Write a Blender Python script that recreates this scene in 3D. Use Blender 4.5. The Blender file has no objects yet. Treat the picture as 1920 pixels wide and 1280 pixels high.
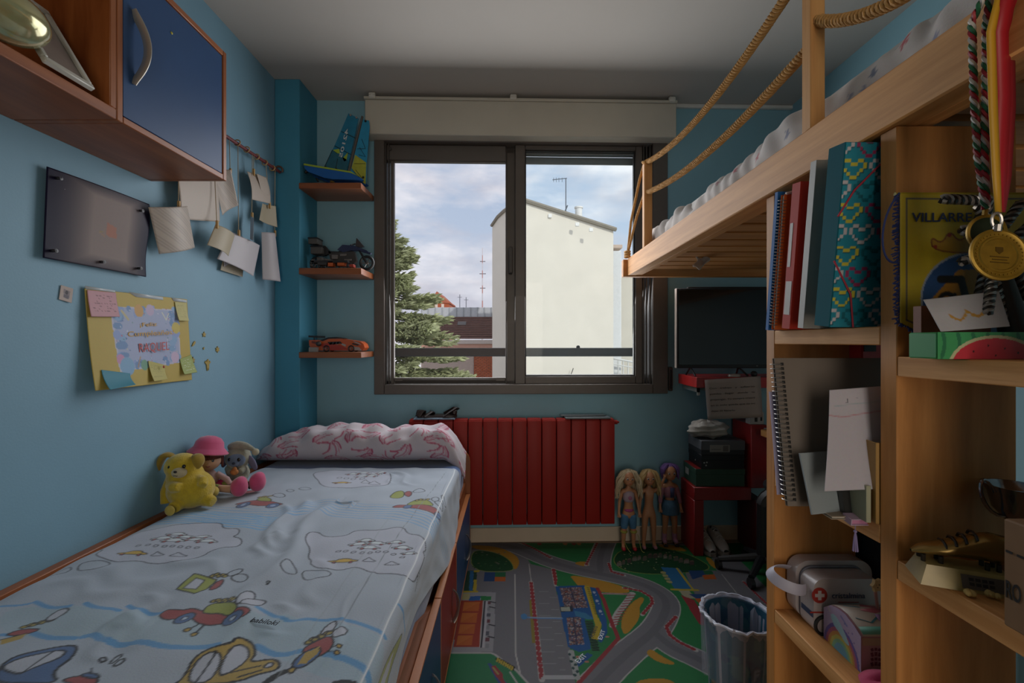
import bpy, bmesh, math, random
import numpy as np
from mathutils import Vector as V, Matrix, Euler
random.seed(7); rng = np.random.default_rng(7)
C = bpy.context.scene.collection
sc = bpy.context.scene
PI = math.pi
# ---------------------------------------------------------------- camera, world, sun, exposure
F = 853.0; CZ = 1.14                      # focal length in px of a 1920 wide frame, eye height
cam = bpy.data.cameras.new('camera'); cam.sensor_width = 36; cam.lens = F/1920*36; cam.clip_start = .02; cam.clip_end = 300
co = bpy.data.objects.new('camera', cam); co.location = (0, 0, CZ); co.rotation_euler = (PI/2, 0, 0); C.objects.link(co)
sc.camera = co
sc.view_settings.view_transform = 'Standard'; sc.view_settings.look = 'None'
sc.view_settings.gamma = 1; sc.view_settings.use_curve_mapping = False
sc.view_settings.exposure = 0.0
sc.cycles.max_bounces = 12; sc.cycles.diffuse_bounces = 8; sc.cycles.glossy_bounces = 4
sc.cycles.transparent_max_bounces = 16; sc.cycles.caustics_reflective = False; sc.cycles.caustics_refractive = False
sc.cycles.use_denoising = True
sc.cycles.sample_clamp_indirect = 6

def lin(c):
    if isinstance(c, str):
        c = [int(c[i:i+2], 16)/255 for i in (0, 2, 4)]
    return tuple((x/12.92 if x <= .04045 else ((x+.055)/1.055)**2.4) for x in c)

W = bpy.data.worlds.new('sky'); sc.world = W; W.use_nodes = True
nt = W.node_tree; nt.nodes.clear()
def N(nt, t, **k):
    n = nt.nodes.new(t)
    for a, b in k.items(): setattr(n, a, b)
    return n
tc = N(nt, 'ShaderNodeTexCoord'); sx = N(nt, 'ShaderNodeSeparateXYZ'); nt.links.new(tc.outputs['Generated'], sx.inputs[0])
ramp = N(nt, 'ShaderNodeValToRGB'); nt.links.new(sx.outputs['Z'], ramp.inputs[0])
e = ramp.color_ramp.elements; e[0].position = 0; e[0].color = (*lin('cfd3da'), 1); e[1].position = .7; e[1].color = (*lin('8fa8c8'), 1)
q = ramp.color_ramp.elements.new(.22); q.color = (*lin('b4c4d9'), 1)
mp = N(nt, 'ShaderNodeMapping'); mp.inputs['Scale'].default_value = (1, 1, 2.6); mp.inputs['Location'].default_value = (.35, .1, .2)
nt.links.new(tc.outputs['Generated'], mp.inputs[0])
nz = N(nt, 'ShaderNodeTexNoise'); nz.inputs['Scale'].default_value = 3.2; nz.inputs['Detail'].default_value = 7; nz.inputs['Roughness'].default_value = .58
nt.links.new(mp.outputs[0], nz.inputs['Vector'])
cr = N(nt, 'ShaderNodeValToRGB'); nt.links.new(nz.outputs['Fac'], cr.inputs[0])
cr.color_ramp.elements[0].position = .37; cr.color_ramp.elements[1].position = .56
nz2 = N(nt, 'ShaderNodeTexNoise'); nz2.inputs['Scale'].default_value = 5; nz2.inputs['Detail'].default_value = 5
nt.links.new(mp.outputs[0], nz2.inputs['Vector'])
cc = N(nt, 'ShaderNodeValToRGB'); nt.links.new(nz2.outputs['Fac'], cc.inputs[0])
cc.color_ramp.elements[0].position = .38; cc.color_ramp.elements[0].color = (*lin('c2c3ce'), 1)
cc.color_ramp.elements[1].position = .58; cc.color_ramp.elements[1].color = (*lin('eeeef2'), 1)
mx = N(nt, 'ShaderNodeMix', data_type='RGBA'); nt.links.new(cr.outputs[0], mx.inputs['Factor'])
nt.links.new(ramp.outputs[0], mx.inputs['A']); nt.links.new(cc.outputs[0], mx.inputs['B'])
bg = N(nt, 'ShaderNodeBackground'); bg.inputs['Strength'].default_value = 1.6
nt.links.new(mx.outputs['Result'], bg.inputs[0])
wo = N(nt, 'ShaderNodeOutputWorld'); nt.links.new(bg.outputs[0], wo.inputs[0])
sun = bpy.data.lights.new('sun', 'SUN'); sun.energy = 2.25; sun.angle = .02; sun.color = (1, .96, .89)
so = bpy.data.objects.new('sun', sun); C.objects.link(so)
so.rotation_euler = V((-.55, .85, -.62)).to_track_quat('-Z', 'Y').to_euler()
sk = bpy.data.lights.new('sky_fill_lamp', 'AREA'); sk.shape = 'RECTANGLE'; sk.size = 4.0; sk.size_y = 2.4; sk.energy = 50; sk.color = (.93, .97, 1)  # added area lamp outside above the window, brightens the room beyond the sky's own light
ko = bpy.data.objects.new('sky_fill_lamp', sk); C.objects.link(ko); ko.location = (.3, 5.0, 4.6)
ko.rotation_euler = (V((0, 1.0, .9))-V(ko.location)).to_track_quat('-Z', 'Y').to_euler()
back_fill = bpy.data.lights.new('back_fill_lamp', 'AREA'); back_fill.shape = 'RECTANGLE'; back_fill.size = .75; back_fill.size_y = 1.95; back_fill.energy = 20; back_fill.color = (1, .91, .80)  # added unseen fill lamp before the back wall, lights surfaces facing the camera
ho_ = bpy.data.objects.new('back_fill_lamp', back_fill); C.objects.link(ho_); ho_.location = (.30, -1.56, 1.05); ho_.rotation_euler = (PI/2, 0, 0)
# light portal in the window opening (guides sampling of the sky, gives no light of its own)
pl = bpy.data.lights.new('window_portal', 'AREA'); pl.shape = 'RECTANGLE'; pl.size = 1.66; pl.size_y = 1.46; pl.cycles.is_portal = True
po = bpy.data.objects.new('window_portal', pl); C.objects.link(po)

# ---------------------------------------------------------------- projection helpers (measure real points)
def pt(px, py, d): return V(((px-960)*d/F, d, CZ-(py-640)*d/F))
def ptx(px, py, X): return pt(px, py, F*X/(px-960))
def ptz(px, py, z): return pt(px, py, F*(CZ-z)/(py-640))
WK = .0257; WY = 2.5955; WA = math.atan(WK)      # the window wall is a touch out of square
def dw(px, off=0): return (WY-off)/(1-WK*(px-960)/F)
WM = Matrix.Translation((0, WY, 0)) @ Matrix.Rotation(WA, 4, 'Z')
WI = WM.inverted()
def ptw(px, py, off=0):
    """point on a plane off metres in front of the window wall, in the wall's own frame (s, y, z)"""
    return WI @ pt(px, py, dw(px, off))
po.matrix_world = WM @ Matrix.Translation((.05, .22, 1.575)) @ Matrix.Rotation(-PI/2, 4, 'X')

dl_ = bpy.data.lights.new('window_fill_lamp', 'AREA'); dl_.shape = 'RECTANGLE'; dl_.size = 1.50; dl_.size_y = 1.30; dl_.energy = 21; dl_.spread = math.radians(180); dl_.color = (.97, .98, 1)  # added lamp just inside the window, strengthens the daylight in the room
do = bpy.data.objects.new('window_fill_lamp', dl_); C.objects.link(do); do.matrix_world = WM @ Matrix.Translation((.05, -.035, 1.56)) @ Matrix.Rotation(-PI/2+math.radians(17), 4, 'X')
# ---------------------------------------------------------------- materials
MATS = {}
def setin(n, **k):
    for a, b in k.items():
        n.inputs[a.replace('_', ' ')].default_value = b
def M(name, col, rough=.55, metal=0, noise=.06, scale=9, bump=0, bscale=None, coat=0, sheen=0, spec=.5, stretch=None):
    if name in MATS: return MATS[name]
    m = bpy.data.materials.new(name); m.use_nodes = True; t = m.node_tree; b = t.nodes['Principled BSDF']
    c = lin(col); b.inputs['Roughness'].default_value = rough; b.inputs['Metallic'].default_value = metal
    b.inputs['Coat Weight'].default_value = coat; b.inputs['Sheen Weight'].default_value = sheen; b.inputs['Specular IOR Level'].default_value = spec
    tc = N(t, 'ShaderNodeTexCoord'); src = tc.outputs['Object']
    if stretch:
        mp = N(t, 'ShaderNodeMapping'); mp.inputs['Scale'].default_value = stretch; t.links.new(src, mp.inputs[0]); src = mp.outputs[0]
    nz = N(t, 'ShaderNodeTexNoise'); nz.inputs['Scale'].default_value = scale; nz.inputs['Detail'].default_value = 4
    t.links.new(src, nz.inputs['Vector'])
    r = N(t, 'ShaderNodeValToRGB'); t.links.new(nz.outputs['Fac'], r.inputs[0])
    r.color_ramp.elements[0].position = .3; r.color_ramp.elements[1].position = .7
    r.color_ramp.elements[0].color = (*[max(0, x*(1-noise)) for x in c], 1)
    r.color_ramp.elements[1].color = (*[min(1, x*(1+noise)) for x in c], 1)
    t.links.new(r.outputs[0], b.inputs['Base Color'])
    if bump:
        n2 = N(t, 'ShaderNodeTexNoise'); n2.inputs['Scale'].default_value = bscale or scale*6; n2.inputs['Detail'].default_value = 3
        t.links.new(src, n2.inputs['Vector'])
        bp = N(t, 'ShaderNodeBump'); bp.inputs['Strength'].default_value = bump; bp.inputs['Distance'].default_value = .01
        t.links.new(n2.outputs['Fac'], bp.inputs['Height']); t.links.new(bp.outputs[0], b.inputs['Normal'])
    MATS[name] = m; return m
def wood(name, c1, c2, stretch=(14, 14, .8), rough=.5, scale=2.2, knots=0, ck='3a2410', kscale=4.0, wear=0):
    if name in MATS: return MATS[name]
    m = bpy.data.materials.new(name); m.use_nodes = True; t = m.node_tree; b = t.nodes['Principled BSDF']
    b.inputs['Roughness'].default_value = rough
    tc = N(t, 'ShaderNodeTexCoord'); mp = N(t, 'ShaderNodeMapping'); mp.inputs['Scale'].default_value = stretch
    t.links.new(tc.outputs['Object'], mp.inputs[0])
    nz = N(t, 'ShaderNodeTexNoise'); setin(nz, Scale=scale, Detail=6, Roughness=.62, Distortion=.35); t.links.new(mp.outputs[0], nz.inputs['Vector'])
    r = N(t, 'ShaderNodeValToRGB'); t.links.new(nz.outputs['Fac'], r.inputs[0])
    r.color_ramp.elements[0].position = .34; r.color_ramp.elements[1].position = .66
    r.color_ramp.elements[0].color = (*lin(c1), 1); r.color_ramp.elements[1].color = (*lin(c2), 1)
    out = r.outputs[0]
    if knots:
        mk = N(t, 'ShaderNodeMapping'); mk.inputs['Scale'].default_value = tuple(.35+.65*min(1, x/6) if x < 3 else 1 for x in stretch)
        t.links.new(tc.outputs['Object'], mk.inputs[0])
        vo = N(t, 'ShaderNodeTexVoronoi'); vo.inputs['Scale'].default_value = kscale; t.links.new(mk.outputs[0], vo.inputs['Vector'])
        kr = N(t, 'ShaderNodeValToRGB'); t.links.new(vo.outputs['Distance'], kr.inputs[0])
        kr.color_ramp.elements[0].position = .05; kr.color_ramp.elements[0].color = (1, 1, 1, 1)
        kr.color_ramp.elements[1].position = .13; kr.color_ramp.elements[1].color = (0, 0, 0, 1)
        ml = N(t, 'ShaderNodeMath', operation='MULTIPLY'); ml.inputs[1].default_value = knots; t.links.new(kr.outputs[0], ml.inputs[0])
        mx = N(t, 'ShaderNodeMix', data_type='RGBA'); t.links.new(ml.outputs[0], mx.inputs['Factor'])
        t.links.new(out, mx.inputs['A']); mx.inputs['B'].default_value = (*lin(ck), 1); out = mx.outputs['Result']
    t.links.new(out, b.inputs['Base Color'])
    bp = N(t, 'ShaderNodeBump'); setin(bp, Strength=.12, Distance=.004); t.links.new(nz.outputs['Fac'], bp.inputs['Height']); t.links.new(bp.outputs[0], b.inputs['Normal'])
    MATS[name] = m; return m
def printed(name, rough=.6, bump=0, bscale=200, coat=0, sheen=0):
    """flat print carried as a colour attribute on the object itself"""
    if name in MATS: return MATS[name]
    m = bpy.data.materials.new(name); m.use_nodes = True; t = m.node_tree; b = t.nodes['Principled BSDF']
    b.inputs['Roughness'].default_value = rough; b.inputs['Coat Weight'].default_value = coat; b.inputs['Sheen Weight'].default_value = sheen
    a = N(t, 'ShaderNodeAttribute', attribute_name='print'); tc = N(t, 'ShaderNodeTexCoord')
    nz = N(t, 'ShaderNodeTexNoise'); setin(nz, Scale=bscale, Detail=2); t.links.new(tc.outputs['Object'], nz.inputs['Vector'])
    mx = N(t, 'ShaderNodeMix', data_type='RGBA', blend_type='MULTIPLY'); mx.inputs['Factor'].default_value = .12
    t.links.new(a.outputs['Color'], mx.inputs['A']); t.links.new(nz.outputs['Color'], mx.inputs['B'])
    hs = N(t, 'ShaderNodeMix', data_type='RGBA'); hs.inputs['Factor'].default_value = .0
    t.links.new(mx.outputs['Result'], b.inputs['Base Color'])
    if bump:
        bp = N(t, 'ShaderNodeBump'); setin(bp, Strength=bump, Distance=.002); t.links.new(nz.outputs['Fac'], bp.inputs['Height']); t.links.new(bp.outputs[0], b.inputs['Normal'])
    MATS[name] = m; return m
def glassy(name, tint, gloss=.06, haze=0, hazecol='ffffff'):
    if name in MATS: return MATS[name]
    m = bpy.data.materials.new(name); m.use_nodes = True; t = m.node_tree; t.nodes.clear()
    tr = N(t, 'ShaderNodeBsdfTransparent'); tr.inputs[0].default_value = (*lin(tint), 1)
    gl = N(t, 'ShaderNodeBsdfGlossy'); gl.inputs['Roughness'].default_value = .02
    df = N(t, 'ShaderNodeBsdfDiffuse'); df.inputs[0].default_value = (*lin(hazecol), 1)
    m1 = N(t, 'ShaderNodeMixShader'); m1.inputs[0].default_value = haze
    m2 = N(t, 'ShaderNodeMixShader'); m2.inputs[0].default_value = gloss
    o = N(t, 'ShaderNodeOutputMaterial')
    t.links.new(tr.outputs[0], m1.inputs[1]); t.links.new(df.outputs[0], m1.inputs[2])
    t.links.new(m1.outputs[0], m2.inputs[1]); t.links.new(gl.outputs[0], m2.inputs[2]); t.links.new(m2.outputs[0], o.inputs[0])
    MATS[name] = m; return m

# ---------------------------------------------------------------- object helpers
def tag(o, label=None, cat=None, group=None, kind=None):
    if label: o['label'] = label
    if cat: o['category'] = cat
    if group: o['group'] = group
    if kind: o['kind'] = kind
    return o
def thing(name, label=None, cat=None, loc=(0, 0, 0), group=None, kind=None):
    o = bpy.data.objects.new(name, None); o.empty_display_size = .05; o.location = loc; C.objects.link(o)
    return tag(o, label, cat, group, kind)
def wloc(o):
    p = V((0, 0, 0))
    while o: p += V(o.location); o = o.parent
    return p
def link(name, me, parent=None, origin=None):
    o = bpy.data.objects.new(name, me); C.objects.link(o)
    if parent is not None:
        o.parent = parent; me.transform(Matrix.Translation(-wloc(parent)))
    else:
        if origin is None:
            n = len(me.vertices); a = np.empty(n*3); me.vertices.foreach_get('co', a); a = a.reshape(-1, 3)
            origin = V(((a[:, 0].min()+a[:, 0].max())/2, (a[:, 1].min()+a[:, 1].max())/2, a[:, 2].min()))
        me.transform(Matrix.Translation(-V(origin))); o.location = origin
    return o
def dup(root, name=None, delta=None, label=None):
    r = root.copy(); C.objects.link(r)
    if delta is not None: r.location = V(r.location)+V(delta)
    if label: r['label'] = label
    def kids(a, b):
        for ch in list(a.children):
            c = ch.copy(); C.objects.link(c); c.parent = b; kids(ch, c)
    kids(root, r)
    return r
I4 = Matrix.Identity(4)
class MB:
    def __init__(s, mat=None): s.bm = bmesh.new(); s.mat = mat or I4; s.mi = 0
    def _fin(s, vs, M=None):
        m = s.mat @ (M or I4)
        for v in vs: v.co = m @ v.co
        fs = set(f for v in vs for f in v.link_faces)
        for f in fs: f.material_index = s.mi
        return s
    def box(s, lo, hi, bev=0, M=None, seg=1):
        lo, hi = V(lo), V(hi)
        r = bmesh.ops.create_cube(s.bm, size=1)['verts']
        c = (lo+hi)/2; d = hi-lo
        for v in r: v.co = V((v.co.x*d.x+c.x, v.co.y*d.y+c.y, v.co.z*d.z+c.z))
        if bev:
            es = list(set(e for v in r for e in v.link_edges))
            g = bmesh.ops.bevel(s.bm, geom=es, offset=min(bev, .49*min(abs(d.x), abs(d.y), abs(d.z))), segments=seg, affect='EDGES', profile=.5)
            r = list(set(v for f in g['faces'] for v in f.verts) | set(v for v in r if v.is_valid))
        return s._fin(r, M)
    def cbox(s, c, size, rot=(0, 0, 0), bev=0, seg=1):
        h = V(size)/2
        return s.box(-h, h, bev, Matrix.Translation(V(c)) @ Euler(rot).to_matrix().to_4x4(), seg)
    def tube(s, pts, r, n=8, caps=True, closed=False, M=None, flat=None):
        pts = [V(p) for p in pts]; k = len(pts); rr = r if isinstance(r, (list, tuple)) else [r]*k
        rings = []; prev = None
        for i, p in enumerate(pts):
            if closed: t = pts[(i+1) % k]-pts[i-1]
            else: t = pts[min(i+1, k-1)]-pts[max(i-1, 0)]
            if t.length < 1e-9: t = V((0, 0, 1))
            t.normalize()
            if prev is None:
                a = V((0, 0, 1)) if abs(t.z) < .9 else V((1, 0, 0))
                u = t.cross(a).normalized()
            else:
                u = prev-t*prev.dot(t)
                u = u.normalized() if u.length > 1e-6 else t.orthogonal().normalized()
            prev = u; w = t.cross(u)
            fu, fw = flat if flat else (1, 1)
            rings.append([s.bm.verts.new(p+rr[i]*(fu*math.cos(2*PI*j/n)*u+fw*math.sin(2*PI*j/n)*w)) for j in range(n)])
        for i in range(k if closed else k-1):
            A, B = rings[i], rings[(i+1) % k]
            for j in range(n): s.bm.faces.new((A[j], A[(j+1) % n], B[(j+1) % n], B[j]))
        if caps and not closed:
            s.bm.faces.new(rings[0][::-1]); s.bm.faces.new(rings[-1])
        return s._fin([v for g in rings for v in g], M)
    def cyl(s, p0, p1, r0, r1=None, n=16): return s.tube([p0, p1], [r0, r0 if r1 is None else r1], n)
    def lathe(s, prof, n=24, M=None, caps=True):
        rings = []
        for r, z in prof:
            rings.append([s.bm.verts.new((r*math.cos(2*PI*j/n), r*math.sin(2*PI*j/n), z)) for j in range(n)])
        for A, B in zip(rings, rings[1:]):
            for j in range(n): s.bm.faces.new((A[j], A[(j+1) % n], B[(j+1) % n], B[j]))
        if caps:
            if prof[0][0] > 1e-5: s.bm.faces.new(rings[0][::-1])
            if prof[-1][0] > 1e-5: s.bm.faces.new(rings[-1])
        return s._fin([v for g in rings for v in g], M)
    def ell(s, c, r, rot=(0, 0, 0), u=16, v=10):
        r = (r, r, r) if isinstance(r, (int, float)) else r
        g = bmesh.ops.create_uvsphere(s.bm, u_segments=u, v_segments=v, radius=1)['verts']
        return s._fin(g, Matrix.Translation(V(c)) @ Euler(rot).to_matrix().to_4x4() @ Matrix.Diagonal((*r, 1)))
    def prism(s, poly, t, M=None, bev=0):
        """2d outline in local xy, extruded 0..t along local z"""
        a = [s.bm.verts.new((x, y, 0)) for x, y in poly]; b = [s.bm.verts.new((x, y, t)) for x, y in poly]
        k = len(poly)
        s.bm.faces.new(a[::-1]); s.bm.faces.new(b)
        for i in range(k): s.bm.faces.new((a[i], a[(i+1) % k], b[(i+1) % k], b[i]))
        return s._fin(a+b, M)
    def mesh(s, verts, faces, M=None):
        vs = [s.bm.verts.new(v) for v in verts]
        for f in faces: s.bm.faces.new([vs[i] for i in f])
        return s._fin(vs, M)
    def grid(s, P, M=None):
        ny, nx = len(P), len(P[0])
        vs = [[s.bm.verts.new(p) for p in row] for row in P]
        for i in range(ny-1):
            for j in range(nx-1): s.bm.faces.new((vs[i][j], vs[i][j+1], vs[i+1][j+1], vs[i+1][j]))
        return s._fin([v for r in vs for v in r], M)
    def build(s, name, mats, parent=None, ang=40, origin=None, solid=0, subsurf=0):
        bm = s.bm; bm.normal_update()
        bmesh.ops.recalc_face_normals(bm, faces=bm.faces) if not solid else None
        a = math.radians(ang)
        for f in bm.faces: f.smooth = True
        for e in bm.edges:
            if len(e.link_faces) == 2 and e.calc_face_angle(0) > a: e.smooth = False
        me = bpy.data.meshes.new(name); bm.to_mesh(me); bm.free()
        for m in (mats if isinstance(mats, (list, tuple)) else [mats]): me.materials.append(m)
        o = link(name, me, parent, origin)
        if solid:
            sm = o.modifiers.new('thickness', 'SOLIDIFY'); sm.thickness = solid; sm.offset = 0
        if subsurf:
            sm = o.modifiers.new('smooth', 'SUBSURF'); sm.levels = subsurf; sm.render_levels = subsurf
        return o
# one-liner for a single beveled box object
def boxo(name, lo, hi, m, parent=None, bev=.002, M=None, **k): return MB(M).box(lo, hi, bev).build(name, m, parent, **k)

class Canvas:
    """flat print, computed on the points of a mesh from outlines given in metres"""
    def __init__(s, U, Vv, base): s.U = U.ravel(); s.V = Vv.ravel(); s.C = np.tile(np.array(lin(base)), (s.U.size, 1))
    def _box(s, P, pad=0):
        P = np.asarray(P)
        return np.nonzero((s.U >= P[:, 0].min()-pad) & (s.U <= P[:, 0].max()+pad) & (s.V >= P[:, 1].min()-pad) & (s.V <= P[:, 1].max()+pad))[0]
    def fill(s, P, col):
        P = np.asarray(P, float); ix = s._box(P)
        if not ix.size: return s
        u, v = s.U[ix], s.V[ix]; ins = np.zeros(ix.size, bool); n = len(P)
        for i in range(n):
            x0, y0 = P[i]; x1, y1 = P[i-1]
            if y0 == y1: continue
            c = ((y0 > v) != (y1 > v)) & (u < (x1-x0)*(v-y0)/(y1-y0)+x0); ins ^= c
        s.C[ix[ins]] = lin(col); return s
    def line(s, P, w, col, closed=False):
        P = np.asarray(P, float)
        if closed: P = np.vstack([P, P[:1]])
        c = np.array(lin(col)); h = w/2
        for a, b in zip(P, P[1:]):
            ix = s._box([a, b], h+.004)
            if not ix.size: continue
            d = b-a; L = max(d@d, 1e-12); t = np.clip(((s.U[ix]-a[0])*d[0]+(s.V[ix]-a[1])*d[1])/L, 0, 1)
            r = np.hypot(s.U[ix]-a[0]-t*d[0], s.V[ix]-a[1]-t*d[1])
            k = np.clip((h-r)/.0015+.5, 0, 1)[:, None]
            s.C[ix] = s.C[ix]*(1-k)+c*k
        return s
    def ell(s, cx, cy, rx, ry, col, rot=0, line=None, lw=.003):
        a = np.linspace(0, 2*PI, 28, endpoint=False); x, y = rx*np.cos(a), ry*np.sin(a)
        P = np.c_[cx+x*math.cos(rot)-y*math.sin(rot), cy+x*math.sin(rot)+y*math.cos(rot)]
        if col: s.fill(P, col)
        if line: s.line(P, lw, line, True)
        return s
    def shape(s, P, col, line='20242a', lw=.0035):
        P = smooth(P)
        if col: s.fill(P, col)
        if line: s.line(P, lw, line, True)
        return s
def smooth(P, it=2, closed=True):
    P = np.asarray(P, float)
    for _ in range(it):
        if closed:
            Q = np.roll(P, -1, 0); P = np.stack([.75*P+.25*Q, .25*P+.75*Q], 1).reshape(-1, 2)
        else:
            A, B = P[:-1], P[1:]; R = np.stack([.75*A+.25*B, .25*A+.75*B], 1).reshape(-1, 2); P = np.vstack([P[:1], R, P[-1:]])
    return P
def gridobj(name, P, cols, mat, parent=None, solid=0, origin=None):
    """P: (ny,nx,3) points; cols: (ny*nx,3) linear print colours or None"""
    P = np.asarray(P, float); ny, nx = P.shape[:2]
    idx = np.arange(ny*nx).reshape(ny, nx)
    f = np.stack([idx[:-1, :-1], idx[:-1, 1:], idx[1:, 1:], idx[1:, :-1]], -1).reshape(-1, 4)
    me = bpy.data.meshes.new(name); me.vertices.add(ny*nx); me.vertices.foreach_set('co', P.reshape(-1))
    me.loops.add(f.size); me.loops.foreach_set('vertex_index', f.reshape(-1).astype(np.int32))
    me.polygons.add(len(f)); me.polygons.foreach_set('loop_start', (np.arange(len(f))*4).astype(np.int32))
    me.polygons.foreach_set('use_smooth', np.ones(len(f), bool))
    me.update(calc_edges=True); me.validate()
    if cols is not None:
        a = me.color_attributes.new('print', 'FLOAT_COLOR', 'POINT'); a.data.foreach_set('color', np.c_[cols, np.ones(len(cols))].reshape(-1))
    me.materials.append(mat)
    o = link(name, me, parent, origin)
    if solid:
        sm = o.modifiers.new('thickness', 'SOLIDIFY'); sm.thickness = solid; sm.offset = -1
    return o
def bil(c00, c10, c11, c01, nx, ny, warp=None):
    """bilinear patch, rows go from c00-c10 to c01-c11"""
    u = np.linspace(0, 1, nx)[None, :, None]; v = np.linspace(0, 1, ny)[:, None, None]
    A = [np.array(V(c)) for c in (c00, c10, c11, c01)]
    P = (1-u)*(1-v)*A[0]+u*(1-v)*A[1]+u*v*A[2]+(1-u)*v*A[3]
    if warp is not None:
        n = np.cross(A[1]-A[0], A[3]-A[0]); n /= np.linalg.norm(n); P = P+warp(u[..., 0], v[..., 0])[..., None]*n
    return P
def text(s, o, right, up, h, m, parent, name='lettering', width=None, align='L', lift=.0004, bold=0):
    """flat lettering as mesh: o = lower left (or centre), h = capital height"""
    cu = bpy.data.curves.new(name, 'FONT'); cu.body = s; cu.size = 1; cu.extrude = .002/max(h, .01)*.1; cu.offset = bold; cu.resolution_u = 3
    ob = bpy.data.objects.new(name, cu); C.objects.link(ob)
    dg = bpy.context.evaluated_depsgraph_get(); me = bpy.data.meshes.new_from_object(ob.evaluated_get(dg))
    bpy.data.objects.remove(ob); bpy.data.curves.remove(cu)
    n = len(me.vertices)
    if not n: return None
    a = np.empty(n*3); me.vertices.foreach_get('co', a); a = a.reshape(-1, 3)
    x0, x1 = a[:, 0].min(), a[:, 0].max(); k = h/.69; kx = k if width is None else width/(x1-x0)
    right = V(right).normalized(); up = V(up).normalized(); nn = right.cross(up)
    ox = x0 if align == 'L' else (x0+x1)/2
    R = Matrix(((right.x*kx, up.x*k, nn.x*k, 0), (right.y*kx, up.y*k, nn.y*k, 0), (right.z*kx, up.z*k, nn.z*k, 0), (0, 0, 0, 1)))
    me.transform(Matrix.Translation(V(o)+nn*lift) @ R @ Matrix.Translation((-ox, 0, 0)))
    me.materials.clear(); me.materials.append(m)
    return link(name, me, parent)
def arc(c, r, a0, a1, n, ax=(1, 0, 0), ay=(0, 0, 1)):
    return [V(c)+r*(math.cos(a0+(a1-a0)*i/(n-1))*V(ax)+math.sin(a0+(a1-a0)*i/(n-1))*V(ay)) for i in range(n)]
def bez(p, n=16):
    p = [V(x) for x in p]; out = []
    for i in range(n):
        t = i/(n-1); q = list(p)
        while len(q) > 1: q = [a.lerp(b, t) for a, b in zip(q, q[1:])]
        out.append(q[0])
    return out
def skin(name, verts, edges, radii, m, parent, sub=2, root=0):
    """one continuous limb or body surface grown over a skeleton"""
    me = bpy.data.meshes.new(name); me.from_pydata([tuple(v) for v in verts], edges, []); me.materials.append(m)
    o = link(name, me, parent)
    md = o.modifiers.new('skin', 'SKIN'); md.use_smooth_shade = True
    for v, r in zip(me.skin_vertices[0].data, radii): v.radius = (r, r) if isinstance(r, (int, float)) else r
    for i, v in enumerate(me.skin_vertices[0].data): v.use_root = (i == root)
    s = o.modifiers.new('smooth', 'SUBSURF'); s.levels = sub; s.render_levels = sub
    return o
# ================================================================ the room
ST = 'structure'
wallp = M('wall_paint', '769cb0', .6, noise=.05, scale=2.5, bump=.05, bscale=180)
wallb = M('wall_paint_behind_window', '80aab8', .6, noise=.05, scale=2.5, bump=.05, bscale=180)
pillp = M('pillar_paint', '3f86a0', .55, noise=.05, scale=3, bump=.05, bscale=180)
ceilp = M('ceiling_paint', 'b3ada6', .8, noise=.02, scale=3)
cream = M('cream_skirting', 'c9b8a2', .5, noise=.04)
XL, XR, YB, H = -1.231, 1.614, -1.6, 2.5
def struct(o): return tag(o, kind=ST)
struct(boxo('floor', (-1.4, YB-.1, -.1), (1.8, 2.85, -.002), M('floor_boards', '8f7a62', .5), bev=0))
struct(boxo('ceiling', (-1.4, YB-.1, H), (1.8, 2.85, H+.1), ceilp, bev=0))
struct(boxo('wall_left', (XL-.1, YB-.1, 0), (XL, 2.85, H), wallp, bev=0))
struct(boxo('wall_right', (XR, YB-.1, 0), (XR+.1, 2.85, H), wallb, bev=0))
struct(boxo('wall_back', (-1.4, YB-.1, 0), (1.8, YB, H), M('back_wall_paint', 'b9b4aa', .7), bev=0))
struct(boxo('wall_pillar', (XL, 2.358, 0), (-1.1, 2.70, H), pillp, bev=.003))
S0, S1, Z0, Z1 = -.772, .872, .848, 2.31
mb = MB(WM)
for lo, hi in (((-1.5, 0, 0), (S0, .26, H)), ((S1, 0, 0), (1.85, .26, H)), ((S0, 0, 0), (S1, .26, Z0)), ((S0, 0, Z1), (S1, .26, H))): mb.box(lo, hi)
struct(mb.build('wall_front', wallb))
struct(MB(WM).box((-.62, -.014, 0), (1.6, 0, .082), .003).build('baseboard_front', cream))
struct(MB(WM).box((.93, -.022, H-.022), (1.63, 0, H), .004).build('trim_1', M('cornice_white', 'cfcdc8', .5)))
# ---------------------------------------------------------------- roller shutter box over the window
boxm = M('shutter_box_white', 'bdb6a8', .5, noise=.03)
sb = thing('trim_2', kind=ST, loc=WM @ V((.05, -.05, 2.27)))
MB(WM).box((-.807, -.092, 2.272), (.912, 0, 2.462), .004).build('box_panel', boxm, sb)
MB(WM).box((-.812, -.098, 2.462), (.917, 0, 2.478), .003).build('top_rail', boxm, sb)
for s in (-.765, .005, .885):
    m = MB(WM); m.box((s-.018, -.106, 2.466), (s+.018, -.07, 2.495), .004); m.cyl((s-.01, -.11, 2.483), (s-.01, -.1, 2.483), .005, n=10); m.cyl((s+.01, -.11, 2.483), (s+.01, -.1, 2.483), .005, n=10)
    m.build('bracket', M('bracket_white', 'cac6bd', .4), sb)
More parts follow.
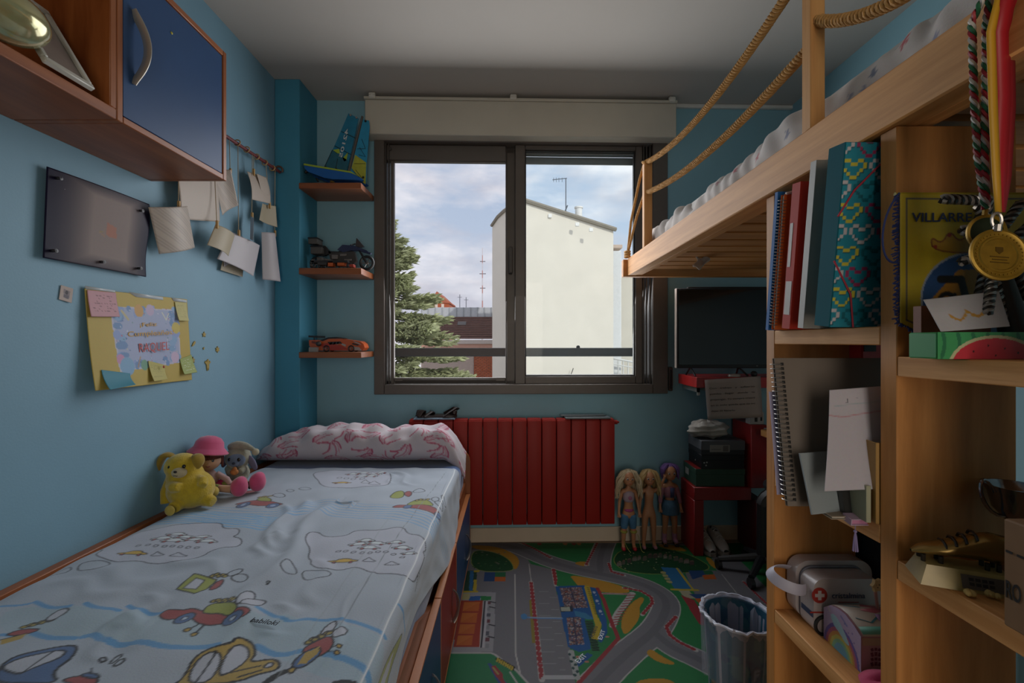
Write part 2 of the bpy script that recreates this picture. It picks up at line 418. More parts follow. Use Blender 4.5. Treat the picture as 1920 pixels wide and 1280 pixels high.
# ---------------------------------------------------------------- window
alu = M('dark_aluminium', '5b534d', .45, .1, noise=.05, scale=20)
alu2 = M('dark_aluminium_track', '433d39', .5, .1, noise=.05)
rub = M('rubber_seal', '171514', .7)
wn = thing('window_1', kind=ST, loc=WM @ V((.05, 0, Z0)))
def wb(name, lo, hi, m=alu, bev=.003, par=None): return MB(WM).box(lo, hi, bev).build(name, m, par or wn)
def sp(px, py=640, off=0): p = ptw(px, py, off); return p.x, p.z
sL = sp(703)[0]; sR = sp(1250)[0]
g0 = sp(737)[0]; g1 = sp(950)[0]; m1 = sp(985)[0]; g2 = sp(1193)[0]; t1 = sp(722)[0]; r0 = sp(1206)[0]
zt = sp(800, 253)[1]; zb = sp(960, 738)[1]; zi = sp(800, 268)[1]; zib = sp(960, 720)[1]
# outer frame of four bars with stepped tracks
wb('frame_jamb', (sL, -.02, zb), (t1, .07, zt)); wb('frame_jamb', (sp(1222)[0], -.02, zb), (sR, .07, zt))
wb('frame_head', (t1, -.02, zi), (sp(1222)[0], .07, zt)); wb('frame_sill', (t1, -.02, zb), (sp(1222)[0], .07, zib))
for k, s in enumerate((sp(1206)[0], sp(1211)[0], sp(1217)[0])):
    wb('track', (s, .002-.004*k, zib), (s+.008, .066, zi), alu2, .001)
for k, s in enumerate((t1, sp(727)[0])):
    wb('track', (s, .0+.01*k, zib), (s+.007, .066, zi), alu2, .001)
wb('track', (t1, .055, zib), (sp(1222)[0], .068, zib+.016), alu2, .001)
wb('track', (t1, .055, zi-.03), (sp(1222)[0], .068, zi), alu2, .001)
# sliding sash on the right: two stiles, two rails, pane
zgt = sp(1090, 283, -.03)[1]; zgb = sp(1090, 705, -.03)[1]
sash = wb('sash', (sp(966)[0], .012, zib), (m1, .05, zi), alu)
wb('sash_stile', (g2, .012, zib), (r0, .05, zi), alu, par=sash)
wb('sash_rail', (m1, .012, zgt), (g2, .05, zi), alu, par=sash); wb('sash_rail', (m1, .012, zib), (g2, .05, zgb), alu, par=sash)
for lo, hi in (((m1, .026, zgb), (m1+.006, .034, zgt)), ((g2-.006, .026, zgb), (g2, .034, zgt)), ((m1, .026, zgb), (g2, .034, zgb+.006)), ((m1, .026, zgt-.006), (g2, .034, zgt))):
    wb('seal', lo, hi, rub, .001, par=sash)
wb('pane', (m1, .028, zgb), (g2, .032, zgt), glassy('window_glass', 'f8f9f8', .004, .03, 'cfe0ee'), 0, par=sash)
# second sash pushed behind it, its own pane and stile in the middle
sash2 = wb('sash', (g1, .055, zib), (sp(970)[0], .09, zi), alu)
wb('sash_stile', (g2+.004, .055, zib), (r0+.004, .09, zi), alu, par=sash2)
wb('sash_rail', (sp(970)[0], .055, zi-.016), (g2, .09, zi), alu, par=sash2); wb('sash_rail', (sp(970)[0], .055, zib), (g2, .09, zib+.05), alu, par=sash2)
wb('pane', (m1-.02, .070, zib+.05), (g2+.004, .074, zi-.016), glassy('window_glass_rear', 'f6f8f9', .003, .02, 'cfe0ee'), 0, par=sash2)
wb('latch', (g1+.012, -.006, 1.53), (g1+.034, .056, 1.68), alu2, .004, par=sash)
# roll-up insect screen on the left opening
zc = sp(850, 303, -.02)[1]
scr = wb('insect_screen', (t1, .016, zc), (g1, .06, zi), M('screen_cassette', '5a534e', .42, .1), .008)
MB(WM).cyl((t1+.025, .014, zi-.03), (t1+.025, .008, zi-.03), .011, n=14).build('cassette_cap', alu2, scr)
wb('screen_guide', (sp(731)[0], .02, zib), (g0, .052, zc), alu, .002, par=scr)
wb('screen_guide', (g1-.006, .02, zib), (g1, .052, zc), alu, .002, par=scr)
zs = sp(850, 708, -.02)[1]
wb('screen_bar', (g0, .022, zs-.022), (g1-.006, .048, zs), alu, .004, par=scr)
wb('bar_lip', (g0+.05, .016, zs-.016), (g1-.06, .024, zs-.008), alu2, .002, par=scr)
wb('mesh', (g0, .034, zs), (g1-.006, .035, zc), glassy('insect_mesh', 'ecebec', .0, .05, 'b9b6b4'), 0, par=scr)
# slat ends of the raised roller shutter outside
zsh = sp(1090, 309, -.16)[1]
shut = thing('roller_shutter', 'pale grey slats of the raised roller shutter outside the window top', 'shutter', loc=WM @ V((.05, .16, zsh)))
for k in range(3):
    z = zsh+.048*k
    MB(WM).box((S0+.01, .155, z), (S1-.01, .168, z+.045), .005, seg=2).build('slat', M('shutter_slat', '9c9a97', .5), shut)
# protection rail outside
dR = -.2
zr0, zr1 = sp(1000, 668, dR)[1], sp(1000, 652, dR)[1]
rl = thing('protection_rail', 'horizontal dark metal safety rail outside across the window', 'rail', loc=WM @ V((.05, .2, zr0)))
MB(WM).box((S0-.0, .185, zr0), (S1, .215, zr1), .006).build('bar', alu, rl)
for s in (S0+.006, S1-.006): MB(WM).box((s-.006, .18, zr0-.012), (s+.006, .22, zr1+.012), .003).build('end_plate', alu2, rl)
m = MB(WM); m.ell((sp(1084, 650, dR)[0], .2, zr1+.004), (.012, .01, .012)); m.build('rail_knob', alu2, rl)
# shutter strap winder on the wall, right of the window
sw = thing('strap_winder', 'narrow dark shutter strap holder on wall right of the window', 'strap holder', loc=WM @ V((.91, -.01, .88)))
s, z = sp(1256, 712)
MB(WM).box((s-.012, -.016, z-.062), (s+.012, 0, z+.075), .004).build('cover_plate', M('winder_brown', '4a3b33', .5), sw)
MB(WM).box((s-.006, -.02, z-.05), (s+.006, -.014, z+.06), .002).build('strap', rub, sw)

# ================================================================ outside, seen through the window
render = M('white_render', 'e4dccd', .85, noise=.03, scale=1.2)
render2 = M('beige_render', 'd9d2c3', .85, noise=.05, scale=1.0)
A = pt(985, 378, 18); B = pt(1150, 432, 19.2); D = pt(923, 424, 22.5); zg = -8
bld = thing('white_building', 'tall windowless white gable wall of the house across the yard', 'building', loc=(A.x, A.y, zg))
back = V((.3, 8, 0))
def wallquad(mb, tops):
    """a slab following a row of top points down to the ground, .25 m thick"""
    n = len(tops); v = []; th = V((0, .25, 0))
    for t in tops: v += [t, V((t.x, t.y, zg)), t+th, V((t.x, t.y, zg))+th]
    f = []
    for i in range(n-1):
        a, b = 4*i, 4*(i+1)
        f += [(a, b, b+1, a+1), (a+2, a+3, b+3, b+2), (a, a+2, b+2, b)]
    e = 4*(n-1); f += [(0, 1, 3, 2), (e, e+2, e+3, e+1)]
    mb.mesh(v, f)
m = MB(); wallquad(m, [A, A.lerp(B, .5), B]); m.build('gable_wall', render, bld, ang=20)
side = [A]
for px, py, d in ((972, 383, 18.9), (958, 389, 19.8), (946, 397, 20.7), (934, 408, 21.6), (923, 424, 22.5)): side.append(pt(px, py, d))
m = MB(); wallquad(m, side[::-1]); m.build('side_wall', render, bld, ang=20)
cop = M('roof_coping', '8d8577', .8)
m = MB(); m.tube([A+V((0, -.05, .03)), B+V((.1, -.05, .03))], .09, 6); m.build('roof_edge', cop, bld)
m = MB(); m.tube([p+V((-.03, -.03, .03)) for p in side], .08, 6); m.build('roof_edge', cop, bld)
m = MB(); m.mesh([A+V((0, .2, 0)), B+V((0, .2, 0)), B+back, A+back], [(0, 1, 2, 3)]); m.mesh([A+V((0, .2, 0)), A+back, D+back, D+V((0, .2, 0))], [(0, 1, 2, 3)]); m.build('roof', cop, bld, solid=.1)
for px, py in ((1031, 405), (1108, 431), (1082, 421)):
    p = pt(px, py, 18.3); m = MB(); m.cbox((p.x, p.y-.02, p.z), (.16, .08, .16), bev=.02); m.build('vent_patch', M('patch_white', 'f2f0ea', .8), bld)
m = MB(); p = bez([pt(1075, 690, 18.4), pt(1070, 705, 18.4), pt(1062, 720, 18.4), pt(1050, 745, 18.4)], 8); m.tube(p, .02, 5); m.build('cable', M('cable_grey', '6e6a64', .8), bld)
# chimney and aerial on the roof
m = MB(); c = pt(1085, 425, 19.3); t = pt(1085, 388, 19.3); m.lathe([(.15, 0), (.15, t.z-c.z-.06), (.18, t.z-c.z-.06), (.18, t.z-c.z), (.12, t.z-c.z)], 16, Matrix.Translation(c))
tag(m.build('chimney_pipe', M('chimney_white', 'e9e7e2', .6), None), 'round white chimney pipe on the white building roof', 'chimney')
an = thing('tv_aerial', 'thin tv aerial on the white building roof beside the chimney', 'aerial', loc=pt(1061, 408, 18.6))
am = M('aerial_metal', '6b7078', .5, .5)
def P(px, py, d=18.6): return pt(px, py, d)
m = MB(); m.tube([P(1061, 412), P(1061, 334)], .022, 6); m.build('mast', am, an)
m = MB(); m.tube([P(1036, 337), P(1063, 334)], .016, 6)
for px in (1038, 1043, 1048, 1054): m.tube([P(px, 333), P(px, 341)], .01, 5)
m.build('boom', am, an)
m = MB(); m.tube([P(1058, 400), P(1064, 385)], .03, 6); m.build('clamp', am, an)
# neighbour right of the white wall
nb = thing('beige_building', 'lower beige building behind the right edge of the white wall', 'building', loc=pt(1175, 700, 24))
m = MB(); a = pt(1149, 470, 21); b = pt(1163, 466, 21.2); m.box((a.x, 21, zg), (b.x, 22, a.z), .02); m.build('corner_strip', M('strip_white', 'e8e9e8', .8), nb)
m = MB(); a = pt(1163, 520, 23); m.box((a.x-.1, 23, zg), (a.x+6, 30, a.z+.0), .02); m.build('wall', render2, nb)
m = MB(); a = pt(1163, 462, 21.5); m.box((a.x-.5, 21.3, a.z-.12), (a.x+.06, 22, a.z+.05), .02); m.build('cornice', M('cornice_pink', 'cdb7a5', .8), nb)
m = MB(); a = pt(1150, 672, 20.5); b = pt(1196, 680, 20.5)
m.tube([a, b], .05, 6); m.tube([a+V((0, 0, -.25)), b+V((0, 0, -.25))], .03, 6)
for k in range(6): q = a.lerp(b, k/5); m.tube([q, q+V((0, 0, -1.2))], .03, 6)
m.build('railing', M('rail_white', 'dcdcd8', .6), nb)
# low house with brown tiled roof behind the tree
hs = thing('tiled_house', 'low brick house with brown tiled roof left of the white wall', 'house', loc=pt(870, 700, 27))
tile = M('roof_tile', '6e4b40', .85, noise=.22, scale=3)
e0, e1 = pt(790, 637, 27), pt(930, 637, 27); r0_, r1_ = pt(790, 595, 31), pt(930, 595, 31)
nrow = 11
for k in range(nrow):
    a0, a1 = k/nrow, (k+1)/nrow+.015
    L0, R0, L1, R1 = e0.lerp(r0_, a0), e1.lerp(r1_, a0), e0.lerp(r0_, a1), e1.lerp(r1_, a1)
    nx = 92; rows = []
    for (a, b, dz) in ((L0, R0, .05), (L1, R1, .0)):
        rows.append([a.lerp(b, i/nx)+V((0, 0, dz+.045*math.sin(i*PI/2)**2)) for i in range(nx+1)])
    m = MB(); m.grid(rows); o = m.build('tile_row', tile, hs, solid=.03); o['kind'] = 'stuff'
m = MB(); a = pt(790, 595, 31); b = pt(935, 577, 31.5); m.box((a.x, 31, a.z-.1), (b.x, 31.6, b.z), .02)
m.build('metal_band', M('metal_sheet', 'c3c8ca', .5, .1), hs)
sm = M('seam_grey', 'aab0b2', .5)
for k in range(12):
    x = a.x+(b.x-a.x)*k/11; m = MB(); m.box((x-.03, 30.94, a.z-.05), (x+.03, 31.0, b.z), .005); m.build('seam', sm, hs)
m = MB(); a = pt(790, 641, 27); b = pt(930, 637, 27); m.box((a.x, 26.85, a.z-.12), (b.x, 27.1, b.z), .02); m.build('gutter', M('gutter_pale', 'c9bdb4', .6), hs)
m = MB(); a = pt(790, 650, 27); b = pt(930, 644, 27); m.box((a.x, 26.95, a.z-.1), (b.x, 27.2, b.z), .02); m.build('eaves_board', M('eaves_pink', 'c99a86', .7), hs)
m = MB(); a = pt(790, 645, 27.3); b = pt(892, 760, 27.3); m.box((a.x, 27.2, -8), (b.x, 33, a.z), 0); m.build('wall', M('house_wall', 'b9a79c', .85), hs)
brick = M('brick_orange', 'b8603c', .85, noise=.15, scale=4)
a = pt(889, 664, 27.2); b = pt(935, 760, 27.2)
m = MB(); m.box((a.x-.02, 27.2, -8), (b.x, 33, a.z+.5), 0); m.build('mortar_wall', M('mortar', 'b08a78', .9), hs)
m = MB(); bw, bh = .25, .085
for r in range(26):
    for c_ in range(6):
        x = a.x+(c_-(r % 2)*.5)*bw; z = a.z-.02-r*bh
        x0, x1 = max(a.x, x), min(b.x, x+bw-.03)
        if x1 > x0: m.box((x0, 27.14, z-bh+.02), (x1, 27.25, z))
o = m.build('brickwork', brick, hs); o['kind'] = 'stuff'
sk = pt(866, 607, 29.5); m = MB(); m.cbox(sk, (.55, .5, .12), (.5, 0, 0), .02); m.build('skylight', M('skylight_frame', '55504c', .5), hs)
oh = thing('orange_house', 'distant orange brick house peeking over the tree edge', 'house', loc=pt(830, 580, 45))
a = pt(808, 565, 45); b = pt(842, 590, 45); m = MB(); m.box((a.x, 45, zg), (b.x, 50, a.z), .02); m.build('wall', brick, oh)
m = MB(); c = (a.x+b.x)/2; m.mesh([(a.x-.1, 44.9, a.z), (b.x+.1, 44.9, a.z-.2), (c-.3, 44.9, a.z+1.0), (a.x-.1, 50, a.z), (b.x+.1, 50, a.z-.2), (c-.3, 50, a.z+1.0)], [(0, 1, 2), (3, 5, 4), (0, 2, 5, 3), (1, 4, 5, 2), (0, 3, 4, 1)]); m.build('roof', M('roof_orange', 'b4674a', .8), oh)
for px in (818, 830):
    w = pt(px, 573, 44.9); m = MB(); m.cbox(w, (.28, .1, .35), bev=.01); m.build('window', M('far_glass', 'e5d5c4', .3), oh)
rm = thing('radio_mast', 'tall slim red and white radio mast on the far roofs', 'mast', loc=pt(905, 580, 36))
for k in range(8):
    a = pt(904.5, 578-14.2*k, 36); b = pt(904.5, 578-14.2*(k+1), 36); m = MB(); m.tube([a, b], .045-.002*k, 5)
    m.build('mast_section', M('mast_red', 'c48e84', .7) if k % 2 == 0 else M('mast_white', 'd8d5d8', .7), rm)
m = MB(); a = pt(904.5, 580, 36); m.tube([(a.x, 36, zg), a], .06, 6); m.build('mast_base', M('mast_white', 'd8d5d8'), rm)
m = MB()
for py, w in ((513, 6), (490, 5), (540, 5)): m = MB(); m.tube([pt(905-w, py, 36), pt(905+w, py, 36)], .035, 5); m.build('cross_arm', M('mast_arm', '8d8a90', .7), rm)
for i, (px, p0, p1) in enumerate(((862, 583, 552), (874, 583, 557))):
    m = MB(); m.tube([pt(px, p0, 33), pt(px, p1, 33)], .025, 5); m.tube([pt(px-4, p1+5, 33), pt(px+4, p1+5, 33)], .015, 5)
    tag(m.build('roof_aerial', am), ['left thin aerial standing on the far tiled house roof', 'right thin aerial standing on the far tiled house roof'][i], 'aerial')
# conifer
TR = V((-3.95, 14, 0)); ttop = 1.14+(640-418)*14/F
tree = thing('conifer', 'big green conifer standing left in the yard outside', 'tree', loc=(TR.x, TR.y, zg))
bark = M('bark', '4a3a2c', .9, noise=.2, scale=6)
m = MB(); m.tube([V((TR.x, TR.y, zg)), V((TR.x, TR.y, -1)), V((TR.x, TR.y, ttop-.4))], [.28, .18, .03], 10); m.build('trunk', bark, tree)
fv, ff, fc = [], [], []
r_ = random.Random(3)
def needle_twig(p, d, L, w):
    """a flat spray: three small spindles side by side"""
    i = len(fv); u = d.orthogonal().normalized(); w2 = d.cross(u)
    a = r_.uniform(0, PI); u, w2 = u*math.cos(a)+w2*math.sin(a), w2*math.cos(a)-u*math.sin(a)
    fv.extend([p-d*.02, p+d*L*.45+u*w, p+d*L*.45-u*w*.5+w2*w*.87, p+d*L*.45-u*w*.5-w2*w*.87, p+d*L])
    ff.extend([(i, i+2, i+1), (i, i+3, i+2), (i, i+1, i+3), (i+4, i+1, i+2), (i+4, i+2, i+3), (i+4, i+3, i+1)])
    fc.append(r_.random())
lim = []
z = ttop-.1
while z > -1.6:
    h = ttop-z; R = .22+.66*h**.92
    for k in range(int(7+h*1.8)):
        a = r_.uniform(0, 2*PI)
        if math.sin(a) > .55: continue                      # the far side is out of sight
        L = R*r_.uniform(.62, 1.08); d0 = V((math.cos(a), math.sin(a), 0)); zz = z+r_.uniform(-.1, .1)
        p0 = V((TR.x, TR.y, zz)); tip = p0+d0*L+V((0, 0, -.10*L+.06)); mid = p0+d0*L*.55+V((0, 0, -.12*L))
        br = bez([p0, mid, tip], 7); lim.append(br)
        n = int(26+L*62)
        for q in range(n):
            t = r_.uniform(.18, 1)**.8; j = t*6; b = br[int(min(j, 5))].lerp(br[int(min(j, 5))+1], j-int(min(j, 5)))
            sidev = V((-d0.y, d0.x, 0))*r_.choice((-1, 1)); spread = (1-t)*L*.34+.10
            q0 = b+sidev*r_.uniform(0, spread)+V((0, 0, r_.uniform(-.05, .05)))
            dd = (d0*r_.uniform(.5, 1)+sidev*r_.uniform(.2, .8)+V((0, 0, r_.uniform(-.25, .4)))).normalized()
            needle_twig(q0, dd, r_.uniform(.15, .30), r_.uniform(.024, .048))
    z -= .2
me = bpy.data.meshes.new('foliage'); me.from_pydata([tuple(v) for v in fv], [], ff)
lf = M('needles', 'a6ad82', .75, noise=.35, scale=2.2, spec=.2); me.materials.append(lf)
o = link('foliage', me, tree); o['kind'] = 'stuff'
m = MB()
for br in lim: m.tube(br, [.03*(1-i/8) for i in range(7)], 4)
o = m.build('branches', bark, tree); o['kind'] = 'stuff'
struct(boxo('ground', (-40, 3.2, zg-.2), (40, 90, zg), M('yard_ground', '8d8a80', .9), bev=0))
# ================================================================ bed on the left
oak = wood('cherry_wood', '7d4423', '9a5a32', (10, 1.2, 14), .4, 2.0)
oakv = wood('cherry_wood_upright', '7d4423', '9a5a32', (12, 12, 1.2), .4, 2.0)
bluep = M('blue_laminate', '27466f', .42, noise=.04, spec=.3)
redp = M('red_laminate', '8e2a20', .42, noise=.05, spec=.3)
steel = M('brushed_steel', 'b9b7b2', .32, .85, noise=.04, scale=30)
BX1 = -.215                                                     # outer face of the drawer fronts
bed = thing('bed', 'low cherry wood bed with blue and red drawer fronts by left wall', 'bed', (-.72, 1.35, 0))
def rail_outline():
    # side board dips in the middle where the mattress shows
    p = [(.36, .20), (2.33, .20)]
    top = [(2.33, .42), (2.05, .42), (1.92, .39), (1.80, .31), (1.45, .31), (1.30, .37), (1.15, .43), (.36, .43)]
    return p+top
YZ = Matrix(((0, 0, 1, 0), (1, 0, 0, 0), (0, 1, 0, 0), (0, 0, 0, 1)))   # local xy -> world yz, local z -> world x
m = MB(); m.prism(rail_outline(), .02, Matrix.Translation((BX1-.042, 0, 0)) @ YZ); m.build('side_rail', oak, bed)
boxo('base', (-1.2, .36, .10), (BX1-.045, 2.33, .34), oak, bed)
boxo('plinth', (-1.2, .40, 0), (BX1-.05, 2.30, .10), M('plinth_dark', '3a2a20', .6), bed)
boxo('wall_rail', (-1.229, .36, .10), (-1.2, 2.33, .543), oak, bed)
hb = [(-1.229, .05), (BX1-.0, .05), (BX1, .52)]+[(BX1-.07+.07*math.cos(a), .52+.07*math.sin(a)) for a in np.linspace(0, PI/2, 7)][1:]+[(-1.229, .59)]
XZ = Matrix(((1, 0, 0, 0), (0, 0, -1, 0), (0, 1, 0, 0), (0, 0, 0, 1)))
m = MB(); m.prism(hb, .022, Matrix.Translation((0, 2.352, 0)) @ XZ); m.build('headboard', oakv, bed)
trimw = M('edge_band', 'a8683c', .4)
for i, (y0, y1, mt) in enumerate(((.52, 1.376, bluep), (1.384, 1.756, redp), (1.764, 2.322, bluep))):
    dr = boxo('drawer', (BX1-.02, y0, .055), (BX1, y1, .355), mt, bed, bev=.002)
    m = MB(); m.box((BX1-.021, y0, .355), (BX1+.001, y1, .361), .001); m.box((BX1-.021, y0, .048), (BX1+.001, y1, .055), .001); m.box((BX1-.021, y1-.001, .05), (BX1+.001, y1+.004, .361), .001); m.build('edge_band', trimw, dr)
    yc = (1.24, 1.66, 2.13)[i]; zc = .185
    pth = [V((BX1+.001, yc-.02, zc+.062)), V((BX1+.012, yc-.01, zc+.05)), V((BX1+.026, yc, zc+.02)), V((BX1+.026, yc+.004, zc-.02)), V((BX1+.012, yc+.0, zc-.05)), V((BX1+.001, yc-.01, zc-.062))]
    m = MB(); m.tube(bez(pth, 14), .0085, 8, flat=(1, .35)); m.build('handle', steel, dr)
# mattress
mt = MB(); mt.box((-1.198, .42, .342), (-.245, 2.325, .546), .04, seg=3)
tag(mt.build('mattress', M('blue_mattress_cover', '2d568f', .8, noise=.1, scale=30, bump=.15, bscale=90, sheen=.3)), 'blue covered mattress showing under the printed sheet on the bed', 'mattress')
m = MB(); m.grid([[(BX1+.004-.012*abs(math.sin(3*t))-.02*(1-s), 1.42+.42*t, .375-.075*math.sin(PI*t)*s+.03*(1-s)) for t in np.linspace(0, 1, 24)] for s in np.linspace(0, 1, 8)])
# ---- printed sheet
ZS = .556
nu, nv = 384, 520
Ytop = np.linspace(.55, 2.098, nv)
drop = .19
us = np.linspace(0, .935+.047+drop, nu)
Ug, Vg = np.meshgrid(us, Ytop)
xt = -1.207
def sheet_shape(U, Y):
    a = .935; r = .03
    th = np.clip((U-a)/r, 0, PI/2); dn = np.clip(U-a-r*PI/2, 0, None)
    X = np.where(U < a, xt+U, xt+a+r*np.sin(th)); Z = np.where(U < a, ZS, ZS-r*(1-np.cos(th)))-dn
    X = X+dn*(.02+.10*np.sin(PI*np.clip((Y-1.2)/.95, 0, 1))**2*np.clip(dn/.2, 0, 1))
    # the hem is tucked in lower or higher along the side
    hem = .115+.06*np.exp(-((Y-1.75)/.25)**2)-.055*np.exp(-((Y-1.05)/.2)**2)+.012*np.sin(9*Y)
    k = np.clip(dn/drop, 0, 1); Z = np.where(dn > 0, ZS-.03-k*hem, Z)
    # wrinkles
    w = np.zeros_like(U); Xf = xt+U
    def fold(x0, y0, x1, y1, amp, wid):
        d = np.array([x1-x0, y1-y0]); L = np.hypot(*d); d /= L
        t = ((Xf-x0)*d[0]+(Y-y0)*d[1])/L; s = (Xf-x0)*-d[1]+(Y-y0)*d[0]
        s = s+.018*np.sin(t*7+x0*20)
        e = np.exp(-(np.clip(np.abs(t-.5)-.4, 0, None)/.13)**2)
        return amp*e*(np.exp(-(s/wid)**2)-.5*np.exp(-((s-wid*1.9)/wid/1.4)**2))
    for f in FOLDS: w += fold(*f)
    w += .0016*np.sin(11*Xf+3*np.sin(5*Y))*np.sin(9*Y+2*np.sin(6*Xf))
    for (fx, fy, ph, am) in ((34, 12, .3, .0011), (18, 41, 1.2, .0010), (55, -30, 2, .0006), (-26, 47, .7, .0008), (83, 20, 4, .0004)):
        w += am*np.sin(fx*Xf+fy*Y+ph+1.8*np.sin(3.1*Y+2*Xf))
    Z = Z+np.where(U < a, w, w*.3)-.028*np.clip(1-U/.07, 0, 1)**1.6; X = X+np.where(U > a, w*.9, 0)
    return X, Z+.004*np.clip(1-(U/.12), 0, 1)*0
def sp_(px, py, z=ZS):
    p = ptz(px, py, z); return (p.x-xt, p.y)
def z1(*P): return [sp_(x/3.048, 860+y/3.048) for x, y in P]
def z2(*P): return [sp_(400+x/3.048, 860+y/3.048) for x, y in P]
def zz3(*P): return [sp_(260+x/3, 760+y/3) for x, y in P]
def xy(p): return (p[0]+xt, p[1])
FOLDS = []
for a, b, amp, wd in ((z2((640, 270), (290, 690)), 0, .010, .022), (z2((520, 240), (330, 460)), 0, .010, .02), (z2((420, 265), (310, 500)), 0, .007, .014), (z2((900, 640), (560, 1240)), 0, .002, .006),
                      (z2((330, 430), (240, 560)), 0, .008, .018), (z2((240, 700), (60, 1100)), 0, .007, .024), (z1((480, 640), (900, 720)), 0, .006, .03), (z1((600, 940), (900, 900)), 0, .005, .025),
                      (z1((330, 700), (700, 780)), 0, .005, .022), (z1((900, 760), (700, 960)), 0, .004, .02), (z2((1050, 70), (1130, 150)), 0, .006, .014), (z2((980, 70), (1030, 130)), 0, .006, .012), (z2((720, 230), (790, 270)), 0, .007, .0065), (z1((1000, 560), (1300, 640)), 0, .004, .02),
                      (z1((760, 880), (560, 1150)), 0, .004, .018), (z2((420, 820), (330, 1000)), 0, .004, .018), (z2((620, 560), (560, 800)), 0, .003, .016)):
    FOLDS.append((*xy(a[0]), *xy(a[1]), amp, wd))
cv = Canvas(Ug, Vg, 'a2acb9')
K = '23262c'
def line_(P, w, c, closed=False, it=2): cv.line(smooth(P, it, closed), w, c, closed)
# pale wash areas and blue water lines
for P in (z1((0, 850), (480, 840), (900, 880), (1500, 870), (1700, 1000), (1200, 1090), (500, 1010), (0, 1020)),): cv.fill(smooth(P), '9aacb8')
for P in (z2((240, 860), (720, 930), (1000, 1010), (1020, 1280), (700, 1280), (240, 1080)),): cv.fill(smooth(P), '9cafbd')
SB = '6f9ec6'
for k in range(7):
    dy = k*.021
    L = zz3((380, 560), (560, 575), (760, 590), (900, 560), (1050, 520), (1180, 545), (1300, 560), (1500, 555), (1650, 600), (1720, 640))
    cv.line(smooth([(x, y-dy) for x, y in L], 2, False), .0045 if k else .003, SB)
for k in range(7):
    dy = k*.016
    L = zz3((120, 610), (330, 600), (560, 615), (800, 640))
    cv.line(smooth([(x, y-dy+.01) for x, y in L], 2, False), .007, '74a6cc')
B2 = '5f93bf'
for P, w in ((z1((0, 838), (90, 840), (170, 828)), .008), (z1((200, 818), (260, 842), (330, 850), (400, 845)), .010), (z1((490, 830), (560, 856), (680, 862)), .011), (z1((735, 832), (820, 868), (940, 866)), .011),
             (z1((0, 1010), (110, 1000)), .010), (z1((190, 990), (250, 1016), (340, 1024), (430, 1022)), .012), (z1((475, 1012), (540, 998), (590, 1040), (700, 1056), (800, 1044), (960, 1080), (1240, 1076)), .014),
             (z2((250, 850), (330, 885), (430, 918), (520, 908), (620, 922), (720, 908), (860, 945), (990, 1000)), .010), (z2((240, 1060), (330, 1105), (420, 1112), (520, 1085), (640, 1120), (760, 1140), (880, 1200), (930, 1270)), .014)):
    line_(P, w, B2)
def cloud(P): cv.shape(P, 'adb2c0', K, .0032)
cloud(z1((560, 560), (545, 540), (590, 510), (570, 498), (720, 430), (900, 395), (1090, 365), (1270, 362), (1272, 395), (1370, 400), (1365, 430), (1325, 440), (1385, 450), (1375, 500), (1240, 512), (1120, 575), (860, 600), (800, 570), (640, 582)))
cloud(z2((525, 450), (550, 415), (600, 412), (640, 442), (760, 440), (810, 405), (940, 415), (1085, 388), (1110, 428), (1190, 445), (1228, 490), (1205, 515), (1226, 522), (1190, 600), (1160, 682), (1070, 655), (920, 658), (815, 615), (750, 628), (600, 628), (553, 600), (562, 570), (540, 550), (555, 510), (530, 475)))
cloud(z2((570, 85), (600, 70), (760, 68), (1000, 72), (1020, 110), (1000, 150), (850, 160), (690, 168), (610, 150), (600, 120), (575, 105)))
for P in (z1((440, 635), (455, 600), (530, 583), (625, 583), (630, 600), (560, 632), (470, 640)), z1((262, 665), (330, 632), (400, 614), (412, 628), (370, 652)), z2((370, 635), (410, 590), (450, 590), (480, 640), (470, 668)), z2((505, 645), (560, 636), (672, 640), (672, 665), (560, 692), (512, 688)), z2((300, 720), (310, 700), (330, 700)),
          z2((480, 172), (520, 160), (570, 170), (520, 182)), z2((412, 182), (440, 174), (468, 182), (440, 192)), z2((1180, 620), (1200, 600), (1226, 640), (1222, 698))):
    cv.shape(P, None, K, .003)
def minicar(q, w, h, col=None, wheels='9c4a50'):
    """side view of a little car drawn in black outline; q centre in sheet metres"""
    x, y = q
    cv.shape([(x-w/2, y-h*.25), (x-w/2, y+h*.05), (x-w*.25, y+h*.15), (x-w*.15, y+h*.5), (x+w*.2, y+h*.5), (x+w*.3, y+h*.15), (x+w/2, y+h*.05), (x+w/2, y-h*.25)], col or 'c3ccd2', K, .003)
    cv.ell(x-w*.28, y-h*.28, h*.2, h*.2, wheels, 0, K, .0025); cv.ell(x+w*.28, y-h*.28, h*.2, h*.2, wheels, 0, K, .0025)
def traffic(zf, cars, dashes, yc, others):
    for (x, y, w, h) in cars:
        a, b = zf((x-w/2, y))[0], zf((x+w/2, y))[0]; minicar(zf((x, y))[0], abs(b[0]-a[0]), abs(b[0]-a[0])*.42)
    for (x, y) in dashes: cv.shape(zf((x-16, y+5), (x+8, y+5), (x+18, y-5), (x-8, y-5)), None, K, .0026)
    a, b = zf((yc[0]-yc[2]/2, yc[1]))[0], zf((yc[0]+yc[2]/2, yc[1]))[0]; minicar(zf((yc[0], yc[1]))[0], b[0]-a[0], (b[0]-a[0])*.3, 'c7a54b')
    for (x, y, w) in others: cv.shape(zf((x-w, y+6), (x-w*.4, y-4), (x, y-16), (x+w*.4, y-2), (x+w, y+6), (x, y+10)), None, K, .0028)
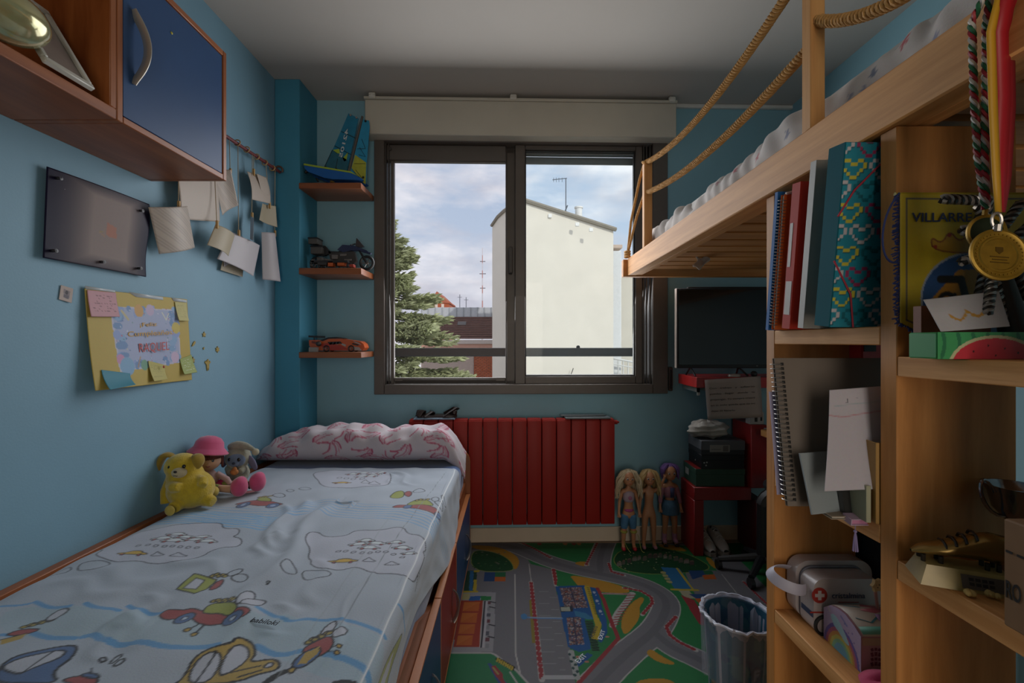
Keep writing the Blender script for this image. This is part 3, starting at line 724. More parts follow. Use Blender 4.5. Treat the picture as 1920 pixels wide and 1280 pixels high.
traffic(z2, ((870, 465, 110, 40), (830, 485, 120, 40), (930, 480, 120, 40), (890, 508, 130, 40), (1040, 475, 110, 40), (1080, 505, 120, 40), (1120, 535, 100, 40)), ((715, 525), (755, 526), (800, 534), (850, 540), (895, 540), (940, 532), (985, 532), (1030, 544), (1080, 560)), (742, 580, 170), ((890, 580, 45), (1020, 600, 50)))
traffic(z1, ((930, 455, 130, 40), (1010, 430, 120, 40), (1060, 445, 120, 40), (990, 468, 140, 40), (1150, 440, 120, 40), (1180, 468, 130, 40), (1110, 458, 120, 40)), ((790, 490), (845, 492), (890, 498), (940, 500), (985, 500), (1030, 502), (1075, 504), (1125, 506)), (758, 535, 170), ((900, 540, 45), (1020, 545, 60)))
traffic(z2, ((800, 85, 90, 30), (860, 80, 90, 30), (920, 90, 90, 30), (960, 84, 80, 30), (850, 98, 90, 30), (900, 100, 80, 30)), ((720, 108), (760, 110), (800, 112), (850, 112)), (735, 136, 110), ((870, 132, 30), (920, 140, 40)))
GR, RD, YL, BL, WH = '8f9747', '93484a', 'a88f4c', '4b6690', 'b0b4c0'
def collar(P0, P1, n, r):
    P0, P1 = np.array(P0), np.array(P1)
    for i in range(n):
        q = P0+(P1-P0)*i/(n-1); cv.ell(q[0], q[1]+(.4*r if i % 2 else -.4*r), r, r, '9b8c46', 0, K, .003)
# big red car with green beetle
cv.shape(z1((1340, 830), (1380, 775), (1450, 758), (1463, 790), (1420, 830), (1360, 850)), WH); cv.shape(z1((1355, 845), (1430, 800), (1530, 800), (1500, 835), (1420, 850)), WH)
cv.shape(z1((900, 888), (950, 853), (1035, 860), (1110, 842), (1170, 872), (1350, 862), (1440, 872), (1410, 915), (1290, 938), (1130, 945), (1090, 900), (1010, 905), (950, 915)), RD)
cv.shape(z1((1150, 872), (1200, 822), (1290, 818), (1345, 835), (1360, 868), (1300, 902), (1260, 880), (1190, 884)), GR)
collar(z1((1225, 805))[0], z1((1335, 808))[0], 7, .0062)
for q in z1((1055, 905), (1330, 915)): cv.ell(*q, .018, .021, BL, 0, K, .003); cv.ell(*q, .006, .007, 'a9b8cc', 0, K, .002)
for P in (z1((1130, 945), (1070, 975)), z1((1165, 945), (1110, 995))): cv.line(P, .004, K); cv.ell(*P[1], .006, .006, YL, 0, K, .0025)
# green and red bug
cv.shape(z1((1190, 745), (1245, 690), (1285, 680), (1260, 730), (1210, 752)), RD)
cv.line(z1((1008, 740), (1110, 658), (1240, 685), (1180, 745), (1110, 772), (1008, 740)), .004, K); cv.fill(z1((1008, 740), (1110, 658), (1240, 685), (1180, 745), (1110, 772)), GR); cv.fill(z1((1045, 738), (1120, 682), (1170, 690), (1120, 745)), WH); cv.line(z1((1045, 738), (1120, 682), (1170, 690), (1120, 745), (1045, 738)), .003, K)
cv.line(z1((1008, 740), (1110, 658), (1240, 685), (1180, 745), (1110, 772), (1008, 740)), .0035, K)
collar(z1((1218, 665))[0], z1((1290, 662))[0], 5, .006)
cv.shape(z1((1290, 655), (1340, 630), (1390, 625), (1380, 645), (1310, 668)), None); cv.shape(z1((1310, 672), (1370, 650), (1420, 662), (1410, 695), (1350, 702)), None)
# yellow and red bug on the left edge
cv.shape(z1((30, 1005), (130, 965), (240, 965), (180, 990), (60, 1010)), RD); cv.fill(z1((0, 1035), (150, 990), (130, 1020), (0, 1058)), YL); cv.line(z1((0, 1035), (150, 990)), .003, K)
collar(z1((145, 950))[0], z1((305, 912))[0], 7, .0062); cv.shape(z1((250, 915), (330, 862), (400, 855), (380, 880), (290, 925)), WH)
# blue car in the lower left corner
cv.shape(z1((0, 1180), (110, 1118), (340, 1072), (448, 1062), (420, 1130), (290, 1222), (345, 1290), (-40, 1290)), BL, K, .005)
cv.shape(z1((0, 1195), (110, 1140), (260, 1110), (385, 1092), (350, 1140), (200, 1200), (110, 1235), (60, 1218)), WH, K, .004); cv.line(z1((120, 1232), (300, 1108)), .004, K)
cv.shape(z1((340, 1275), (420, 1245), (540, 1235), (570, 1280), (450, 1300)), RD); cv.shape(z1((455, 1240), (500, 1218), (560, 1230), (570, 1255), (500, 1252)), BL); cv.line(z1((520, 1215), (525, 1190)), .003, K)
for P in (z1((565, 1140), (600, 1125), (612, 1145), (580, 1160)), z1((620, 1165), (680, 1105), (705, 1110), (650, 1165)), z1((640, 1180), (700, 1135), (718, 1150), (670, 1185))): cv.shape(P, None, K, .004)
# yellow car at the bottom
cv.shape(z1((950, 1290), (1045, 1250), (1120, 1110), (1310, 1070), (1360, 1020), (1440, 1030), (1465, 1110), (1420, 1165), (1560, 1130), (1600, 1160), (1590, 1205), (1480, 1230), (1350, 1290)), YL, K, .005)
cv.shape(z1((1060, 1255), (1140, 1125), (1280, 1100), (1230, 1240), (1150, 1290)), WH, K, .004); cv.shape(z1((1240, 1240), (1300, 1090), (1380, 1045), (1425, 1080), (1420, 1150), (1300, 1235)), WH, K, .004)
cv.line(z1((1120, 1270), (1235, 1110)), .004, K); cv.shape(z2((280, 1195), (310, 1160), (345, 1155), (335, 1185)), WH, K, .004)
for P in (z2((50, 1235), (170, 1210), (270, 1180)), z2((140, 1255), (230, 1225), (280, 1205))): line_(P, .004, K)
# blue, red and yellow beetle lower right
cv.shape(z2((600, 1000), (650, 945), (700, 918), (705, 950), (660, 1000)), WH); cv.shape(z2((670, 1020), (700, 965), (760, 965), (770, 995), (720, 1030)), WH)
cv.shape(z2((500, 1090), (560, 1050), (660, 1010), (690, 1040), (680, 1090), (610, 1130), (540, 1140)), RD, K, .004)
cv.shape(z2((440, 1180), (500, 1110), (600, 1070), (620, 1110), (560, 1160), (480, 1200)), BL, K, .004); cv.fill(z2((475, 1175), (520, 1110), (605, 1075), (600, 1110), (530, 1165)), YL); cv.shape(z2((415, 1215), (450, 1185), (475, 1195), (450, 1225)), YL, K, .004)
collar(z2((545, 1038))[0], z2((665, 990))[0], 7, .0065)
for P in (z2((680, 1085), (720, 1078)), z2((660, 1108), (705, 1112))): cv.line(P, .003, K); cv.ell(*P[1], .005, .005, YL, 0, K, .0025)
for P in (z2((300, 1280), (350, 1240), (410, 1215)), z2((330, 1262), (380, 1225))): line_(P, .012, K)
line_(z2((690, 1280), (750, 1268), (810, 1280)), .01, K)
# far row
cv.shape(z2((1010, 275), (1060, 255), (1140, 262), (1230, 262), (1290, 290), (1318, 330), (1280, 325), (1200, 290), (1100, 280)), RD); cv.shape(z2((1090, 262), (1150, 228), (1220, 228), (1270, 270), (1200, 262)), GR); collar(z2((1165, 232))[0], z2((1225, 232))[0], 4, .007)
for q in z2((1110, 272), (1285, 312)): cv.ell(*q, .015, .022, BL, 0, K, .003)
cv.shape(z2((1240, 225), (1280, 215), (1295, 235), (1260, 245)), None); cv.shape(z2((1255, 240), (1310, 240), (1325, 280), (1290, 270)), None); cv.shape(z2((1300, 210), (1320, 200), (1330, 235), (1350, 240), (1320, 250)), None)
cv.shape(z2((1000, 215), (1040, 185), (1090, 180), (1090, 215), (1050, 225)), GR); cv.shape(z2((1085, 200), (1110, 180), (1140, 190), (1120, 220)), RD); cv.shape(z2((1130, 190), (1180, 165), (1220, 182), (1170, 195)), None)
cv.shape(z2((110, 255), (180, 245), (260, 240), (390, 250), (400, 265), (300, 272), (190, 265)), RD); cv.shape(z2((235, 245), (275, 215), (320, 225), (340, 248)), GR); collar(z2((270, 218))[0], z2((325, 215))[0], 4, .008)
for q in z2((172, 264), (340, 268)): cv.ell(*q, .021, .026, BL, 0, K, .003); cv.ell(*q, .010, .013, '8aa0c4', 0, K, .002)
cv.shape(z2((330, 205), (390, 195), (420, 215), (360, 225)), None); cv.shape(z2((150, 190), (230, 170), (260, 180), (200, 200)), RD)
# centre crease and piped edge seam
line_([(.80+.0*t, t) for t in np.linspace(.6, 1.5, 6)], .0022, '8f979d'); line_(z2((1330, 75), (1100, 370), (900, 660), (700, 1000)), .002, '7d858c')
cv.line([(.948, y) for y in (.56, 2.09)], .004, 'd9dde0')
cv.shape([(.99, .80), (1.0, .92), (1.03, 1.0), (1.06, .93), (1.07, .80), (1.03, .76)], GR); cv.fill([(1.01, .84), (1.02, .93), (1.045, .9), (1.04, .82)], WH)
for k in range(4): cv.line([(.955, 1.50+.02*k), (1.16, 1.55+.02*k)], .004, SB)
cv.line([(.955, 1.02), (1.1, 1.0), (1.16, .95)], .008, B2)
SX, SZ = sheet_shape(Ug, Vg)
# far end tucks down over the mattress end
SP = np.stack([SX, Vg, SZ], -1)
sheet = gridobj('bed_sheet', SP, cv.C, printed('printed_cotton', .85, .25, 260, sheen=.2), solid=.0015)
tag(sheet, 'pale blue sheet printed with cartoon bugs driving cars, on bed', 'bed sheet')
tm = M('print_black', '1c1e22', .8)
p0 = ptz(470, 1164, ZS+.004); p1 = ptz(519, 1171, ZS+.004)
text('babiloki', (p0.x, p0.y-.004, ZS+.0052), (p1-p0), V((0, 0, 1)).cross(p1-p0), .014, tm, sheet, 'print_lettering', width=(p1-p0).length)
# ---- pillow
nth, nsx = 120, 300
th = np.linspace(0, 2*PI, nth); sx_ = np.linspace(-1, 1, nsx)
TH, SXX = np.meshgrid(th, sx_)
xs = -.735+.505*SXX
hprof = np.interp(SXX, [-1, -.9, -.75, -.5, -.1, .1, .28, .36, .5, .75, .9, 1], [.03, .075, .12, .155, .168, .165, .148, .15, .162, .158, .12, .05])
dp = np.interp(SXX, [-1, -.85, -.4, .4, .85, 1], [.07, .115, .13, .13, .115, .05])
ce, se = np.cos(TH), np.sin(TH); sg = lambda v, p: np.sign(v)*np.abs(v)**p
yy = 2.25+dp*.82*sg(ce, .75); zz = .562+hprof*.5*(1+sg(se, .8))
wr = .007*np.sin(24*xs+5*yy*8)*np.sin(7*SXX+TH*2)+.004*np.sin(60*xs+40*zz)+.005*np.sin(34*xs-60*yy+2*np.sin(9*xs))
wr *= np.clip(se+.5, 0, 1)
zz = zz+wr; yy = yy-wr*.6*np.clip(-ce, 0, 1)
# right corner hangs over the edge of the mattress
k = np.clip((SXX-.80)/.2, 0, 1); zz = zz-k**1.5*.10*np.clip(-ce*.6+.6, 0, 1)
PU = xs; PV = TH*.13
pc = Canvas(PU, PV, 'bdb3b9')
rr = random.Random(5)
for i in range(13):
    for j in range(7):
        x = -1.25+.088*i+(j % 2)*.044+rr.uniform(-.012, .012); y = .13*(.1+j*.95)+rr.uniform(-.02, .02); a = rr.uniform(.5, 2.6)*(1 if (i+j) % 2 else -1)
        for q in range(5):
            b = a+.30*(q-2); L = .075+.016*(q % 3); col = ('a8506a', 'bd8492', 'b2687c', 'c9a2ac', 'ad5a70')[q]
            P = [(x+.018*math.cos(b), y+.018*math.sin(b)), (x+L*.6*math.cos(b+.16), y+L*.6*math.sin(b+.16)), (x+L*math.cos(b+.5), y+L*math.sin(b+.5))]
            pc.line(smooth(P, 1, False), (.008, .005, .0065, .0045, .009)[q], col)
pil = gridobj('pillow', np.stack([xs, yy, zz], -1), pc.C, printed('printed_pillow_cotton', .85, .2, 240, sheen=.2))
tag(pil, 'long white pillow with pink brush stroke print at the bed head', 'pillow')
# ================================================================ red radiator under the window
rad = thing('radiator', 'wide red painted radiator on the wall below the window', 'radiator', WM @ V((0, -.07, .10)))
redr = M('radiator_red', '8c221b', .5, noise=.06, scale=5, spec=.22)
s0, s1 = ptw(766, 790, .1).x, ptw(1153, 790, .1).x; nsec = 14; wsec = (s1-s0)/nsec
for k in range(nsec):
    a = s0+k*wsec; m = MB(WM)
    m.box((a+.0018, -.105, .135), (a+wsec-.0018, -.085, .706), .005, seg=2); m.box((a+.028, -.09, .15), (a+wsec-.028, -.05, .69), .004)
    m.box((a+.004, -.055, .16), (a+wsec-.004, -.035, .68), .004); m.box((a+.001, -.1, .66), (a+wsec-.001, -.035, .713), .008, seg=2); m.box((a+.001, -.1, .135), (a+wsec-.001, -.035, .175), .008)
    m.build('section', redr, rad)
m = MB(WM)
for s in (s0+.2, s1-.2):
    for z in (.22, .6): m = MB(WM); m.box((s-.01, -.04, z), (s+.01, -.001, z+.02)); m.build('wall_hook', redr, rad)
m = MB(WM); m.cyl((s1, -.07, .69), (s1+.02, -.07, .69), .012, n=10); m.cyl((s1+.02, -.07, .69), (s1+.03, -.07, .69), .006, n=8); m.build('bleed_valve', redr, rad)
m = MB(WM); a0, a1 = ptw(775, 787, .1).x, ptw(853, 787, .1).x
m.box((a0, -.105, .714), (a1, -.02, .718), .001); m.box((a0+.01, -.11, .7185), (a1-.005, -.02, .7225), .001)
tag(m.build('magazine', M('magazine_blue', '8fa6bb', .4, noise=.25, scale=25)), 'thin blue magazine under the black shoe on the radiator', 'magazine')
a0, a1 = ptw(779, 780, .08).x, ptw(858, 780, .08).x
shoe = thing('sandal', 'dark brown leather sandal lying on the radiator top', 'sandal', WM @ V(((a0+a1)/2, -.065, .7235)))
lea = M('dark_leather', '2a1d18', .45, noise=.15, scale=20)
m = MB(WM); o = smooth([(a0, -.07), (a0+.03, -.10), (a0+.1, -.095), (a1-.03, -.1), (a1, -.08), (a1-.01, -.045), (a1-.06, -.04), (a0+.08, -.035), (a0+.02, -.04)])
m.prism([tuple(p) for p in o], .012, Matrix.Translation((0, 0, .7235))); m.build('sole', lea, shoe)
m = MB(WM); m.tube([(a0+.015, -.098, .73), (a0+.03, -.085, .756), (a0+.03, -.055, .756), (a0+.02, -.04, .73)], .016, 8, flat=(1.6, .35)); m.tube([(a0+.05, -.1, .73), (a0+.085, -.08, .752), (a0+.09, -.055, .75), (a0+.08, -.036, .73)], .012, 8, flat=(1.4, .35)); m.build('strap', lea, shoe)
m = MB(WM); m.tube([(a1-.075, -.1, .73), (a1-.045, -.1, .752), (a1-.012, -.08, .772), (a1-.008, -.06, .772), (a1-.04, -.036, .75), (a1-.075, -.036, .73)], .014, 8, flat=(1.5, .35)); m.box((a1-.03, -.09, .735), (a1-.004, -.05, .768), .008); m.build('heel_strap', lea, shoe)
a0, a1 = ptw(1060, 783, .1).x, ptw(1145, 783, .1).x
m = MB(WM); m.box((a0, -.108, .714), (a1, -.015, .722), .002); m.box((a0-.02, -.06, .722), (a1-.02, -.012, .728), .002)
tag(m.build('notebook', M('grey_cover', '5d6264', .35)), 'thin grey closed notebook on the right end of the radiator', 'notebook')
# ================================================================ three wall shelves beside the pillar with toys
for i, (zb_, th_, lab) in enumerate(((1.929, .03, 'top cherry wood shelf beside window, carrying the toy sailboat'), (1.4865, .033, 'middle cherry wood shelf beside window, carrying the toy motorbike'), (1.055, .030, 'lowest cherry wood shelf beside window, carrying the orange toy car'))):
    m = MB(); m.box((-1.1, 2.346, zb_), (-.778, 2.562, zb_+th_), .002)
    tag(m.build('wall_shelf', wood('cherry_wood_shelf', '7a4425', '96552e', (1.2, 10, 14), .4, 2.0)), lab, 'shelf', 'cherry wood shelves beside the window')
# ================================================================ wall cabinet upper left
cz0, cz1, cf = 1.686, 2.122, -.974
cw = thing('wall_cabinet', 'blue fronted cherry wood wall cabinet, door with wavy steel handle', 'cabinet', (-1.1, 1.337, cz0))
y0, y1 = 1.122, 1.553
oakd = wood('cherry_wood_side', '7a3f1c', '97582c', (12, 12, 1.0), .4, 2.4)
boxo('side_panel', (XL, y1-.018, cz0), (cf, y1, cz1), oakd, cw); boxo('side_panel', (XL, y0, cz0), (cf, y0+.018, cz1), oakd, cw)
boxo('bottom_panel', (XL, y0+.018, cz0), (cf, y1-.018, cz0+.018), oak, cw); boxo('top_panel', (XL, y0+.018, cz1-.018), (cf, y1-.018, cz1), oak, cw)
boxo('back_panel', (XL, y0+.018, cz0+.018), (XL+.006, y1-.018, cz1-.018), oakd, cw)
door = boxo('door', (cf-.02, y0+.020, cz0+.020), (cf-.003, y1-.020, cz1-.020), bluep, cw, bev=.0015)
hy = 1.178
m = MB(); m.tube(bez([(cf-.003, hy-.006, 1.993), (cf+.004, hy-.004, 1.975), (cf+.026, hy+.012, 1.94), (cf+.032, hy+.018, 1.90), (cf+.026, hy+.012, 1.855), (cf+.004, hy-.004, 1.822), (cf-.003, hy-.006, 1.803)], 20), .011, 10, flat=(.28, 1)); m.build('handle', M('satin_nickel', 'b5b0a6', .35, .7, noise=.03), door)
m = MB(); m.ell(ptx(322, 62, cf-.002), (.002, .004, .004), u=10, v=6); m.build('pin', M('yellow_pin', 'b7ae3f', .4), door)
# open shelf unit left of it
os_ = thing('open_wall_shelf', 'open cherry wood wall shelf unit left of the blue door', 'shelf', (-1.1, .85, cz0))
ya = .40
boxo('bottom_panel', (XL, ya, cz0), (cf, y0-.001, cz0+.026), oak, os_); boxo('top_panel', (XL, ya, cz1-.02), (cf, y0-.001, cz1), oak, os_)
boxo('side_panel', (XL, y0-.019, cz0+.026), (cf, y0-.001, cz1-.02), oakd, os_); boxo('side_panel', (XL, ya, cz0+.026), (cf, ya+.018, cz1-.02), oakd, os_)
boxo('back_panel', (XL, ya+.018, cz0+.026), (XL+.006, y0-.019, cz1-.02), oakd, os_)
# leaning framed picture and pale gold bowl on it
zt_ = cz0+.0265
pf = thing('picture_frame', 'white edged framed picture leaning inside the open shelf', 'picture frame', (-1.08, 1.04, zt_))
PM = Matrix.Translation((-.966, .990, zt_)) @ Matrix.Rotation(math.radians(90), 4, 'Z') @ Matrix.Rotation(math.radians(-31), 4, 'X')
m = MB(PM); m.box((-.055, -.012, 0), (.055, 0, .014), .002); m.box((-.055, -.012, .196), (.055, 0, .21), .002); m.box((-.055, -.012, .014), (-.043, 0, .196), .002); m.box((.043, -.012, .014), (.055, 0, .196), .002)
m.build('frame', M('frame_white', 'b9b6ac', .4), pf)
MB(PM).box((-.043, -.006, .014), (.043, -.001, .196)).build('picture', M('faded_photo', '7d736c', .25, noise=.3, scale=9), pf)
bowl = thing('gold_ornament', 'glossy pale gold oval ornament in the open shelf, cut by frame', 'ornament', pt(20, 95, 1.0))
bc = V((-.962, .858, zt_+.0475))
m = MB(); m.ell(bc, (.058, .078, .047), (0, 0, .1), 40, 24); m.build('dome', M('pale_gold', 'b3ae80', .14, .5, noise=.03, coat=.6), bowl)
m = MB(); m.cyl(bc+V((0, 0, .044)), bc+V((0, 0, .054)), .008, .005, 12); m.build('cap', M('pale_gold', 'b3ae80'), bowl)
# ================================================================ papers and posters on the left wall
def onwall(px, py, off=.002): return ptx(px, py, XL+off)
c = [onwall(87, 312, .012), onwall(279, 383, .012), onwall(273, 519, .012), onwall(80, 483, .012)]
nx, ny = 90, 66
uu, vv = np.meshgrid(np.linspace(0, 1, nx), np.linspace(0, 1, ny))
wv = lambda u, v: -.006*np.sin(PI*u)*(1-.5*v)-.004*np.sin(2*PI*v)*u
pc = Canvas(uu, vv, '83746f')
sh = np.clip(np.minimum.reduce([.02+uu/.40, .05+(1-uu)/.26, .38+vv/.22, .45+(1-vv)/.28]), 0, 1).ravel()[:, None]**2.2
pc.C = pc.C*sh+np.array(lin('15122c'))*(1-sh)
pc.fill([(.52, .42), (.62, .46), (.64, .60), (.52, .58)], '9c6a58'); pc.line([(.44, .5), (.51, .5), (.51, .6), (.45, .56)], .008, '9a7a5c'); pc.line([(.46, .55), (.5, .56)], .008, '8a7b4e')
po_ = gridobj('poster', bil(c[0], c[1], c[2], c[3], nx, ny, wv), pc.C, printed('glossy_print', .42), solid=.002)
po_.data.materials[0].node_tree.nodes['Principled BSDF'].inputs['Specular IOR Level'].default_value = .12
tag(po_, 'dark edged glossy poster pinned on the left wall below the cabinet', 'poster')
for i, (px, py) in enumerate(((106, 334), (261, 395), (97, 470), (258, 503), (188, 491))):
    m = MB(); p = onwall(px, py, .016); m.lathe([(.004, 0), (.004, .006), (.0025, .008), (.0055, .013), (0, .014)], 10, Matrix.Translation(p) @ Matrix.Rotation(PI/2, 4, 'Y')); m.build('push_pin', M('pin_black', '15141a', .4), po_)
for i, (px, py) in enumerate(((121, 355), (253, 394))):
    m = MB(); m.ell(onwall(px, py, .014), (.003, .007, .006), u=10, v=6); m.build('sticky_tack', M('tack_white', 'd8cfc6', .6), po_)
# little picture sticker
nx, ny = 30, 34; uu, vv = np.meshgrid(np.linspace(0, 1, nx), np.linspace(0, 1, ny)); pc = Canvas(uu, vv, 'b7a79f')
pc.fill([(.25, .2), (.8, .25), (.75, .8), (.3, .75)], '8a8084'); pc.ell(.52, .4, .12, .14, '4b474d'); pc.fill([(.35, .55), (.7, .55), (.72, .8), (.32, .78)], '6a6570')
tag(gridobj('photo_sticker', bil(onwall(114, 534, .002), onwall(137, 541, .006), onwall(134, 568, .004), onwall(110, 561, .002), nx, ny), pc.C, printed('matt_print', .6), solid=.0006), 'small portrait photo sticker on left wall beside yellow birthday poster', 'sticker')
# yellow birthday poster
c = [onwall(158, 540, .006), onwall(350, 561, .006), onwall(358, 712, .004), onwall(170, 733, .02)]
nx, ny = 150, 120; uu, vv = np.meshgrid(np.linspace(0, 1, nx), np.linspace(0, 1, ny)); asp = .42; U_, V_ = uu*.30, vv*.235
pc = Canvas(U_, V_, 'b7a04e')
def Q(x, y): return (((x-375)/930)*.30, ((y-190-(x-375)*.11*(1-(y-190)/900))/900)*.235)     # from a close look at the poster
def QQ(*P): return [Q(*p) for p in P]
pc.fill(QQ((548, 345), (1190, 385), (1195, 905), (570, 945)), 'b9b9cc'); pc.fill(QQ((562, 358), (1178, 398), (1182, 890), (585, 930)), '9fa9c6')
r2 = random.Random(2)
for k in range(46):      # watercolour rim
    t = r2.random(); s_ = r2.choice((0, 1, 2, 3)); e_ = r2.uniform(0, .12)
    x, y = (((t, e_), (t, 1-e_), (e_, t), (1-e_, t))[s_]); pc.ell(*Q(575+600*x, 370+540*y), r2.uniform(.006, .014), r2.uniform(.006, .012), r2.choice(('6f8fb8', '7fa0c2', '86a6c8', '8c9fca')))
for k in range(120):
    x, y = r2.random(), r2.random()
    if .25 < x < .8 and .15 < y < .8: continue
    pc.ell(*Q(575+600*x, 370+540*y), .0016, .0016, r2.choice(('4f6f9a', 'b06a80', 'c9c3a0', 'd0d2dc', '5b8a86')))
for x, y, r, col in ((793, 390, .014, 'c39a5e'), (900, 385, .013, 'b9a9c4'), (1160, 560, .014, 'c3b05a'), (590, 830, .011, 'c491b0'), (1135, 850, .014, 'c3aec6'), (640, 900, .020, '7fa6c6'), (800, 900, .012, '6f9a82')): pc.ell(*Q(x, y), r, r*1.15, col)
pc.line(QQ((640, 390), (690, 470)), .006, 'bdb38c'); pc.line(QQ((735, 915), (768, 820)), .003, 'b08a5a'); pc.line(QQ((1020, 410), (1060, 480), (1090, 420)), .003, 'cfd0c0')
wv = lambda u, v: -.006*np.sin(2*PI*u)*(v)-.010*(1-u)*v**3-.003*v
bp = gridobj('birthday_poster', bil(c[0], c[1], c[2], c[3], nx, ny, wv), pc.C, printed('matt_print', .6), solid=.0012)
tag(bp, 'yellow paper birthday poster with blue centre and sticky notes, left wall', 'poster')
org = M('letter_orange', 'c69a4a', .6); redl = M('letter_red', 'b5504e', .6)
def onp(x, y, off=.0): # point on the poster at close-look coordinates
    u, v = Q(x, y); u /= .30; v /= .235
    A_ = [V(q) for q in c]; p = A_[0]*(1-u)*(1-v)+A_[1]*u*(1-v)+A_[2]*u*v+A_[3]*(1-u)*v
    w_ = -.006*math.sin(2*PI*u)*v-.010*(1-u)*v**3-.003*v; n = (A_[1]-A_[0]).cross(A_[3]-A_[0]).normalized()
    p = p+n*w_
    return p+V((.0012+off, 0, 0))
def wtext(s, xa, ya, xb, yb, h, mat_, bold=0, up=None):
    a, b = onp(xa, ya), onp(xb, yb); r = b-a; r.x = 0; a.x = max(a.x, b.x, onp((xa+xb)/2, (ya+yb)/2).x)
    text(s, a, r, V((1, 0, 0)).cross(r), h, mat_, bp, 'poster_lettering', width=r.length, bold=bold)
wtext('¡Feliz', 790, 540, 950, 535, .013, org, .004); wtext('Cumpleaños!', 672, 628, 1108, 620, .016, org, .004); wtext('RAQUEL', 760, 778, 1046, 770, .029, redl, .0)
def note(name, P, col, lab, curl=.006, scr=None, fold=None):
    a, b, c_, d = [onp(*q, .002) for q in P]
    nx, ny = 28, 28; uu, vv = np.meshgrid(np.linspace(0, 1, nx), np.linspace(0, 1, ny)); pc = Canvas(uu, vv, col)
    if scr:
        r3 = random.Random(len(lab))
        for k in range(7):
            y = .18+.1*k; x = .12
            while x < .85:
                w = r3.uniform(.04, .14); pc.line([(x, y), (x+w*.5, y+r3.uniform(-.03, .03)), (x+w, y)], .014, scr); x += w+.05
    o = gridobj(name, bil(a, b, c_, d, nx, ny, lambda u, v: -curl*v**2), pc.C, printed('matt_print', .6), bp, solid=.0004)
    o['label'] = lab; return o, pc
note('sticky_note', ((385, 205), (600, 225), (600, 445), (385, 440)), 'bf8f97', 'pink note with handwriting', .006, '7a5560')
note('sticky_note', ((1155, 305), (1290, 315), (1282, 498), (1170, 490)), 'b9b172', 'pale green ruled note', .008, '9a9660')
note('sticky_note', ((430, 910), (645, 965), (630, 1075), (425, 1095)), '2f7f94', 'teal curled note', .018)
note('sticky_note', ((835, 862), (1010, 915), (990, 1055), (835, 1062)), 'b3a95e', 'yellow note with red dot', .012, '8f8a50')
note('sticky_note', ((1180, 870), (1310, 835), (1335, 1015), (1190, 1025)), '97a45a', 'green note with pale drawing', .010, 'c9cfae')
m = MB(); m.ell(onp(960, 930, .014), (.0015, .004, .005), u=10, v=6); m.build('red_dot', M('dot_red', '9a2a20', .5), bp)
tape = M('clear_tape', 'c6ccd0', .25, noise=.05)
for P in (((375, 170), (600, 205), (598, 222), (380, 198)), ((705, 215), (1035, 262), (1035, 290), (775, 262)), ((1125, 265), (1295, 290), (1295, 315), (1150, 300))):
    m = MB(); m.mesh([onp(*q, .001) for q in P], [(0, 1, 2, 3)]); m.build('tape_strip', tape, bp, solid=.0005)
# wooden stickers
ply = M('birch_ply', 'a08a44', .6, noise=.12, scale=60)
XW = Matrix.Rotation(PI/2, 4, 'Z') @ Matrix.Rotation(PI/2, 4, 'X')         # local xy -> wall plane, z out of the wall
def star(r, q=.45, n=5, a0=PI/2): return [((r if k % 2 == 0 else r*q)*math.cos(a0+k*PI/n), (r if k % 2 == 0 else r*q)*math.sin(a0+k*PI/n)) for k in range(2*n)]
def sticker(px, py, poly, lab):
    m = MB(); m.prism([(-x, y) for x, y in poly][::-1] if False else poly, .003, Matrix.Translation(onwall(px, py, .0005)) @ Matrix(((0, 0, 1, 0), (1, 0, 0, 0), (0, 1, 0, 0), (0, 0, 0, 1))))
    return tag(m.build('wooden_sticker', ply), lab, 'sticker', 'gold wooden stickers on the left wall')
sticker(382, 627, star(.012), 'gold wooden star sticker, topmost of the cluster by the poster')
sticker(362, 645, smooth([(-.010, -.010), (-.004, .002), (.004, .012), (.011, .011), (.009, .002), (0, -.006)]), 'gold wooden wing shaped sticker nearest the poster edge')
sticker(382, 653, smooth([(-.005, .004), (0, .006), (.001, .002), (-.001, 0), (.001, -.003), (-.003, -.006), (-.006, 0)]), 'tiny gold moon sticker in the middle of the cluster')
sticker(407, 655, star(.014, .5, 6), 'gold wooden star sticker furthest right of the cluster')
sticker(361, 675, star(.013), 'gold wooden star sticker touching the lower poster corner')
sticker(389, 684, [(-.004, -.024), (0, -.010), (.004, -.022), (.007, -.008), (.006, .002), (.016, .010), (.012, .016), (.005, .010), (.006, .018), (0, .024), (-.006, .018), (-.005, .010), (-.014, .018), (-.018, .010), (-.008, .002), (-.007, -.010)], 'gold wooden fairy figure sticker at the cluster bottom')
# ================================================================ photo display hung on a rod
rz = 2.005
gar = thing('photo_rod', 'dark red rod with strings and clips, hung on left wall', 'rod', (XL+.03, 1.95, rz))
rodm = M('rod_red', '6e2f30', .5, noise=.2, scale=30); stm = M('string_cream', 'a99a80', .8); clipm = wood('clip_wood', 'a8844f', 'c29d66', (20, 20, 4), .6)
xr = XL+.035
m = MB(); m.tube([(xr, 1.58, rz-.018), (xr, 2.345, rz+.008)], .0075, 10); m.build('bar', rodm, gar)
m = MB(); m.tube([(xr, 2.335, rz+.008), (XL+.0, 2.335, rz+.02)], .004, 6); m.tube([V((xr, 2.332, rz+.012))+.02*V((math.cos(a), 0, math.sin(a))) for a in np.linspace(-.5, 3.6, 14)], .005, 6); m.build('end_hook', M('hook_brown', '5d4436', .5), gar)
for y in (1.70, 1.98, 2.05, 2.13, 2.20, 2.27):
    m = MB(); m.tube([V((xr, y, rz))+.013*V((math.cos(a), .15*math.sin(a), math.sin(a))) for a in np.linspace(0, 2*PI, 14)[:-1]], .0025, 6, closed=True); m.build('ring', clipm, gar)
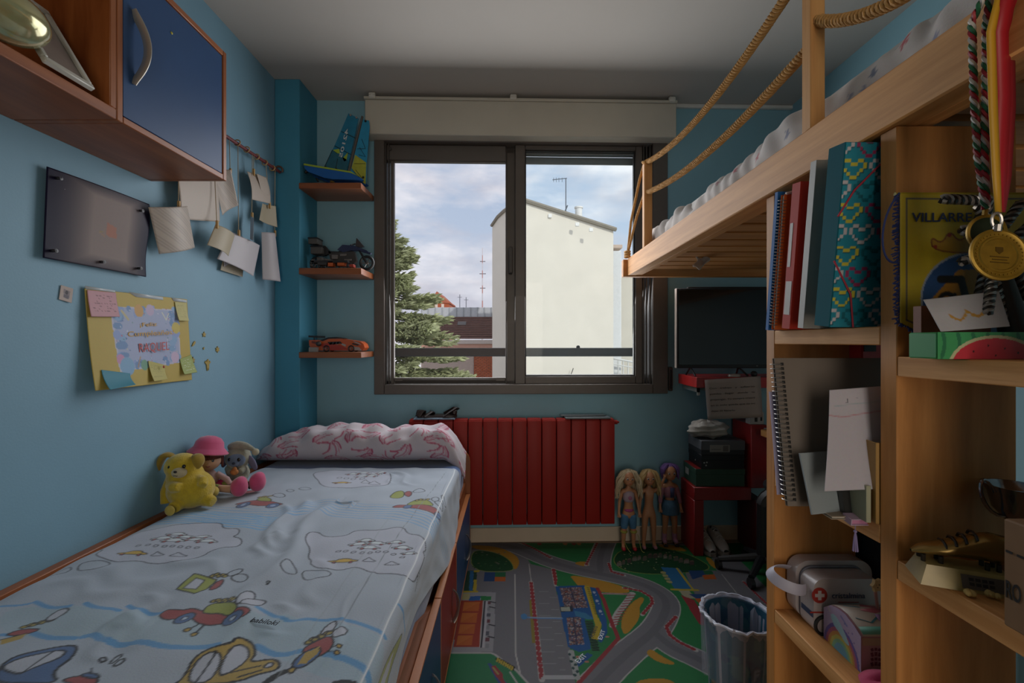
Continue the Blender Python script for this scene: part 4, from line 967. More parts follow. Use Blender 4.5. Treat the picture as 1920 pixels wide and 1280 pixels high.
def cl(p, rot=0):
    m = MB(Matrix.Translation(p) @ Matrix.Rotation(rot, 4, 'X')); m.box((.0, -.004, -.018), (.004, .004, .014), .001); m.box((.005, -.004, -.018), (.009, .004, .014), .001); m.cyl((.0045, -.0045, .0), (.0045, .0045, .0), .003, n=8); m.build('clip', clipm, gar)
pp = [M('photo_back', 'b5a89c', .55, noise=.03), M('photo_back_cool', 'b3aeb2', .5, noise=.03), M('photo_back_tan', 'a69a82', .55, noise=.03)]
wmk = printed('watermarked_paper', .5)
def strp(px, py, X, y0_=None):
    p = ptx(px, py, X); m = MB(); m.tube([(xr+.002, p.y, rz+.002*(p.y-1.9)), (p.x+.003, p.y, p.z+.012)], .0016, 5); m.build('string', stm, gar); cl(p)
def photo(P, off, lab, mt=0, curl=.012, axis='u', lines=False, clipat=None):
    """P four image corners (top-left, top-right, bottom-right, bottom-left); off list of distances from the wall"""
    q = [ptx(p[0], p[1], XL+o) for p, o in zip(P, off)]
    nx, ny = 26, 26; f = (lambda u, v: curl*np.sin(PI*u)) if axis == 'u' else (lambda u, v: curl*np.sin(PI*v))
    uu, vv = np.meshgrid(np.linspace(0, 1, nx), np.linspace(0, 1, ny)); pc = Canvas(uu, vv, ('b5a89c', 'b3aeb2', 'a69a82')[mt])
    if lines:
        for k in range(-14, 20): pc.line([(k/14, 1), (k/14+.8, 0)], .02, 'a2978d')
    o = gridobj('photo_print', bil(q[0], q[1], q[2], q[3], nx, ny, f), pc.C, wmk, solid=.0004)
    tag(o, lab, 'photo', 'photo prints hung on the rod')
    if clipat: strp(clipat[0], clipat[1], XL+off[0]+.002)
    return o
photo([(278, 388), (351, 386), (365, 464), (298, 476)], [.03, .05, .035, .02], 'hanging photo print furthest left, next to the dark poster', 0, -.02, 'u', True, (333, 384))
photo([(330, 322), (402, 322), (412, 416), (338, 411)], [.03, .035, .03, .03], 'large hanging print directly under the cabinet corner', 0, -.006, 'v', False, (331, 318))
photo([(398, 318), (433, 318), (447, 385), (417, 404)], [.035, .06, .05, .03], 'hanging print at the cabinet right corner, striped back', 0, .012, 'u', True, (430, 322))
photo([(463, 321), (499, 332), (507, 382), (472, 374)], [.03, .04, .06, .04], 'upper right hanging print with a second print over it', 0, -.008, 'v', False, (474, 322))
photo([(481, 325), (499, 333), (505, 366), (489, 362)], [.045, .052, .06, .05], 'narrow print overlapping the upper right hanging print', 0, -.003, 'v')
photo([(492, 381), (517, 386), (520, 426), (486, 412)], [.05, .06, .06, .05], 'small curled print under the upper right pair', 2, .010, 'u', False, (504, 384))
photo([(490, 435), (516, 437), (526, 528), (492, 524)], [.03, .06, .07, .03], 'tall narrow hanging print nearest to the pillar', 1, -.012, 'u', False, (514, 437))
photo([(414, 424), (455, 444), (468, 475), (420, 500)], [.015, .015, .015, .015], 'white print half hidden behind the tan and grey prints', 1, .004)
photo([(419, 482), (456, 504), (455, 519), (413, 506)], [.012, .014, .014, .012], 'cream print peeking out below the large grey print', 2, .002)
photo([(430, 436), (487, 460), (475, 518), (407, 485)], [.035, .05, .045, .03], 'large pale grey hanging print with small stamp, lower right', 1, -.012, 'u', False, (446, 437))
photo([(404, 420), (440, 441), (428, 480), (388, 459)], [.05, .058, .058, .05], 'square tan hanging print in front of the pale grey print', 2, -.014, 'u', False, (405, 420))
photo([(470, 405), (476, 409), (475, 452), (469, 448)], [.03, .075, .075, .03], 'hanging print seen edge on between two strings', 1, .002, 'u', False, (471, 404))
# ================================================================ loft bed on the right
pine_y = wood('pine_along', 'c08446', 'dca062', (34, 1.6, 40), .6, 1.6, .8, '5a3416', 5.5)
pine_z = wood('pine_upright', 'b07840', 'cf985a', (14, 14, 1.0), .6, 2.0, .45, '5a3416', 3.0)
pine_x = wood('pine_across', 'a66d36', 'c2884c', (1.0, 14, 14), .6, 2.0, .4, '5a3416', 3.0)
pine_d = wood('pine_panel', '7f5226', '9c6a35', (10, 10, .9), .6, 2.0, .8, '331a0a', 3.2)
loft = thing('loft_bed', 'raw pine loft bed frame with slats, posts and rope rails', 'loft bed', (1.1, 1.4, 1.48))
LX, LT = .600, .645; LZ0, LZ1 = 1.483, 1.571
boxo('side_beam', (LX, .30, LZ0), (LT, 2.362, LZ1), pine_y, loft, bev=.003)
boxo('cross_beam', (LX-.022, 2.363, LZ0-.006), (1.60, 2.402, LZ1-.004), pine_x, loft, bev=.003)
boxo('ledger', (LT, .30, LZ0+.002), (LT+.03, 2.36, LZ0+.022), pine_y, loft); boxo('wall_ledger', (1.57, .30, LZ0+.002), (1.60, 2.36, LZ0+.022), pine_y, loft)
k = 0; y = .42
while y < 2.30:
    boxo('slat', (LT+.002, y, LZ0+.024), (1.598, y+.092, LZ0+.040), pine_x, loft, bev=.002); y += .112
fy = 2.09
boxo('post', (LX+.003, fy-.016, LZ1), (LX+.040, fy+.016, 1.955), pine_z, loft, bev=.002)
boxo('post', (LX+.004, .920, LZ1), (LX+.034, .949, 2.14), pine_z, loft, bev=.002)
boxo('post', (LX+.004, .32, LZ1), (LX+.034, .349, 2.14), pine_z, loft, bev=.002)
ropem = M('jute_rope', 'b98a4e', .85, noise=.15, scale=90, bump=.3, bscale=220)
def rope(path, R, sr, pitch, name='rope', par=loft):
    path = [V(p) for p in path]; L = [0]
    for a, b in zip(path, path[1:]): L.append(L[-1]+(b-a).length)
    n = int(L[-1]/pitch*9); m = MB()
    u0 = V((1, 0, 0))
    for s in range(3):
        pts = []
        for i in range(n+1):
            d = L[-1]*i/n; j = next((q for q in range(len(L)-1) if L[q+1] >= d-1e-9), len(L)-2)
            p = path[j].lerp(path[j+1], (d-L[j])/(L[j+1]-L[j])); t = (path[j+1]-path[j]).normalized()
            u = (u0-t*u0.dot(t)).normalized(); w = t.cross(u); a = 2*PI*(d/pitch+s/3)
            pts.append(p+R*(math.cos(a)*u+math.sin(a)*w))
        m.tube(pts, sr, 6)
    return m.build(name, ropem, par)
cx = LX+.02
def sag(a, b, s, n=26): return [V(a).lerp(V(b), i/(n-1))+V((0, 0, -4*s*(i/(n-1))*(1-i/(n-1)))) for i in range(n)]
rope(sag((cx, fy-.01, 1.962), (cx, .945, 1.935), .065), .0078, .0044, .030)
rope(sag((cx, fy-.014, 1.822), (cx, .948, 1.752), .045), .0078, .0044, .030)
rope(sag((cx, .922, 1.790), (cx, .346, 1.78), .11), .0078, .0044, .030)
rope([(cx-.008, fy+.016, 1.962), (cx-.02, fy+.05, 1.90), (cx-.026, fy+.18, 1.74), (cx-.028, 2.33, 1.585)], .0032, .0036, .02, 'tie_rope')
rope([(cx-.006, fy+.012, 1.83), (cx-.02, fy+.10, 1.74), (cx-.025, 2.33, 1.60)], .0032, .0036, .02, 'tie_rope')
m = MB(); m.tube([V((cx, fy, 1.962))+V((.018*math.cos(a), .018*math.sin(a), .004*math.sin(3*a))) for a in np.linspace(0, 2*PI, 14)[:-1]], .007, 6, closed=True); m.build('rope_knot', ropem, loft)
m = MB()
for k in range(3): m.tube([V((cx-.028, 2.335, 1.575+.012*k))+V((.012*math.cos(a), .02*math.sin(a), 0)) for a in np.linspace(0, 2*PI, 12)[:-1]], .0055, 6, closed=True)
m.build('rope_knot', ropem, loft)
# mattress and star printed sheet
mm = MB(); mm.box((.665, .40, LZ0+.042), (1.56, 2.13, 1.668), .03, seg=2)
tag(mm.build('loft_mattress', M('white_ticking', 'c9c5c0', .85)), 'mattress lying on the loft bed slats under the star sheet', 'mattress')
nu, nv = 210, 330
U_, Y_ = np.meshgrid(np.linspace(0, .62, nu), np.linspace(.36, 2.155, nv))
zb0 = LZ0+.075
hh = .118+.012*np.sin(3.1*Y_+.5)-.020*np.exp(-((Y_-2.15)/.25)**2)
r = .045; a1_ = hh-r
th = np.clip((U_-a1_)/r, 0, PI/2); rest = np.clip(U_-a1_-r*PI/2, 0, None)
X_ = .652+r*(1-np.cos(th))+rest; Z_ = zb0+np.minimum(U_, a1_)+r*np.sin(th)
side = np.clip(1-rest/.15, 0, 1)
far = .35+.65*np.exp(-((Y_-1.95)/.35)**2)
w = .008*np.sin(52*Y_+16*U_+2.2*np.sin(7*Y_))*far+.0035*np.sin(88*Y_-40*U_+3*np.sin(9*Y_+4*U_))+.003*np.sin(41*Y_+70*U_)+.009*np.sin(15*Y_-14*U_+1.5*np.sin(4*Y_))+.005*np.sin(27*Y_+34*U_)
X_ = X_-w*.55*np.clip(U_/.03, 0, 1)*side; Z_ = Z_+.7*w*np.clip(U_/.09, 0, 1)+.012*np.sin(6.5*Y_)*np.clip(U_/.12, 0, 1)
pc = Canvas(U_, Y_, 'c6bfba')
def st(px, py, r_, col, rot):
    p = ptx(px, py, .652); pc.fill([(p.z-zb0+x, p.y+y) for x, y in star(r_*.8, .42, 5, rot)], col)
for px, py, r_, col, rot in ((1502, 204, .020, 'a8505a', .3), (1436, 272, .020, 'b0606a', .9), (1420, 299, .022, 'a8505a', .1), (1376, 323, .018, 'b0606a', .5), (1481, 257, .018, '7d8196', .7), (1687, 61, .018, 'b0444e', .2), (1633, 123, .018, '6d7688', .6),
                             (1668, 56, .016, '5f6a7c', .1), (1755, 62, .014, '8a8ea6', .8), (1598, 178, .014, '8f93a6', 1), (1345, 345, .016, 'a8757c', 1), (1300, 375, .016, '8a8ea0', .2), (1560, 150, .022, '5f7478', 0), (1620, 160, .016, '8f93a6', .4)): st(px, py, r_, col, rot)
rr = random.Random(8)
for k in range(40): x, y = rr.uniform(.2, .6), rr.uniform(.4, 2.1); pc.fill([(x+a, y+b) for a, b in star(.014, .42, 5, rr.random())], rr.choice(('a8505a', '7d8196')))
tag(gridobj('star_sheet', np.stack([X_, Y_, Z_], -1)[:, ::-1], pc.C.reshape(nv, nu, 3)[:, ::-1].reshape(-1, 3), printed('printed_star_cotton', .85, .2, 240, sheen=.2), solid=.0015), 'crumpled white sheet with red and blue stars on the loft bed', 'bed sheet')
m = MB(); q = ptx(1268, 470, .80)
P = [[(.80+.05*u+.012*math.sin(5*v), 1.98+.012*math.sin(4*u+3*v)+.01*u, 1.508-.055*v*(1-.5*abs(u-.45))+.004*math.sin(9*u)) for u in np.linspace(0, 1, 12)] for v in np.linspace(0, 1, 12)]
m.grid(P); tag(m.build('cloth_corner', M('white_cotton', 'c4bcb6', .85), solid=.003), 'white cloth corner hanging between the loft bed slats', 'cloth')
m = MB(); m.box((.65, 2.17, LZ0+.041), (1.3, 2.33, LZ0+.15), .045, seg=3)
tag(m.build('folded_blanket', M('blue_fleece', '5f86ab', .9, noise=.15, scale=25, sheen=.3)), 'blue folded blanket at the window end of the loft bed', 'blanket')
# ================================================================ pine bookcase below the loft bed
bk = thing('bookcase', 'raw pine bookcase with open compartments below the loft bed', 'bookcase', (.705, .75, 0))
UX0, UX1 = .61, .80
for y0 in (1.058, .721, .385): boxo('upright', (UX0, y0, 0), (UX1, y0+.033, LZ0-.001), pine_d if False else wood('pine_upright_panel', 'a0662c', 'c98a4a', (9, 14, .9), .6, 2.0, .8, '3a1e0c', 3.3), bk, bev=.0015)
def board(y0, y1, z): return boxo('board', (UX0, y0+.0005, z-.031), (UX1, y1-.0005, z), wood('pine_board', 'bd8246', 'd9a064', (30, 1.6, 30), .65, 2.2, .5, '5a3416', 4), bk, bev=.0015)
for z in (1.165, .836, .518, .16): board(.754, 1.058, z)
for z in (1.116, .794, .47, .16): board(.418, .721, z)
# ---- notebooks and books on the top board (leaning towards the room's near end)
lean = math.radians(7.2)
def slab(x0, d, z, w, h, t, lean=lean, yaw=0.0):
    """matrix of a book: local x across the cover, y thickness (away), z up, lower left corner at (x0, d, z)"""
    return Matrix.Translation((x0, d, z)) @ Matrix.Rotation(yaw, 4, 'Z') @ Matrix.Rotation(lean, 4, 'X')
def book(name, lab, cat, x0, d, z, w, h, t, cover, pages='c9c3b4', lean=lean, yaw=0, spine=None, group=None):
    mt_ = slab(x0, d, z, w, h, t, lean, yaw); o = thing(name, lab, cat, (x0+w/2, d, z), group)
    m = MB(mt_); m.box((0, 0, .0), (w, .0018, h), .0006); m.box((0, t-.0018, 0), (w, t, h), .0006)
    if spine is not False: m.box((-.0005, 0, 0), (.0015, t, h), .0006)
    m.build('cover', cover, o)
    MB(mt_).box((.003, .002, .003), (w-.003, t-.002, h-.003)).build('pages', M('paper_'+pages, pages, .8), o)
    return o, mt_
wire = M('spiral_wire', '9c9a98', .35, .8, noise=.02)
def spiral(o, mt_, h, t, n, x=0.0, r=None, dark=False):
    r = r or t*.8; m = MB(mt_)
    for k in range(n):
        z = .012+(h-.024)*k/(n-1)
        m.tube([(x+r*.9*math.cos(a), t/2+r*math.sin(a), z+.0012*math.sin(a)) for a in np.linspace(0, 2*PI, 9)[:-1]], .0009, 4, closed=True)
    m.build('spiral_binding', wire, o)
zA = 1.1655
o, q = book('folder', 'blue folder standing behind the orange spiral notebook, top board', 'folder', .583, 1.034, zA, .20, .305, .012, M('folder_blue', '1f5f9c', .65, spec=.25))
o, q = book('spiral_notebook', 'orange spiral notebook standing on the top bookcase board', 'notebook', .583, 1.010, zA, .205, .292, .013, M('cover_orange', 'b5561f', .65, spec=.25), spine=False); spiral(o, q, .292, .013, 40, 0, .0085)
m = MB(q); m.tube([(.003, 0, .293), (.02, -.001, .297), (.035, 0, .292)], .003, 5); m.build('paper_tab', M('tab_white', 'cfc8c0', .7), o)
o, q = book('book', 'bright red paperback between orange notebook and grey folder', 'book', .583, .955, zA, .2, .300, .028, M('cover_red', 'b02f22', .65, spec=.25), 'b9b0b4')
m = MB(q); m.box((-.0012, .014, .13), (-.0002, .024, .22)); m.box((-.0012, .004, .03), (-.0002, .024, .1)); m.build('spine_label', M('label_grey', '9a938c', .5), o)
m = MB(q); m.box((.05, -.0004, .20), (.19, .0002, .285)); m.box((.05, -.0004, .1), (.19, .0002, .16)); m.build('cover_print', M('cover_print', '8f7a6c', .5), o)
o, q = book('folder', 'silver grey hard folder standing between red book and teal folder', 'folder', .579, .904, zA, .215, .322, .018, M('cover_silver', 'a29f98', .5, 0), 'a9a6a2')
o, q = book('folder', 'thick teal folder with pixel hearts and red elastic, top board', 'folder', .560, .803, zA, .215, .312, .040, M('cover_teal_dark', '155a66', .75, spec=.12), '3d6c74')
nx, ny = 110, 160; uu, vv = np.meshgrid(np.linspace(0, .213, nx), np.linspace(0, .311, ny)); pc = Canvas(uu, vv, '1d7f92')
HEART = ["01100110", "11111111", "11111111", "01111110", "00111100", "00011000"]
OUT = [(c_, r_) for r_, row in enumerate(HEART) for c_, v_ in enumerate(row) if v_ == '1' and not (0 < c_ < 7 and 0 < r_ < 5 and row[c_-1] == '1' and row[c_+1] == '1' and HEART[r_-1][c_] == '1' and HEART[r_+1][c_] == '1')]
s_ = .0055; hc = ['b5b0b4', '8f2f58', '0f5f6c', 'b7ae3a']
for j in range(9):
    for i in range(6):
        x0 = -.03+i*.048+(j % 2)*.024; z0 = .315-j*.036; col = hc[(i+2*j) % 3] if i else hc[3 if j % 2 else 0]
        for c_, r_ in OUT:
            a, b = x0+c_*s_, z0-r_*s_; pc.fill([(a+.0012, b-.0012), (a+s_+.0012, b-.0012), (a+s_+.0012, b+s_-.0012), (a+.0012, b+s_-.0012)], '0f4f5c')
        for c_, r_ in OUT:
            a, b = x0+c_*s_, z0-r_*s_; pc.fill([(a, b), (a+s_, b), (a+s_, b+s_), (a, b+s_)], col)
Pg = np.stack([uu+.001, np.full_like(uu, -.0006), vv], -1); Pw = np.einsum('ij,abj->abi', np.array(q.to_3x3()), Pg)+np.array(q.translation)
gridobj('cover_print', Pw, pc.C, printed('cover_gloss', .4), o)
m = MB(q)
for z0, z1_ in ((.19, .275), (.115, .0)): m.tube([(-.002, .0, z0), (.02 if z1_ else .03, -.003, z0+(z1_-z0)*.5), (.06 if z1_ else .04, -.0025, z1_)], .0016, 5)
m.build('elastic', M('elastic_red', 'a02a3c', .6), o)
# ---- middle board
zB = .8365
o, q = book('spiral_notebook', 'large grey brown spiral notebook facing out on the middle board', 'notebook', .508, .838, zB, .215, .275, .008, M('cover_taupe', '6d6258', .5, noise=.04), lean=-math.radians(9), spine=False)
spiral(o, q, .275, .008, 30, .004, .011)
m = MB(q)
for k in range(30): z = .012+.251*k/29; m.box((.011, -.0006, z-.0028), (.0165, .0003, z+.0028))
w_ = m.build('punched_holes', M('hole_black', '16130f', .8), o); w_['kind'] = 'stuff'
m = MB(Matrix.Translation((.509, .866, zB+.012)) @ Matrix.Rotation(math.radians(-8), 4, 'X')); m.box((-.004, .0, .0), (.12, .0015, .195))
tag(m.build('paper_sheet', M('lilac_paper', 'a8a0bc', .6)), 'pale lilac sheet sticking out behind the large spiral notebook', 'paper')
nx, ny = 60, 90; uu, vv = np.meshgrid(np.linspace(0, .125, nx), np.linspace(0, .175, ny)); pc = Canvas(uu, vv, 'b3adb4')
pc.line(smooth([(.0, .045), (.03, .05), (.06, .046), (.125, .042)], 2, False), .0016, 'b0757c'); pc.line(smooth([(.01, .03), (.06, .027), (.125, .026)], 2, False), .0012, '8fa0a6')
pa = [pt(1555, 731, .800), pt(1676, 722, .790), pt(1672, 915, .765), pt(1546, 921, .770)]
sheet2 = gridobj('drawing_paper', bil(pa[0], pa[1], pa[2], pa[3], nx, ny, lambda u, v: .008*np.sin(PI*v*1.1)*(u-.3)), pc.C, printed('matt_print', .6), solid=.0005)
tag(sheet2, 'white drawing paper with show-through letters, middle board', 'paper')
for s_, px in (('L', 1588), ('E', 1607), ('U', 1625), ('Q', 1643)):
    a = pt(px, 755-(px-1588)*.08, .7955); text(s_, a, (-1, .08, 0), (0, .1, 1), .0075, M('pencil_grey', '7c7a80', .8), sheet2, 'pencil_letter', lift=-.0035)
o, q = book('folder', 'clear grey plastic folder leaning against the large spiral notebook', 'folder', .527, .797, zB, .10, .105, .004, M('clear_plastic', '8d9496', .25), 'a9a59e', lean=math.radians(-14), yaw=.25)
o, q = book('spiral_notebook', 'small kraft notebook lying under the drawing paper', 'notebook', .555, .79, zB, .06, .09, .006, M('kraft_small', '8f7f6c', .6), lean=math.radians(-88), spine=False)
o, q = book('book', 'small black pocket book behind the tan notebook', 'book', .586, .800, zB, .045, .055, .012, M('cover_black', '22211f', .4), lean=math.radians(-10))
o, q = book('book', 'small pale book with pink edge lying on the middle board', 'book', .580, .776, zB, .045, .022, .012, M('cover_pinkpale', 'a88fa2', .5), 'b57a9a', lean=math.radians(-80))
o, q = book('notebook', 'tan hard notebook standing by the bookcase upright', 'notebook', .606, .757, zB, .012, .135, .09, M('cover_tan', 'a27c42', .5), lean=0, yaw=-.12)
o, q = book('notebook', 'pale green thin notebook next to the tan one', 'notebook', .594, .762, zB, .007, .062, .08, M('cover_sage', '9a9a80', .5), lean=0, yaw=-.12)
tas = thing('bookmark_tassel', 'lilac bookmark tassel hanging over the middle board edge', 'tassel', (.606, .80, .79))
m = MB(); m.tube([(.612, .81, .838), (.6065, .805, .836), (.606, .803, .815), (.606, .803, .805)], .0007, 5); m.build('cord', M('lilac_cord', '8a7aa0', .7), tas)
m = MB()
for k in range(9): a = 2*PI*k/9; m.tube([(.606, .803, .806), (.606+.002*math.cos(a), .803+.002*math.sin(a), .795), (.606+.004*math.cos(a), .803+.004*math.sin(a), .770)], .0009, 4)
m.ell((.606, .803, .805), .0028, u=8, v=6); f_ = m.build('fringe', M('lilac_thread', '9284ae', .7), tas); f_['kind'] = 'stuff'
m = MB(); a = pt(1603, 660, 1.02); m.box((a.x, 1.0, zB), (a.x+.05, 1.04, 1.135), .003); o = m.build('carton', M('carton_red', '9c1f22', .4)); tag(o, 'red carton behind the large grey spiral notebook', 'carton')
m = MB(); m.box((a.x+.004, .998, 1.118), (a.x+.03, .9995, 1.132)); m.build('label', M('label_black', '1d1b1a', .5), o)
# ---- lower board: first aid pouch, gift box, small things
zC = .5185
kit = thing('first_aid_pouch', 'white zipped first aid pouch with red cross on lower board', 'pouch', (.70, 1.0, zC))
wv_ = M('white_vinyl', 'b3a8a6', .35, noise=.04, coat=.2)
KX0, KX1, KY0, KY1 = .640, .785, .965, 1.05
def rrect(x0, x1, z0, z1, r, n=6):
    P = []
    for cx_, cz_, a0 in ((x1-r, z0+r, -PI/2), (x1-r, z1-r, 0), (x0+r, z1-r, PI/2), (x0+r, z0+r, PI)):
        P += [(cx_+r*math.cos(a0+PI/2*i/n), cz_+r*math.sin(a0+PI/2*i/n)) for i in range(n+1)]
    return P
XZf = lambda y: Matrix.Translation((0, y, 0)) @ Matrix(((1, 0, 0, 0), (0, 0, 1, 0), (0, 1, 0, 0), (0, 0, 0, 1)))
m = MB(); m.prism(rrect(KX0, KX1, zC, zC+.118, .022), .045, XZf(KY0)); m.build('body', wv_, kit)
m = MB(); m.prism(rrect(KX0-.006, KX1+.02, zC+.004, zC+.132, .03), .032, XZf(KY0+.052)); m.build('lid', wv_, kit)
m = MB(); m.tube([(x, KY0+.0485, z) for x, z in rrect(KX0+.003, KX1-.003, zC+.004, zC+.120, .024)], .003, 6, closed=True); m.build('zip', M('zip_grey', '6b6a74', .5), kit)
m = MB(); m.tube(bez([(KX0-.004, KY0+.02, zC+.085), (KX0-.03, KY0-.0, zC+.085), (KX0-.085, KY0+.03, zC+.098), (KX0-.085, KY0+.075, zC+.112), (KX0-.03, KY0+.08, zC+.112), (KX0-.006, KY0+.075, zC+.105)], 22), .012, 8, flat=(.12, 1)); m.build('strap_loop', M('strap_white', 'aaa6b4', .5), kit)
zz_ = KY0-.0006
def kp(px, py): return pt(px, py, KY0-.0008)
XZb = lambda y: Matrix.Translation((0, y, 0)) @ Matrix(((1, 0, 0, 0), (0, 0, -1, 0), (0, 1, 0, 0), (0, 0, 0, 1)))
c_ = kp(1537, 1116); m = MB(); m.prism([(c_.x+.0165*math.cos(a), c_.z+.0165*math.sin(a)) for a in np.linspace(0, 2*PI, 30)[:-1]], .0006, XZb(KY0)); m.build('red_disc', M('disc_red', '9c2c22', .5), kit)
m = MB(); t_, l_ = .0035, .010; m.prism([(c_.x+x, c_.z+z) for x, z in ((-t_, -l_), (t_, -l_), (t_, -t_), (l_, -t_), (l_, t_), (t_, t_), (t_, l_), (-t_, l_), (-t_, t_), (-l_, t_), (-l_, -t_), (-t_, -t_))], .0012, XZb(KY0)); m.build('white_cross', M('cross_white', 'b9adac', .5), kit)
a, b = kp(1560, 1121), kp(1622, 1121); text('cristalmina', a, (1, 0, 0), (0, 0, 1), .0115, M('navy_print', '2c3f5c', .5), kit, 'print_lettering', width=b.x-a.x)
m = MB(); a, b = kp(1572, 1127), kp(1610, 1129); m.box((a.x, KY0-.0012, b.z), (b.x, KY0-.0004, b.z+.0012)); a, b = kp(1519, 1146), kp(1543, 1149); m.box((a.x, KY0-.0012, b.z), (b.x+.03, KY0-.0004, b.z+.003)); m.build('red_stripe', M('disc_red', '9c2c22'), kit)
a = kp(1545, 1172); m = MB(); m.tube([(a.x+.019*math.cos(t), KY0-.002, a.z+.019*math.sin(t)) for t in np.linspace(0, 2*PI, 26)[:-1]], .0035, 6, closed=True); m.build('black_ring', rub, kit)
m = MB(); m.box((KX0-.0012, KY0+.002, zC+.035), (KX0-.0004, KY0+.04, zC+.046)); m.build('side_lettering', M('navy_print', '2c3f5c'), kit)
gb = thing('gift_box', 'small pink gift box with unicorn and rainbow on lower board', 'box', (.71, .905, zC))
GX0, GX1, GY0, GY1 = .655, .762, .853, .955
pink = M('box_pink', 'a8808c', .4); lil = M('box_lilac', 'b39ab4', .4)
YZm = lambda x: Matrix.Translation((x, 0, 0)) @ YZ
prof = [(GY0, zC), (GY1, zC), (GY1, zC+.064), (GY1-.02, zC+.080), (GY1-.042, zC+.086), (GY1-.062, zC+.086), (GY1-.085, zC+.078), (GY0, zC+.068)]
nx, ny = 70, 64; uu, vv = np.meshgrid(np.linspace(0, 1, nx), np.linspace(0, 1, ny)); Yg = GY1+(GY0-GY1)*uu
top = np.interp(Yg.ravel(), [p[0] for p in prof[:1]+prof[2:][::-1]][1:], [p[1] for p in prof[2:][::-1]]).reshape(Yg.shape)
m = MB(); m.prism(prof, GX1-GX0, YZm(GX0)); m.build('carton', pink, gb)
Zg = zC+(top-zC)*vv; pc = Canvas((GY1-Yg), Zg-zC, 'b09ab4')
for k, col in enumerate(('6b5c9a', 'a85a72', 'c08a4a', 'bdb25a', '7fb08a', '6aa0b4')): pc.ell(.05, -.005, .050-.006*k, .060-.007*k, col)
pc.shape([(.018, .062), (.035, .07), (.06, .05), (.075, .03), (.06, .03), (.045, .04), (.03, .045)], '9fc0c6', None); pc.line([(.018, .066), (.010, .078)], .002, 'c9b9a0')
for x, z in ((.07, .055), (.085, .045), (.09, .03), (.06, .066), (.08, .06)): pc.ell(x, z, .0018, .0018, '7a6a9a')
pc.line([(.05, .075), (.066, .066)], .004, '7f7aa6')
gridobj('side_print', np.stack([np.full_like(Yg, GX0-.0007), Yg, Zg], -1), pc.C, printed('matt_print', .6), gb)
tp = [(p[0], p[1]) for p in prof[2:]][::-1]
m = MB(); P = [[(GX0+.004+(GX1-GX0-.006)*u, y, z+.0008) for u in (0, .5, 1)] for y, z in tp]; m.grid(P); m.build('top_panel', M('top_cream', 'b4a596', .45), gb, solid=.0006)
def gtop(u, t): y = GY0+(GY1-GY0)*t; return V((GX0+(GX1-GX0)*u, y, float(np.interp(y, [p[0] for p in tp], [p[1] for p in tp]))+.0018))
for pts, col in ((((.05, .02), (.95, .02), (.95, .14), (.05, .14)), '5f9a86'), (((.12, .3), (.35, .2), (.6, .35), (.4, .62), (.2, .75)), '4f8fa0'), (((.35, .5), (.7, .35), (.85, .6), (.55, .8)), 'b05a62'), (((.5, .25), (.62, .25), (.6, .38), (.52, .38)), '9a7aa0')):
    m = MB(); m.mesh([gtop(*p_) for p_ in pts], [tuple(range(len(pts)))]); m.build('unicorn_print', M('unicorn_'+col, col, .5), gb, solid=.0004)
m = MB(); m.box((GX0+.002, GY0-.0008, zC+.052), (GX1, GY0-.0002, zC+.066)); m.build('front_band', M('box_peach', 'a8917f', .45), gb)
dkp = M('print_plum', '6a3548', .5)
for k in range(4):
    m = MB(); w_ = .005+.002*(k % 2); z = zC+.044-.009*k; x = GX0+.02
    for q_ in range(3): m.cbox((x+.007*q_, GY0-.0006, z+.001*(q_ % 2)), (.0045, .0006, w_), (0, .3*(q_-1), 0))
    f_ = m.build('print_mark', dkp, gb); f_['kind'] = 'stuff'
m = MB(); m.ell((GX0+.06, GY0-.0006, zC+.025), (.012, .0008, .018), u=12, v=6); m.build('print_figure', M('print_grey', '7f7a7c', .5), gb)
ck = thing('cookie_pick', 'cookie shaped flower on a stick beside the gift box', 'ornament', (.735, .94, zC+.10))
c_ = pt(1641, 1095, .885)
m = MB(); m.prism([((.0135 if k % 2 == 0 else .0095)*math.cos(PI*k/6), (.0135 if k % 2 == 0 else .0095)*math.sin(PI*k/6)) for k in range(12)], .006, Matrix.Translation(c_) @ Euler((PI/2, 0, .2)).to_matrix().to_4x4()); m.build('cookie', M('cookie', 'b89a66', .7, noise=.1), ck)
m = MB()
for dx, dz in ((-.003, .002), (.003, .002), (0, -.003)): m.ell((c_.x+dx, c_.y-.0062, c_.z+dz), .0011, u=8, v=5)
m.build('face_dots', M('dot_brown', '4a2a1a', .6), ck)
m = MB(); m.tube([c_+V((.002, .003, -.008)), V((c_.x+.03, c_.y+.03, zC+.075))], .003, 8); m.build('stick', M('stick_pink', 'a67a72', .6), ck)
m = MB()
P = [[(.636+.10*u+.006*math.sin(7*v), .775+.065*v+.004*math.sin(9*u), zC+.004+.016*abs(math.sin(5*u+4*v))*math.sin(PI*min(1, u*1.2))*math.sin(PI*v)+.012*math.sin(PI*u)) for u in np.linspace(0, 1, 30)] for v in np.linspace(0, 1, 20)]
m.grid(P); tag(m.build('scrunched_cloth', M('magenta_cloth', 'b31f55', .7, noise=.15, scale=40, sheen=.3), solid=.004), 'scrunched magenta cloth at the near end of the lower board', 'cloth')
m = MB(); a = pt(1652, 1275, .775); m.prism([(a.x-.002, zC), (a.x+.03, zC), (a.x+.03, zC+.07), (a.x+.005, zC+.045)], .003, XZf(.762)); tag(m.build('mint_card', M('mint_card', '6fb096', .5)), 'mint green card corner beside the bookcase upright', 'card')
m = MB(); m.box((.815, .95, .42), (1.02, 1.32, .84), .05, seg=3); bgk = m.build('black_backpack', M('black_nylon', '17181c', .7, noise=.15, scale=40)); tag(bgk, 'black backpack behind the bookcase, seen past its first aid pouch', 'backpack')
